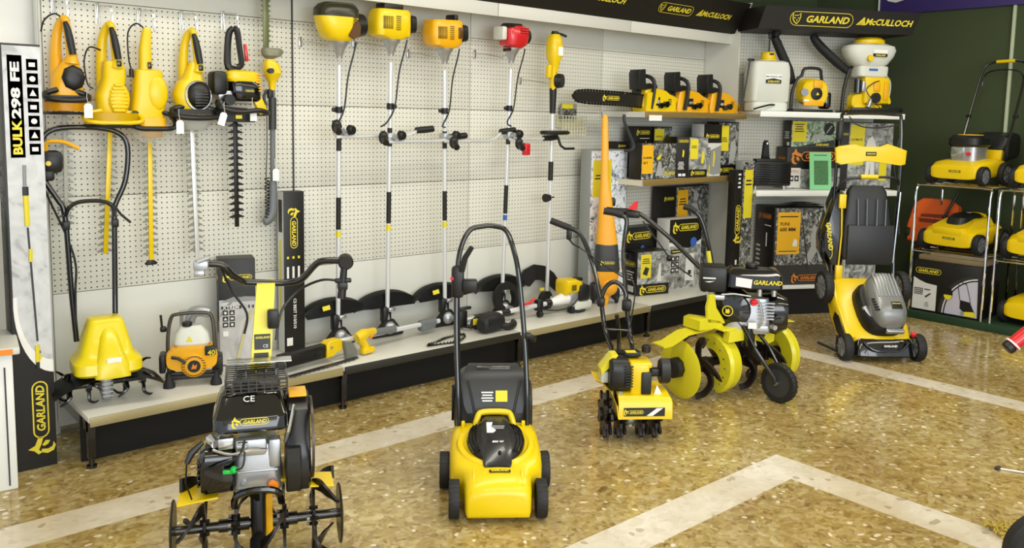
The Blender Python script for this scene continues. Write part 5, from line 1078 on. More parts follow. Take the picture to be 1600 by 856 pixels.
P('spine_socket', GBLK, t, lambda m: m.cyl((.01, .085, .222), (.01, .08, .228), .007))
P('handle_grip', YM, t, lambda m: m.tube([(-.085, .315, .235), (-.072, .33, .285), (-.05, .34, .302), (.05, .34, .302), (.072, .33, .285), (.085, .315, .235)], .0135, 10, smooth=3))
P('brand_plate', BLK, t, lambda m: m.box((.008, .008, .180), (.085, .020, .004), .003))
logo(t, fr((.008, .006, .183), (1, 0, 0), (0, -.25, 1)), .07, LETY, 'plain')
BC = mat('bag_charcoal', '#2b2d2f', .42)
P('grass_bag', BC, t, lambda m: m.shell([(.385, 0, .22, .15, .09, 4), (.41, 0, .26, .172, .13, 4), (.50, 0, .29, .178, .15, 4), (.60, 0, .30, .168, .14, 4), (.68, 0, .30, .14, .11, 4), (.70, 0, .30, .11, .09, 4)], axis='y', n=36))
P('bag_lid', BC, t, lambda m: m.loft([[(-.125, .372, .285), (.125, .372, .285), (.125, .385, .28), (-.125, .385, .28)], [(-.135, .385, .335), (.135, .385, .335), (.135, .41, .33), (-.135, .41, .33)], [(-.145, .42, .415), (.145, .42, .415), (.145, .44, .40), (-.145, .44, .40)], [(-.13, .47, .452), (.13, .47, .452), (.13, .47, .43), (-.13, .47, .43)], [(-.11, .56, .455), (.11, .56, .455), (.11, .56, .43), (-.11, .56, .43)]]))
PEACH('lid_ridge', BC, t, [lambda m, s=s: m.tube([(s*.085, .368, .285), (s*.095, .385, .335), (s*.115, .42, .418)], .006, 6) for s in (-1, 1)])
P('bag_handle_slot', GBLK, t, lambda m: m.box((0, .485, .453), (.15, .035, .012), .004))
LM = fr((0, .392, .355), (1, 0, 0), (0, -1, .42))
P('yellow_sticker', LABY, t, lambda m: m.box((.032, 0, .004), (.052, .048, .002), 0, LM))
P('info_sticker', LETW, t, lambda m: [m.box((-.03, .016-.012*i, .004), (.052-.008*(i % 2), .006, .002), 0, LM) for i in range(4)])
P('side_vents', BLK, t, lambda m: [m.box((-.180, .45+.018*i, .29), (.01, .008, .13), .003) for i in range(7)])
for x, y, r in ((-.172, -.01, .075), (.172, -.01, .075), (-.212, .27, .075), (.212, .27, .075)):
    wheelset(t, (x, y, r), (1, 0, 0), r, .042, DGR if x > 0 else MGR)
P('handlebar', GBLK, t, lambda m: m.tube([(-.150, .35, .22), (-.158, .37, .36), (-.168, .43, .62), (-.168, .48, .85), (-.155, .51, .98), (-.115, .54, 1.065), (-.05, .55, 1.085), (.0, .55, 1.085), (.05, .54, 1.065), (.083, .51, .98), (.105, .48, .87), (.130, .43, .62), (.143, .37, .36), (.142, .35, .22)], .0115, 10, smooth=5))
PEACH('wing_bolt', YM, t, [lambda m, x=x: m.box((x, .335, .25), (.016, .016, .03), .004) for x in (-.135, .125)])
P('switch_box', BLK, t, lambda m: (m.box((-.165, .46, .85), (.055, .055, .14), .015), m.box((-.112, .45, .835), (.065, .05, .055), .008), m.tube([(-.15, .44, .90), (-.135, .43, .96), (-.105, .425, 1.01)], [.015, .013, .011], 8)))
P('red_button', RED, t, lambda m: m.cyl((-.190, .43, .87), (-.190, .425, .87), .008))
P('wing_nut', BLK, t, lambda m: (m.box((.145, .415, .62), (.03, .03, .025), .006), m.cyl((.16, .41, .61), (.175, .40, .61), .016)))
P('power_cord', BLK, t, lambda m: m.tube([(-.16, .46, .79), (-.155, .43, .6), (-.15, .38, .38), (-.12, .37, .28), (-.09, .355, .25)], .005, 6, smooth=4))

# 2. large tiller at the front left
to = Vector((.232, -1.745, 0))
t = thing('garden_tiller', 'black engined garden tiller with yellow column and wide black handlebar, front left of the floor', 'tiller', to, -24)
AZ = .165
P('axle', SBLK, t, lambda m: (m.cyl((-.27, 0, AZ), (.27, 0, AZ), .016), [m.cyl((s*.03, 0, AZ), (s*.13, 0, AZ), .022) for s in (-1, 1)]))
def tflat(t, x, r, n, a0, s):
    def f(m):
        m.box((x, 0, AZ), (.012, .07, .07), .003, None)
        for k in range(n):
            a = a0+2*pi*k/n; pts = []
            for (rr, sw, xo) in ((.03, 0, 0), (r*.6, .05, 0), (r*.85, .25, 0), (r*.98, .5, s*.02), (r, .75, s*.045), (r*.98, .95, s*.075)): pts.append(Vector((x+xo, rr*cos(a+sw), AZ+rr*sin(a+sw))))
            P_ = smooth_path(pts, 4); loops = []
            for i, p in enumerate(P_):
                d = (P_[min(i+1, len(P_)-1)]-P_[max(i-1, 0)]).normalized(); u = Vector((1, 0, 0)); w = d.cross(u).normalized()
                tw = .013+.010*min(1, i/len(P_)*1.3); loops.append([p+u*.005+w*tw, p-u*.005+w*tw, p-u*.005-w*tw, p+u*.005-w*tw])
            m.loft(loops)
            m.cyl((x-.015, .028*cos(a), AZ+.028*sin(a)), (x+.015, .028*cos(a), AZ+.028*sin(a)), .007, n=6)
    P('tine_set', mat('tine_black', '#1b1714', .35, metal=.4), t, f)
    P('tine_bolts', STE, t, lambda m: [m.cyl((x-.024, .028*cos(a0+2*pi*k/n), AZ+.028*sin(a0+2*pi*k/n)), (x-.014, .028*cos(a0+2*pi*k/n), AZ+.028*sin(a0+2*pi*k/n)), .007, n=6) for k in range(n)])
for x, s, a in ((-.175, -1, .4), (-.075, 1, 1.2), (.085, -1, .7), (.185, 1, 1.5)): tflat(t, x, .15, 4, a, s)
P('side_disc', BRZ if False else mat('olive_disc', '#38342a', .3, metal=.3), t, lambda m: m.lathe([(.10, -.004), (.104, 0), (.10, .004), (.03, .012)], 30, fr((-.275, 0, AZ), (0, 1, 0), (-1, 0, 0))))
P('side_disc', MATS['olive_disc'], t, lambda m: m.lathe([(.10, -.004), (.104, 0), (.10, .004), (.03, .012)], 30, fr((.275, 0, AZ), (0, 1, 0), (1, 0, 0))))
P('gear_case', BLK, t, lambda m: (m.shell([(AZ-.07, .0, -.01, .022, .035, 3), (AZ, .0, -.0, .026, .05, 3), (.25, .0, .0, .026, .045, 3), (.32, .0, .01, .03, .04, 3)], n=18), m.tube([(.0, -.05, AZ-.04), (.0, -.10, .1), (.0, -.12, .09)], [.03, .03, .032], 12), m.ring([(.03, -.02), (.045, -.02), (.045, .02), (.03, .02)], 20, tr(.01, -.13, .085))))
P('chain_case', ORY, t, lambda m: m.prism([(-.02, .1), (-.03, AZ), (-.02, .27), (.03, .27), (.045, AZ), (.03, .1)], .022, fr((.036, .0, 0), (0, 1, 0), (1, 0, 0)), .004))
P('front_hoop', GBLK, t, lambda m: m.tube([(-.075, -.09, .27), (-.07, -.12, .315), (-.03, -.13, .335), (.03, -.13, .335), (.065, -.12, .315), (.075, -.09, .27)], .012, 8, smooth=3))
PEACH('fender', YEL, t, [lambda m: m.box((-.155, .0, .310), (.13, .14, .006), .002, rot('Y', -7)), lambda m: m.box((.16, .0, .312), (.13, .12, .006), .002, rot('Y', 5))])
P('engine_plate', YEL, t, lambda m: m.box((0, .03, .335), (.22, .2, .01), .002))
PRE = tr(.0, 0, -.033)
P('crankcase', ALU, t, lambda m: (m.shell([(.34, .0, 0, .08, .08, 5), (.35, .0, 0, .085, .085, 5), (.45, .0, 0, .075, .08, 5), (.50, .0, 0, .06, .07, 5)], n=28), [m.box((.0, -.080, .36+.055*i), (.13, .012, .008), .002) for i in range(2)], m.cyl((-.045, -.08, .38), (-.045, -.092, .38), .008, n=8), m.box((.055, -.06, .47), (.04, .05, .10), .01), m.box((-.02, -.07, .50), (.10, .05, .06), .012)))
P('carburettor', STE, t, lambda m: (m.box((-.10, -.06, .515), (.05, .04, .04), .006), m.cyl((-.06, -.09, .51), (-.03, -.1, .51), .015), m.cyl((-.15, -.05, .53), (-.13, -.08, .52), .016), m.tube([(-.14, -.08, .5), (-.08, -.11, .49), (-.02, -.11, .50), (.03, -.09, .49)], .005, 6, smooth=3)))
P('fan_housing', GBLK, t, lambda m: (m.shell([(-.18, 0, .415, .085, .075, 4), (-.165, 0, .42, .095, .085, 4), (-.08, 0, .42, .09, .08, 4), (-.07, 0, .42, .08, .07, 4)], axis='x', n=28), [m.box((-.188, 0, .37+.02*i), (.01, .12, .006), .002) for i in range(5)]))
P('recoil_grip', BLK, t, lambda m: m.tube([(-.17, -.08, .53), (-.205, -.09, .50), (-.22, -.1, .47)], [.008, .013, .009], 8))
P('oil_cap', ORG, t, lambda m: m.cyl((.045, -.085, .365), (.05, -.105, .365), .018, bev=.003))
P('wire_connector', GRN, t, lambda m: (m.ball((-.075, -.115, .44), .013), m.box((-.095, -.115, .435), (.03, .012, .014), .004)))
P('cables', BLK, t, lambda m: (m.tube([(-.17, -.09, .44), (-.12, -.12, .46), (-.06, -.13, .49), (-.04, -.1, .53)], .004, 6, smooth=4), m.tube([(-.1, -.11, .44), (-.05, -.13, .45), (-.04, -.12, .5)], .003, 6, smooth=4), m.tube([(-.22, -.1, .47), (-.225, -.09, .4), (-.21, -.06, .33)], .003, 6)))
def tank(m): m.loft([[(sx*a, y+dy, z) for sx, dy in ()] for a, y, z in ()]) if False else m.shell([(.555, -.02, .0, .118, .095, 7), (.562, -.02, .0, .122, .1, 7), (.60, -.02, .005, .12, .1, 7), (.608, -.02, .01, .116, .097, 7), (.66, -.02, .035, .10, .07, 6), (.668, -.02, .035, .09, .06, 6)], n=36)
P('fuel_tank', GBLK, t, tank)
P('fuel_cap', BLK, t, lambda m: (m.cyl((-.02, .0, .668), (-.02, .0, .69), .034, bev=.004), m.cyl((-.02, .0, .685), (-.02, .0, .697), .022)))
text(t, 'CE', fr((-.025, -.052, .655), (1, 0, 0), (0, -.9, 1)), .036, None, LETW, .0)
logo(t, fr((-.02, -.098, .592), (1, 0, 0), (0, -1, .06)), .115, LETY, 'leap')
P('throttle_rod', STE, t, lambda m: m.tube([(.09, -.06, .5), (.1, -.08, .54), (.12, -.04, .62)], .006, 6))
P('belt_cover', mat('belt_black', '#1a1a1c', .3), t, lambda m: (m.prism([(-.09, .33), (-.115, .37), (-.115, .46), (-.09, .50), (-.06, .60), (.0, .635), (.06, .635), (.1, .60), (.12, .5), (.12, .38), (.09, .34)], .075, fr((.135, .02, 0), (0, 1, 0), (1, 0, 0)), .01), m.prism([(-.105, .345), (-.125, .385), (-.125, .455), (-.095, .49), (.06, .49), (.09, .4), (.06, .345)], .05, fr((.115, -.01, 0), (0, 1, 0), (1, 0, 0)), .006)))
P('belt_cover_rim', BRZ, t, lambda m: m.ring([(.125, -.004), (.14, -.004), (.14, .004), (.125, .004)], 30, fr((.18, .02, .48), (0, 1, 0), (1, 0, 0))))
P('yellow_cap', ORY, t, lambda m: m.box((.135, .04, .638), (.06, .1, .008), .003))
PRE = tr(.0, 0, -.055)
def cage(m):
    for i in range(8): m.box((-.0, -.03+.024*i, .735), (.20, .004, .004))
    for i in range(7): m.box((-.10+.033*i, .055, .738), (.004, .18, .004))
    for i in range(4): m.box((0, -.035, .695+.012*i), (.20, .004, .004))
    for i in range(9): m.box((-.1+.025*i, -.036, .715), (.004, .004, .045))
    for s in (-1, 1):
        for i in range(5): m.box((s*.1, .055, .69+.011*i), (.004, .18, .004))
P('muffler_cage', SBLK, t, cage)
P('muffler', BRZ, t, lambda m: m.box((0, .07, .70), (.15, .12, .05), .015))
PRE = Matrix.Identity(4)
mz = mat('column_yellow', '#e9da12', .32, coat=.1)
P('column', mz, t, lambda m: m.loft([[(-.038, .14, .46), (.038, .14, .46), (.038, .19, .48), (-.038, .19, .48)], [(.006, .26, .945), (.070, .26, .945), (.070, .31, .955), (.006, .31, .955)]]))
def colM(z, w=0): 
    f = (z-.46)/.485; return fr((.038*f, .14+.12*f-.002, z), (1, 0, 0), (0, -.485, .12))
P('warning_plate', BLK, t, lambda m: m.box((0, 0, 0), (.056, .055, .002), 0, colM(.745)))
text(t, 'CE', colM(.735) @ tr(.012, -.005, .002), .018, None, LETW, .0); logo(t, colM(.76) @ tr(0, 0, .002), .05, LETY, 'plain')
P('rating_plate', BLK, t, lambda m: m.box((0, 0, 0), (.05, .035, .002), 0, colM(.69)))
text(t, '98', colM(.683) @ tr(.004, -.004, .002), .02, None, LETW)
P('plate_mount', STE, t, lambda m: m.box((0.01, .125, .70), (.22, .06, .004), .001))
P('handlebar', SBLK, t, lambda m: m.tube([(-.18, .22, 1.035), (-.115, .22, 1.03), (-.08, .24, .99), (-.04, .28, .955), (-.01, .285, .95), (.06, .285, .945), (.12, .28, .945), (.165, .26, .96), (.215, .23, 1.02), (.25, .21, 1.035), (.318, .19, 1.035)], .0125, 10, smooth=4))
P('left_lever_block', ALU, t, lambda m: (m.box((-.18, .2, 1.035), (.05, .05, .035), .008), m.box((-.185, .18, 1.01), (.035, .04, .022), .006), m.cyl((-.19, .18, 1.05), (-.15, .18, 1.065), .009)))
P('right_clamp', BLK, t, lambda m: m.cyl((.318, .17, 1.03), (.318, .21, 1.035), .028, n=18, bev=.006))
P('right_grip', BLK, t, lambda m: (m.cyl((.312, .18, 1.01), (.302, .18, .90), .012, .016), m.box((.308, .18, .965), (.06, .02, .016), .004), m.box((.306, .18, .945), (.036, .03, .03), .006)))
P('clutch_cable', BLK, t, lambda m: (m.tube([(.29, .18, .965), (.23, .2, .965), (.15, .24, .92), (.09, .22, .85), (.07, .2, .75)], .005, 6, smooth=5), m.tube([(-.12, .22, 1.03), (-.08, .24, .93), (-.03, .22, .85), (-.04, .2, .78)], .005, 6, smooth=5)))
P('height_lever', BLK, t, lambda m: m.box((.06, .2, .83), (.04, .03, .07), .008))

# 3. mini tiller in the middle
t = thing('mini_tiller', 'mini tiller with small black and yellow engine over star tines, centre of the floor', 'tiller', (2.18, -1.73, 0), -36)
def star(x):
    def f(m):
        for dx, ph in ((-.012, 0), (.012, .38)):
            pts = []
            for k in range(8):
                a = 2*pi*k/8+ph
                for (rr, da) in ((.070, 0), (.112, .10), (.118, .30), (.100, .46), (.074, .50)): pts.append((rr*cos(a+da), rr*sin(a+da)))
            m.prism(pts, .012, fr((x+dx, 0, .118), (0, 1, 0), (1, 0, 0)))
        m.cyl((x-.03, 0, .118), (x+.03, 0, .118), .034, n=12)
    return f
for x in (-.125, -.055, .055, .12): P('star_tine', TINE, t, star(x))
P('axle', SBLK, t, lambda m: m.cyl((-.13, 0, .105), (.13, 0, .105), .012))
P('gearbox', ALU, t, lambda m: (m.cyl((0, 0, .06), (0, 0, .24), .024), m.ball((0, 0, .1), .04)))
P('tine_hood', YEL, t, lambda m: (m.loft([[(x, y, z) for y, z in ((.12, .255+h), (-.03, .262+h), (-.105, .245+h*.6), (-.125, .215), (-.13, .135), (-.118, .135), (-.112, .21), (-.095, .232+h*.6), (-.03, .25+h), (.12, .243+h))] for x, h in ((-.085, .0), (.0, -.004), (.17, -.012), (.178, -.03))]), m.loft([[(x, y0, z), (x+.006, y0, z-.008), (x+.006, .10, z), (x, .10, z+.008)] for x, y0, z in ((-.185, -.02, .298), (-.155, -.05, .292), (-.12, -.09, .262), (-.095, -.12, .205), (-.088, -.13, .14))])), 'bent yellow hood')
P('hood_label', BLK, t, lambda m: m.box((.04, -.1315, .172), (.20, .002, .042)))
logo(t, fr((-.012, -.1328, .172), (1, 0, 0), (0, -1, 0)), .095, LETY, 'leap')
P('label_flash', PAP, t, lambda m: m.prism([(.05, -.019), (.08, -.019), (.13, .019), (.10, .019)], .001, fr((.0, -.1332, .172), (1, 0, 0), (0, -1, 0))))
P('engine_cover', YEL, t, lambda m: (m.box((.025, -.02, .315), (.09, .13, .15), .012), m.box((.03, -.02, .385), (.11, .12, .03), .01), m.prism([(-.02, .22), (-.02, .26), (.08, .26), (.10, .22)], .12, fr((0, -.02, 0), (1, 0, 0), (0, -1, 0)), .004)))
P('starter_housing', BLK, t, lambda m: (m.shell([(-.125, -.02, .335, .07, .075, 3), (-.11, -.02, .335, .08, .085, 3), (-.03, -.02, .33, .075, .085, 3)], axis='x', n=24), [m.box((-.035, -.105, .29+.014*i), (.04, .01, .006), .002) for i in range(8)], m.box((.055, -.085, .30), (.05, .02, .11), .006)))
P('yellow_tank_flap', YEL2, t, lambda m: m.prism([(-.16, .33), (-.165, .36), (-.11, .43), (-.08, .43), (-.12, .37)], .09, fr((0, -.01, 0), (1, 0, 0), (0, -1, 0)), .004))
P('white_tank', TANK, t, lambda m: m.box((-.135, .0, .315), (.05, .08, .06), .012))
P('filler_caps', BLK, t, lambda m: (m.cyl((.07, .0, .43), (.07, .0, .465), .022, bev=.003), m.box((-.0, .02, .42), (.08, .06, .03), .008)))
P('yellow_note', LABY, t, lambda m: m.box((-.01, -.01, .437), (.05, .04, .002)))
P('muffler', BLK, t, lambda m: (m.prism([(.05*cos(2*pi*k/8), .065*sin(2*pi*k/8)) for k in range(8)], .05, fr((.165, -.0, .335), (0, 1, 0), (1, 0, 0)), .006), m.box((.12, 0, .33), (.05, .04, .04), .006)))
P('silver_mount', ALU, t, lambda m: (m.box((.0, -.04, .225), (.14, .1, .03), .004), m.cyl((-.07, -.09, .25), (-.07, -.06, .22), .012)))
P('white_note', PAP, t, lambda m: m.prism([(.09, .22), (.15, .215), (.11, .29)], .003, fr((0, -.08, 0), (1, 0, 0), (0, -1, 0))))
PRE = rot('Z', -14)
P('lower_frame', SBLK, t, lambda m: (m.tube([(-.09, .10, .38), (-.145, .28, .46), (-.172, .31, .60), (-.165, .32, .66), (-.14, .325, .70), (-.107, .325, .715), (-.075, .325, .70), (-.048, .32, .66), (-.042, .31, .60), (-.012, .28, .42), (.01, .12, .36)], .0125, 10, smooth=4), m.box((-.03, .1, .38), (.15, .05, .06), .01), m.tube([(-.15, .28, .47), (-.02, .28, .47)], .006)))
P('depth_bar', SBLK, t, lambda m: m.tube([(-.09, .28, .55), (-.075, .3, .45), (-.07, .30, .25), (-.07, .30, .12)], .011, 8))
P('upper_handles', SBLK, t, lambda m: (m.tube([(-.172, .30, .62), (-.20, .36, .70), (-.235, .44, .79), (-.275, .48, .88), (-.315, .5, .945), (-.38, .5, .975)], .0125, 10, smooth=3), m.tube([(-.045, .30, .62), (-.055, .38, .72), (-.07, .44, .83), (-.065, .49, .95), (-.06, .5, 1.03), (-.10, .5, 1.055)], .0125, 10, smooth=3)))
P('grip', RUB, t, lambda m: m.tube([(-.365, .5, .97), (-.43, .5, .992), (-.475, .5, 1.008)], .018, 10), 'left rubber grip')
P('grip', RUB, t, lambda m: m.tube([(-.08, .5, 1.052), (-.13, .5, 1.065), (-.185, .5, 1.072)], .019, 10), 'right rubber grip')
P('throttle_lever', BLK, t, lambda m: (m.box((-.37, .49, .935), (.028, .03, .055), .006), m.tube([(-.37, .49, .91), (-.345, .48, .885), (-.31, .47, .87)], .006, 6)))
P('clamp', BLK, t, lambda m: m.box((-.175, .30, .61), (.04, .05, .05), .012)); P('clamp', BLK, t, lambda m: m.box((-.04, .30, .60), (.05, .06, .06), .012))
P('cable', BLK, t, lambda m: m.tube([(-.31, .47, .87), (-.24, .44, .83), (-.16, .42, .78), (-.05, .4, .72)], .004, 6, smooth=4)); P('cable', BLK, t, lambda m: m.tube([(-.04, .42, .74), (.0, .36, .68), (-.01, .3, .55), (-.03, .2, .45)], .004, 6, smooth=4))

PRE = Matrix.Identity(4)
# 4. large tiller with front wheel
t = thing('garden_tiller', 'large lemon yellow tiller with black engine and front transport wheel, middle right floor', 'tiller', (3.25, -1.59, 0), -10)
LY = mat('lemon_steel', '#ddd224', .32, coat=.1)
AZ3 = .185
P('axle', TINE, t, lambda m: m.cyl((-.40, 0, AZ3), (.38, 0, AZ3), .026, n=12))
def disc(m, x, s): m.lathe([(.10, -.006), (.15, -.008), (.168, 0), (.15, .008), (.1, .016), (.03, .02)], 36, fr((x, 0, AZ3-.012), (0, 1, 0), (s, 0, 0)))
P('side_disc', LY, t, lambda m: disc(m, -.41, -1)); P('side_disc', LY, t, lambda m: disc(m, .385, 1), 'right-hand yellow disc')
P('disc_hub', BLK, t, lambda m: m.prism([(.06*cos(2*pi*k/8), .06*sin(2*pi*k/8)) for k in range(8)], .06, fr((-.445, 0, AZ3), (0, 1, 0), (1, 0, 0)), .008))
def halfguard(x0, x1, r0, r1, y0=-.02, a0=-20, n=21):
    return lambda m: m.loft([[(x0, y0-r0*sin(a), AZ3+r0*cos(a)), (x0, y0-r1*sin(a), AZ3+r1*cos(a)), (x0+.02, y0-(r1+.012)*sin(a), AZ3+(r1+.012)*cos(a)), (x1, y0-(r1+.0)*sin(a), AZ3+r1*cos(a)), (x1, y0-(r1-.008)*sin(a), AZ3+(r1-.008)*cos(a)), (x0+.02, y0-r1*sin(a), AZ3+r1*cos(a)), (x0+.01, y0-r0*sin(a), AZ3+r0*cos(a))] for a in [R(a0+10*k) for k in range(n)]])
P('centre_guard', LY, t, halfguard(-.205, -.115, .085, .165, n=19))
P('guard_bolts', STE, t, lambda m: [m.cyl((-.22, -.02-.14*sin(R(22*k)), AZ3+.14*cos(R(22*k))), (-.226, -.02-.14*sin(R(22*k)), AZ3+.14*cos(R(22*k))), .006, n=8) for k in range(8)])
P('outer_guard', LY, t, halfguard(.29, .36, .09, .17, n=19))
def btine(x, s, a0):
    def f(m):
        m.box((x, 0, AZ3), (.03, .08, .08), .006)
        for k in range(3):
            a = a0+2*pi*k/3; pts = [Vector((x+xo, rr*cos(a+sw), AZ3+rr*sin(a+sw))) for rr, sw, xo in ((.03, 0, 0), (.10, .1, 0), (.145, .35, s*.01), (.172, .65, s*.04), (.175, .85, s*.07))]
            P_ = smooth_path(pts, 4); loops = []
            for i, p in enumerate(P_):
                d = (P_[min(i+1, len(P_)-1)]-P_[max(i-1, 0)]).normalized(); u = Vector((1, 0, 0)); w = d.cross(u).normalized()
                loops.append([p+u*.008+w*.018, p-u*.008+w*.018, p-u*.008-w*.018, p+u*.008-w*.018])
            m.loft(loops)
    return f
for x, s_, a in ((-.34, 1, .5), (-.27, -1, 1.4), (-.04, 1, .2), (.06, -1, 1.3), (.17, 1, .3), (.25, -1, 1.0)): P('tine_set', TINE, t, btine(x, s_, a))
PEACH('shaft_sleeve', TINE, t, [lambda m: m.box((-.25, -.01, AZ3), (.12, .07, .06), .006), lambda m: m.box((.14, -.01, AZ3), (.12, .07, .06), .006)])
P('gear_case', TINE, t, lambda m: m.shell([(.10, -.0, .02, .03, .04, 3), (AZ3, .0, .02, .035, .06, 3), (.36, .0, .02, .035, .06, 3)], n=16))
P('front_arm', LY, t, lambda m: (m.prism([(-.20, .335), (-.19, .395), (.02, .40), (.17, .36), (.17, .30), (.12, .29), (-.02, .335)], .05, fr((0, -.13, 0), (1, 0, 0), (0, -1, 0)), .004), m.box((-.05, .0, .40), (.34, .26, .012), .003)))
P('side_emblem', DEN, t, lambda m: m.prism([(.03, .36), (.05, .38), (.09, .345), (.07, .33)], .003, fr((0, -.157, 0), (1, 0, 0), (0, -1, 0))))
P('fender', LY, t, lambda m: (m.loft([[(x, -.05, z), (x, .05, z+.006), (x, .05, z+.012), (x, -.05, z+.008)] for x, z in ((-.58, .325), (-.52, .328), (-.40, .375), (-.15, .395))])), 'left yellow fender')
P('fender', LY, t, lambda m: (m.loft([[(x, -.08, z), (x, .10, z+.01), (x, .10, z+.016), (x, -.08, z+.006)] for x, z in ((.10, .385), (.30, .385), (.42, .37))])), 'right yellow fender')
P('engine_bracket', LY, t, lambda m: (m.prism([(-.34, .40), (-.34, .455), (-.30, .465), (-.18, .44), (-.15, .40)], .14, fr((0, .0, 0), (1, 0, 0), (0, -1, 0)), .005), m.prism([(-.28, .44), (-.29, .53), (-.27, .60), (-.24, .60), (-.22, .52), (-.14, .42)], .02, fr((0, -.06, 0), (1, 0, 0), (0, -1, 0)), .003)))
P('wheel_fork', SBLK, t, lambda m: (m.tube([(-.09, -.15, .42), (-.06, -.22, .30), (.01, -.31, .14), (.012, -.31, .11)], .012, 8), m.tube([(.0, -.15, .40), (.05, -.22, .30), (.09, -.31, .14), (.088, -.31, .11)], .010, 8), m.box((-.05, -.16, .36), (.06, .05, .12), .006)))
wheelset(t, (.05, -.31, .112), (1, .12, 0), .112, .042, DGR)
P('wheel_bolt', STE, t, lambda m: m.cyl((.03, -.312, .112), (.012, -.314, .112), .01))
KF = (tr(3.25, -1.59, 0) @ rot('Z', -10)).inverted() @ (tr(3.15, -1.604, 0) @ rot('Z', -50))
PRE = KF @ tr(.075, .02, -.025)
P('crankcase', ALU, t, lambda m: (m.shell([(.40, .03, 0, .13, .1, 5), (.42, .03, 0, .135, .105, 5), (.50, .05, 0, .11, .1, 5), (.60, .05, 0, .1, .09, 5)], n=28), m.box((.10, -.08, .43), (.1, .05, .04), .006), [m.box((.13, -.09, .49+.018*i), (.09, .04, .006), .001) for i in range(6)]))
P('rocker_pipes', STE, t, lambda m: (m.tube([(.08, -.11, .60), (.10, -.13, .56), (.11, -.13, .48), (.09, -.12, .44)], .006, 6, smooth=4), m.cyl((.09, -.1, .62), (.09, -.1, .665), .014), m.cyl((.17, -.09, .62), (.17, -.09, .66), .014), m.cyl((.165, -.11, .45), (.18, -.14, .45), .014)))
PRE = PRE @ tr(-.05, 0, -.01)
P('fan_housing', GBLK, t, lambda m: (m.lathe([(.125, -.06), (.13, -.05), (.13, 0), (.11, .03), (.06, .045), (.03, .048)], 30, fr((-.01, -.05, .53), (1, 0, 0), (-.25, -1, 0)))))
P('fan_slots', BLK, t, lambda m: [m.box((.085, 0, .036), (.05, .007, .01), .002, fr((-.01, -.05, .53), (1, 0, 0), (-.25, -1, 0)) @ rot('Z', k*24)) for k in range(15)])
def emb(m):
    M_ = fr((-.03, -.102, .535), (1, 0, 0), (-.25, -1, 0)); m.ring([(.026, 0), (.031, 0), (.031, .002), (.026, .002)], 24, M_); m.prism([(-.012, -.014), (-.012, .014), (-.004, .006), (.006, .014), (.012, .0), (.008, -.014)], .002, M_)
P('lynx_badge', LETY, t, emb)
PRE = PRE @ tr(.05, 0, .01)
P('red_switch', REDP, t, lambda m: (m.cyl((.06, -.115, .585), (.06, -.14, .585), .022, .016, 8), m.box((.06, -.13, .585), (.035, .02, .012), .003)))
P('silver_sticker', PAP, t, lambda m: m.box((.055, -.135, .455), (.045, .004, .035)))
P('cylinder_shroud', GBLK, t, lambda m: (m.shell([(.12, .02, .50, .09, .11, 2.6), (.20, .02, .50, .10, .12, 2.6), (.26, .02, .50, .075, .09, 2.6)], axis='x', n=28)))
P('fuel_tank', GBLK, t, lambda m: (m.shell([(.655, .06, .0, .15, .11, 6), (.665, .06, .0, .16, .12, 6), (.735, .06, 0, .155, .115, 6), (.76, .06, .0, .13, .09, 6), (.765, .06, 0, .11, .07, 6)], n=36)))
logo(t, fr((.13, -.122, .70), (1, 0, 0), (0, -1, 0)), .155, LETY, 'plain')
P('fuel_cap', BLK, t, lambda m: m.cyl((.05, .0, .765), (.05, .0, .79), .036, bev=.005))
P('air_filter', BLK, t, lambda m: m.box((-.165, -.03, .70), (.15, .16, .15), .02))
P('filter_print', LETW, t, lambda m: (m.box((-.19, -.1115, .71), (.07, .003, .008)), m.prism([(-.215, .69), (-.16, .695), (-.19, .685)], .002, fr((0, -.112, 0), (1, 0, 0), (0, -1, 0)))))
P('white_sticker', PAP, t, lambda m: m.prism([(-.045, .675), (-.045, .725), (.045, .715), (.04, .665)], .003, fr((0.0, -.122, 0), (1, 0, 0), (0, -1, 0))))
P('linkage', ALU, t, lambda m: (m.tube([(-.2, -.1, .63), (-.19, -.12, .58), (-.18, -.1, .5)], .006, 6), m.box((-.15, -.09, .6), (.1, .04, .03), .006), m.tube([(-.12, -.12, .62), (-.05, -.13, .63), (.04, -.13, .62)], .005, 6)))
PRE = KF.copy()
P('handlebar', SBLK, t, lambda m: m.tube([(-.02, .2, .5), (-.085, .42, .60), (-.19, .46, .70), (-.31, .5, .81), (-.42, .5, .90), (-.52, .5, .97), (-.60, .5, .985)], .0145, 10, smooth=3), 'left handlebar tube')
P('handlebar', SBLK, t, lambda m: m.tube([(-.0, .2, .5), (-.05, .42, .62), (-.061, .5, .68), (-.09, .5, .80), (-.125, .5, .92), (-.16, .5, .985), (-.20, .5, 1.01)], .0145, 10, smooth=3), 'right handlebar tube')
P('grip', RUB, t, lambda m: m.tube([(-.58, .5, .985), (-.68, .5, .985), (-.735, .5, .99)], .021, 10), 'left rubber grip')
P('grip', RUB, t, lambda m: m.tube([(-.17, .5, .995), (-.205, .5, 1.02), (-.25, .5, 1.03)], .019, 10), 'right rubber grip')
P('lever_block', BLK, t, lambda m: m.box((-.565, .48, .97), (.09, .05, .045), .012))
P('red_safety_lever', REDP, t, lambda m: m.prism([(-.60, 1.0), (-.56, 1.05), (-.535, 1.055), (-.54, 1.0)], .02, fr((0, .48, 0), (1, 0, 0), (0, -1, 0)), .003))
P('control_cables', BLK, t, lambda m: (m.tube([(-.50, .46, .93), (-.38, .42, .78), (-.3, .4, .68), (-.19, .35, .61)], .005, 6, smooth=4), m.ball((-.33, .4, .71), .02)))
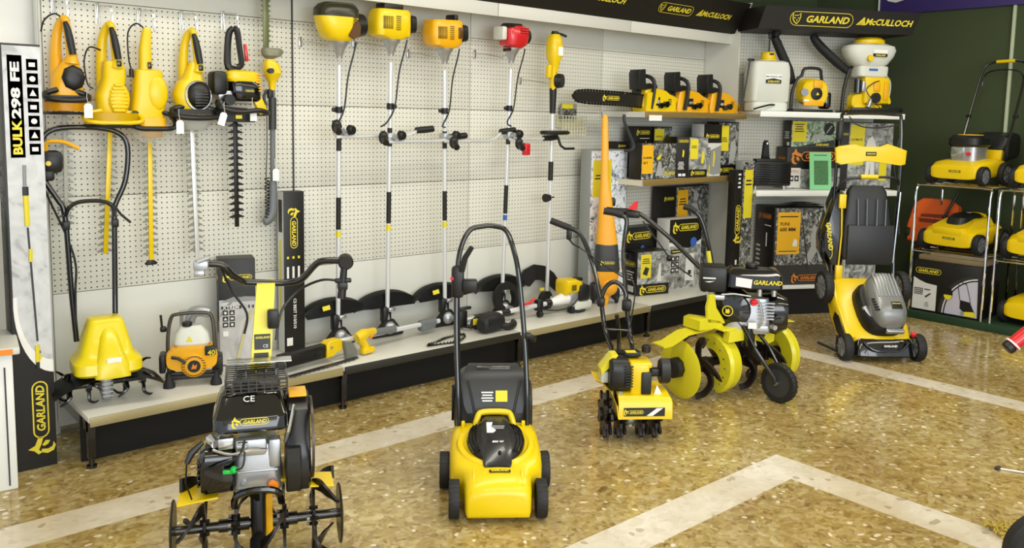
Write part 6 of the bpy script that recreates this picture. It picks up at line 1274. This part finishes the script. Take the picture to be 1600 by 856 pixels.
P('yellow_lever', LY, t, lambda m: m.tube([(-.09, .42, .62), (-.075, .43, .68), (-.09, .44, .76)], .014, 8))
PRE = Matrix.Identity(4)
# 5. black and grey mower, nose down on a low stand
t = thing('lawn_mower', 'black and yellow petrol mower with grey ribbed engine cover, tipped nose down', 'lawn mower', (4.561, -1.858, 0), -39)
TD = 44
D = tr(0, 0, .11) @ rot('X', TD)
def DB(nm, mt, fn, label=None, par=None):
    m = MB(); m.m = D.copy(); fn(m); return m.build(nm, mt, par or t, label=label)
DB('deck', YEL, lambda m: (m.shell([(-.02, 0, -.0, .17, .05, 4), (.0, 0, .0, .19, .06, 4), (.12, -.02, .0, .225, .07, 4), (.30, -.04, .0, .21, .07, 4), (.48, -.04, .0, .20, .06, 4), (.50, -.04, 0, .17, .05, 4)], axis='y', n=40)))
DB('side_panel', YEL, lambda m: m.prism([(.02, -.05), (.0, .04), (.12, .09), (.30, .10), (.48, .07), (.5, .0), (.45, -.05)], .05, fr((-.215, 0, 0), (0, 1, 0), (-1, 0, 0)), .012))
DB('side_vent', BLK, lambda m: m.prism([(.08, -.03), (.06, .03), (.13, .065), (.24, .06), (.26, .0), (.2, -.03)], .012, fr((-.243, 0, 0), (0, 1, 0), (-1, 0, 0)), .004))
DB('engine_skirt', BLK, lambda m: m.shell([(.05, .01, .22, .155, .2, 3), (.12, .01, .22, .15, .19, 3), (.15, .01, .22, .13, .17, 3)], n=30))
GE = mat('engine_cover_grey', '#8b8d8d', .3, metal=.35)
DB('engine_cover', GE, lambda m: m.shell([(.12, .03, .22, .115, .18, 3.2), (.15, .03, .225, .12, .19, 3.4), (.20, .03, .24, .112, .18, 3.4), (.235, .03, .26, .092, .155, 3.2), (.245, .03, .27, .07, .12, 3.2)], n=32))
DB('cover_ribs', GE, lambda m: [m.box((.03-.069+.023*i, .31, .238), (.011, .19, .026), .005) for i in range(7)])
DB('cover_slots', BLK, lambda m: [m.box((-.070, .13+.02*i, .222), (.034, .010, .014), .003, tr(0, 0, 0)) for i in range(5)])
DB('engine_badge', BLK, lambda m: m.box((.055, .15, .243), (.07, .055, .008), .004))
mb = MB(); addtext(mb, 'GARLAND', D @ fr((.055, .16, .249), (1, 0, 0), (0, 0, 1)), .055, None, .03, .2); mb.build('brand_logo', LETY, t)
DB('muffler', ALU, lambda m: (m.box((.05, .02, .13), (.12, .03, .03), .006), m.cyl((-.09, .12, .13), (-.11, .2, .14), .02)))
DB('red_knob', REDP, lambda m: m.cyl((.16, .0, .14), (.16, -.02, .14), .016))
P('front_bumper', GBLK, t, lambda m: (m.shell([(.03, 0, -.0, .19, .06, 4), (.05, 0, -.01, .2, .075, 4), (.12, 0, .0, .195, .07, 4), (.155, 0, .01, .18, .05, 4)], n=36), m.tube([(-.15, -.07, .14), (-.08, -.095, .09), (.08, -.095, .09), (.15, -.07, .14)], .008, 8, smooth=4)))
logo(t, fr((.02, -.092, .12), (1, 0, 0), (0, -1, .3)), .09, LETW, 'plain')
SIL = mat('hub_grey', '#8a8d90', .35, metal=.4)
for s in (-1, 1): wheelset(t, (s*.245, 0, .09), (1, 0, 0), .09, .055, SIL, spokes=7)
for s in (-1, 1): wheelset(t, tuple(D @ Vector((s*.27, .46, -.0))), (1, 0, 0), .115, .055, SIL, spokes=8)
P('lower_stand', SBLK, t, lambda m: (m.box((0, .30, .13), (.30, .16, .26), .01), m.box((0, .34, .30), (.26, .10, .12), .01)))
P('handle_legs', GBLK, t, lambda m: [m.tube([(s*.215+.02, .36, .40), (s*.225+.02, .40, .60), (s*.23+.025, .42, 1.0), (s*.23+.03, .42, 1.30)], .012, 8) for s in (-1, 1)] and m.tube([(-.215+.025, .42, 1.28), (-.205+.03, .44, 1.60), (-.16+.03, .45, 1.64), (.20, .45, 1.64), (.25, .44, 1.60), (.255, .42, 1.30)], .012, 8, smooth=3))
P('yellow_handle_panel', YEL2 if False else YEL, t, lambda m: m.prism([(-.22, 1.30), (-.23, 1.40), (-.20, 1.415), (-.10, 1.43), (-.05, 1.415), (.09, 1.415), (.14, 1.435), (.22, 1.41), (.275, 1.39), (.27, 1.295), (.24, 1.285), (.0, 1.315), (-.19, 1.285)], .03, fr((0, .39, 0), (1, 0, 0), (0, -1, 0)), .008))
P('panel_badge', DEN, t, lambda m: m.box((.02, .373, 1.365), (.075, .004, .028), .006)); logo(t, fr((.02, .3705, 1.365), (1, 0, 0), (0, -1, 0)), .06, LETY, 'plain')
P('cross_bar', BLK, t, lambda m: (m.tube([(-.20, .4, 1.10), (-.15, .37, 1.18), (.0, .36, 1.2), (.2, .37, 1.2), (.24, .4, 1.15)], .010, 8, smooth=4)))
P('yellow_bar_grip', YEL, t, lambda m: m.cyl((-.05, .36, 1.205), (.07, .36, 1.205), .016))
BAG = mat('grass_bag_grey', '#222325', .45)
P('bag_lid', BAG, t, lambda m: m.shell([(.62, .02, .37, .16, .03, 6), (.66, .02, .38, .168, .04, 6), (.86, .02, .39, .165, .045, 6), (1.0, .02, .40, .15, .045, 5), (1.10, .02, .41, .135, .04, 5), (1.14, .02, .41, .11, .025, 5)], n=32))
P('bag_lower', BAG, t, lambda m: m.box((.035, .33, .73), (.33, .02, .28), .008))
P('lid_ribs', GBLK, t, lambda m: [m.tube([(x, .325, .86), (x*1.05, .345, 1.05)], .004, 6) for x in (-.06, .0, .07, .13)])
P('cloth_bag', GBLK, t, lambda m: m.prism([(-.17, .50), (-.27, .68), (-.275, .78), (-.22, 1.0), (-.18, 1.12), (-.14, 1.12), (-.13, .55)], .16, fr((0, .46, 0), (1, 0, 0), (0, -1, 0)), .02))
P('bag_piping', YEL, t, lambda m: (m.tube([(-.165, .37, .55), (-.155, .37, .8), (-.17, .37, 1.08)], .006, 6), m.box((-.16, .375, 1.03), (.05, .02, .10), .006), m.box((-.165, .36, .52), (.05, .03, .12), .008)))
mb = MB(); addtext(mb, 'GARLAND', fr((-.235, .378, .78), (.15, 0, -1), (0, -1, 0)), .2, None, .03, .2); mb.tube([(-.27, .377, .86), (-.235, .377, .8), (-.21, .377, .66), (-.225, .377, .62)], .0025, 5, smooth=3); mb.build('bag_lettering', LETY, t)
P('cables', BLK, t, lambda m: (m.tube([(-.13, .42, 1.62), (-.08, .38, 1.56), (.05, .38, 1.545), (.22, .40, 1.57)], .005, 6, smooth=4), m.tube([(.24, .42, 1.5), (.2, .40, 1.3), (.24, .40, 1.1), (.26, .38, .8)], .004, 6, smooth=4), m.box((-.19, .42, 1.52), (.04, .05, .13), .01)))
P('chrome_strut', CHR, t, lambda m: m.tube([(.25, .38, 1.1), (.225, .37, .6)], .008, 8))
P('side_rod', BLK, t, lambda m: m.tube([(-.25, .1, .03), (-.34, .22, .06)], .01, 6))
# ---------------------------------------------------------------- right-hand racks and mowers
PRN = mat('lilac_white_print', '#c3c1d0', .45)
st(P('trim_2', GRD, None, lambda m: m.box((6.30, -2.3, .03), (.58, 1.9, .06), .004)))
RW = .56
def rack(y1, label):
    """chrome tube rack: front at x = 6.0, from y1 (left) to y1-.5 (right)"""
    t = thing('display_rack', label, 'rack', (6.04, y1, .06), 0, 'chrome mower racks by the green wall')
    for yy in (0, -RW):
        P('post', CHR, t, lambda m: (m.tube([(.0, yy, 0), (.0, yy, .96), (.01, yy, 1.01), (.05, yy, 1.03), (.45, yy, 1.03), (.49, yy, 1.0), (.5, yy, .96), (.5, yy, 0)], .010, 8)))
    for z in (.49, 1.03): P('shelf_frame', CHR, t, lambda m: (m.tube([(.02, -.0, z), (.48, -.0, z)], .008), m.tube([(.02, -RW, z), (.48, -RW, z)], .008), [m.tube([(x, 0, z), (x, -RW, z)], .006) for x in (.02, .17, .33, .48)]))
    return t
rack(-1.375, 'chrome tube rack carrying the petrol mower and the electric mower by the green wall')
rack(-2.0, 'chrome tube rack at the right edge of the photo, cut off by the frame')
def mower(loc, rz, label, kind, handle=True, sc=1.0, rot_x=0):
    """front faces local -y"""
    t = thing('lawn_mower', label, 'lawn mower', loc, rz, 'lawn mowers on the display racks'); t.scale = (sc,)*3; t.rotation_euler[0] = R(rot_x)
    body = YEL
    P('deck', body, t, lambda m: m.shell([(-.02, 0, .08, .18, .045, 5), (-.01, 0, .09, .20, .06, 5), (.06, 0, .11, .215, .075, 5), (.30, 0, .125, .215, .085, 5), (.46, 0, .13, .20, .08, 5), (.48, 0, .13, .18, .07, 5)], axis='y', n=36))
    if kind == 'petrol':
        P('engine_base', ALU, t, lambda m: (m.shell([(.18, 0, .23, .12, .13, 4), (.32, 0, .23, .12, .13, 4)], n=24), [m.box((0.0, .115, .2+.015*i), (.14, .03, .005)) for i in range(6)]))
        P('engine_cover', BLK, t, lambda m: m.shell([(.31, 0, .23, .13, .14, 3.5), (.33, 0, .23, .145, .155, 3.5), (.385, 0, .23, .14, .15, 3.5), (.41, 0, .23, .115, .12, 3)], n=30))
        P('cover_decal', ORY, t, lambda m: m.ring([(.06, .405), (.105, .405), (.10, .416), (.065, .416)], 28, tr(0, .23, 0)))
        P('engine_plate', STE, t, lambda m: m.box((-.03, .095, .265), (.11, .014, .085), .006))
        P('red_primer', REDP, t, lambda m: m.cyl((.07, .098, .25), (.07, .075, .25), .016))
        P('rear_flap', YEL, t, lambda m: m.box((0, .46, .24), (.34, .04, .09), .01))
    else:
        P('motor_hood', body, t, lambda m: m.shell([(.16, 0, .24, .15, .17, 3), (.21, 0, .25, .13, .15, 3), (.25, 0, .27, .10, .11, 3), (.26, 0, .28, .08, .09, 3)], n=30))
        P('hood_shoulder', body, t, lambda m: m.loft([[(-.15, .02, .16), (.15, .02, .16), (.15, .02, .19), (-.15, .02, .19)], [(-.17, .18, .17), (.17, .18, .17), (.12, .18, .245), (-.12, .18, .245)], [(-.18, .40, .17), (.18, .40, .17), (.13, .40, .262), (-.13, .40, .262)]]))
        P('hood_inset', BLK, t, lambda m: m.shell([(.18, .0, .24, .095, .19, 3.5), (.262, .0, .255, .09, .16, 3.5), (.285, .0, .27, .075, .12, 3.5), (.292, .0, .28, .055, .08, 3)], n=26))
        P('front_chin', body, t, lambda m: m.box((0, .03, .15), (.26, .1, .08), .02))
        P('lift_handle', body, t, lambda m: m.tube([(-.08, .40, .20), (-.07, .42, .27), (.07, .42, .27), (.08, .40, .20)], .014, 8, smooth=3))
        P('hood_mark', PAP, t, lambda m: m.prism([(-.02, 0), (.02, .0), (0, .012)], .003, fr((0, .30, .293), (1, 0, 0), (0, 0, 1))))
    P('brand_plate', BLK, t, lambda m: m.box((.02, -.022, .10), (.10, .004, .018), .003)); logo(t, fr((.02, -.0245, .10), (1, 0, 0), (0, -1, 0)), .085, LETY, 'plain')
    for (x, y, r) in ((-.225, .06, .085), (.225, .06, .085), (-.235, .40, .10), (.235, .40, .10)): wheelset(t, (x, y, r-.02), (1, 0, 0), r, .045, MGR if x > 0 else DGR, spokes=6)
    if handle:
        P('grass_box', BLK, t, lambda m: (m.shell([(.48, 0, .25, .15, .08, 5), (.52, 0, .29, .19, .12, 5), (.72, 0, .32, .19, .12, 5), (.75, 0, .33, .17, .1, 5)], axis='y', n=30)))
        P('handlebar', SBLK, t, lambda m: m.tube([(-.2, .42, .2), (-.2, .55, .55), (-.19, .70, .96), (-.15, .75, 1.06), (.0, .76, 1.08), (.15, .75, 1.06), (.19, .70, .96), (.2, .55, .55), (.2, .42, .2)], .011, 8, smooth=4))
        P('bail_bar', SBLK, t, lambda m: m.tube([(-.18, .70, .86), (-.15, .70, .97), (0, .71, 1.0), (.15, .70, .97), (.18, .70, .86)], .006, 6, smooth=3))
        P('yellow_grip', YEL, t, lambda m: m.cyl((-.09, .757, 1.075), (.07, .757, 1.078), .015))
        P('fold_knob', BLK, t, lambda m: m.box((-.205, .56, .58), (.04, .03, .03), .006)); P('fold_knob', BLK, t, lambda m: m.box((.205, .56, .58), (.04, .03, .03), .006))
    return t
FZ = -78
mower((6.12, -1.62, 1.12), -97, 'yellow petrol mower with black engine and upright handle on top of the chrome rack', 'petrol', True, .92)
mower((6.10, -1.62, .58), -97, 'yellow electric mower with black hood inset on the middle level of the chrome rack', 'electric', False, .98)
mower((6.12, -2.24, 1.12), -97, 'yellow petrol mower on the upper level of the rack at the right edge', 'petrol', False, .92)
mower((6.12, -2.24, .58), -97, 'yellow mower on the middle level of the rack at the right edge', 'electric', False, .98)
mower((6.12, -2.26, .085), -97, 'yellow petrol mower standing on the green plinth at the right edge', 'petrol', False, 1.0)
t = thing('lawn_mower', 'orange mower deck tipped up behind the yellow electric mower', 'lawn mower', (6.50, -1.34, .565), -88)
t.rotation_euler[0] = R(-14)
P('deck', DORG, t, lambda m: m.prism([(-.20, .0), (-.22, .12), (-.19, .33), (-.12, .38), (.10, .385), (.17, .34), (.22, .12), (.21, .0)], .10, fr((0, 0, 0), (1, 0, 0), (0, -1, 0)), .015))
P('deck_opening', mat('dark_orange_recess', '#7a2c10', .5), t, lambda m: m.prism([(-.12, .17), (-.11, .24), (.10, .25), (.12, .17)], .01, fr((0, -.052, 0), (1, 0, 0), (0, -1, 0))))
P('deck_bar', DORG, t, lambda m: m.box((0, -.06, .205), (.26, .02, .018), .005))
P('handle_tube', BLK, t, lambda m: m.tube([(.02, -.075, .02), (.12, -.085, .30), (.17, -.08, .44)], .012, 8))
for x in (-.2, .2): wheelset(t, (x, .01, .075), (1, 0, 0), .07, .04, DGR)
def arcpts(r0, r1, a0, a1, cx=1.0, cy=.06, sx=.56, sy=.84, n=16):
    o = [(cx+sx*r0*cos(R(a0+(a1-a0)*k/n)), cy+sy*r0*sin(R(a0+(a1-a0)*k/n))) for k in range(n+1)]
    i_ = [(cx+sx*r1*cos(R(a0+(a1-a0)*k/n)), cy+sy*r1*sin(R(a0+(a1-a0)*k/n))) for k in range(n+1)]
    return o+i_[::-1]
t = carton('wide mower carton with brand plate, black arc and printed mower on the green plinth', (.52, .36, .42), (6.24, -1.655, .06), -90, CARB, {
    'f': [('poly', [(.0, .04), (.36, .04), (.36, .54), (.2, .56), (.1, .6), (0, .66)], CARW, 'white_print'), ('poly', [(.30, .04)]+[(1.0+.60*cos(R(180-k*6)), .04+.80*sin(R(180-k*6))) for k in range(15)]+[(.97, .04)], DEN, 'dark_arc'),
          ('poly', [(.455, .04)]+[(1.0+.545*cos(R(180-k*6)), .04+.74*sin(R(180-k*6))) for k in range(15)]+[(.97, .04)], CARW, 'white_arc'), ('poly', [(.475, .04)]+[(1.0+.525*cos(R(180-k*6)), .04+.715*sin(R(180-k*6))) for k in range(15)]+[(.97, .04)], CARB, 'dark_arc'),
          ('poly', [(.495, .04)]+[(1.0+.505*cos(R(180-k*6)), .04+.69*sin(R(180-k*6))) for k in range(15)]+[(.97, .04)], PRN, 'pale_field'),
          ('logo', .22, .80, .20, LETY, 'pill'), ('icons', .02, .32, .16, .46, DEN, (3, 2)), ('lines', .19, .1, .26, .2, CARG, 3), ('poly', [(.19, .3), (.21, .28), (.28, .36), (.27, .38)], DEN), ('lines', .18, .42, .27, .46, DEN, 1),
          ('poly', [(.535+.07*cos(a), .42+.12*sin(a)) for a in [2*pi*i/20 for i in range(20)]], CARB, 'roundel'), ('poly', [(.535+.06*cos(a), .40+.095*sin(a)) for a in [R(180+12*i) for i in range(16)]], LABY),
          ('poly', [(.72, .34), (.86, .32), (.94, .12), (.80, .10), (.72, .18)], CARB), ('poly', [(.79, .13), (.92, .15), (.955, .09), (.93, .05), (.78, .05)], LABY, 'printed_mower'), ('poly', [(.735, .08), (.76, .05), (.79, .08), (.77, .14), (.74, .13)], CARG),
          ('poly', [(.715, .33), (.675, .58), (.69, .70), (.80, .66), (.86, .40), (.875, .30), (.868, .30), (.852, .40), (.795, .645), (.695, .685), (.684, .58), (.723, .33)], DEN, 'printed_handle')]})
t = thing('wooden_board', 'stack of light boards lying on the mower carton behind the black mower', 'board', (6.24, -1.66, .4805), -90)
P('boards', mat('raw_board', '#8b7a5a', .6), t, lambda m: m.box((0, 0, .02), (.5, .3, .04), .004))
P('upper_board', mat('raw_board_light', '#a5937a', .6), t, lambda m: m.box((.03, 0, .05), (.4, .25, .02), .004))

# ---------------------------------------------------------------- things at the frame edges
t = thing('folded_wheelbarrow_handle', 'red handle tube with black end and white ring poking in at the right edge', 'handle', (3.70, -3.05, 0), -45)
t.name = 'red_blower'
t['label'] = 'red tube with black end and white ring at the right edge'; t['category'] = 'garden tool'
P('tube', RED, t, lambda m: m.cyl((-.14, 0, .50), (.12, .0, .74), .034, .036, 20))
P('end_plug', BLK, t, lambda m: m.cyl((-.165, 0, .478), (-.14, 0, .50), .033, .034, 20, bev=.006))
P('white_ring', PAP, t, lambda m: m.tube([Vector((-.135, 0, .505))+Vector((-.0, cos(a), 0))*.036+Vector((-.73, 0, .68))*.036*sin(a)*1 for a in [2*pi*i/20 for i in range(20)]], .005, 6, closed=True))
P('support', BLK, t, lambda m: (m.tube([(.10, 0, .70), (.14, .0, .4), (.16, 0, .0)], .014, 8), m.box((.16, 0, .01), (.2, .2, .02), .004)))
P('hanging_lever', GBLK, t, lambda m: m.tube([(.02, -.02, .62), (-.02, -.03, .50), (-.045, -.03, .38), (-.05, -.03, .335)], [.012, .015, .02, .016], 10))
P('lever_eye', STE, t, lambda m: m.cyl((-.05, -.048, .35), (-.05, -.054, .35), .006))
t = thing('cable_plug', 'thin pale cable ending in a small dark plug on the floor at the right edge', 'cable', (3.22, -3.09, 0))
P('cable', WHT, t, lambda m: m.tube([(.0, .02, .006), (.03, -.04, .006), (.10, -.18, .006), (.2, -.4, .006)], .004, 6, smooth=3)); P('plug', DGR, t, lambda m: m.box((-.005, .03, .008), (.03, .02, .014), .004))
t = thing('straw_doormat', 'corner of a coarse straw-coloured mat at the bottom right corner', 'mat', (2.63, -3.455, 0), -35)
def matf(m):
    rnd = random.Random(3); m.box((0, 0, .008), (.34, .24, .016), .003)
    for i in range(650):
        x = rnd.uniform(-.18, .18); y = rnd.uniform(-.13, .13); a = rnd.uniform(0, 6.3); l = rnd.uniform(.02, .045); h = rnd.uniform(.02, .034)
        m.tube([(x, y, .012), (x+cos(a)*l*.5, y+sin(a)*l*.5, h), (x+cos(a)*l, y+sin(a)*l, h-.006)], .0028, 4)
o = P('fibre_pile', STRAW, t, matf); o['kind'] = 'stuff'
t = thing('wheel_edge', 'dark rounded rubber tyre cut off by the bottom right corner', 'wheel', (2.21, -3.56, 0), -45)
t.name = 'rubber_wheel'
P('tyre', RUB, t, lambda m: m.ring([(.09, -.03), (.125, -.035), (.14, -.02), (.14, .02), (.125, .035), (.09, .03)], 32, fr((0, 0, .145), (1, 0, 0), (0, -1, 0)))); P('hub', DGR, t, lambda m: m.cyl((0, .03, .145), (0, -.03, .145), .092, n=24))
t = thing('drawer_cabinet', 'white low cabinet with orange label strip at the far left edge', 'cabinet', (-.50, -.36, 0), -8)
P('body', WHT, t, lambda m: m.box((0, 0, .29), (.50, .30, .58), .006)); P('top', PANEL, t, lambda m: m.box((.01, -.02, .595), (.53, .36, .03), .006))
P('label_strip', ORG, t, lambda m: m.box((.1, -.2015, .595), (.3, .003, .022)))
P('edge_seam', DGR, t, lambda m: m.box((.22, -.151, .27), (.006, .003, .5)))
t = carton('orange and black product carton on the far left cabinet, cut by the frame', (.30, .16, .50), (-.44, -.36, .612), -8, CARB, {'f': [('rect', .4, .35, 1, .75, DORG), ('lines', .5, .1, .95, .2, LETY, 2)]})
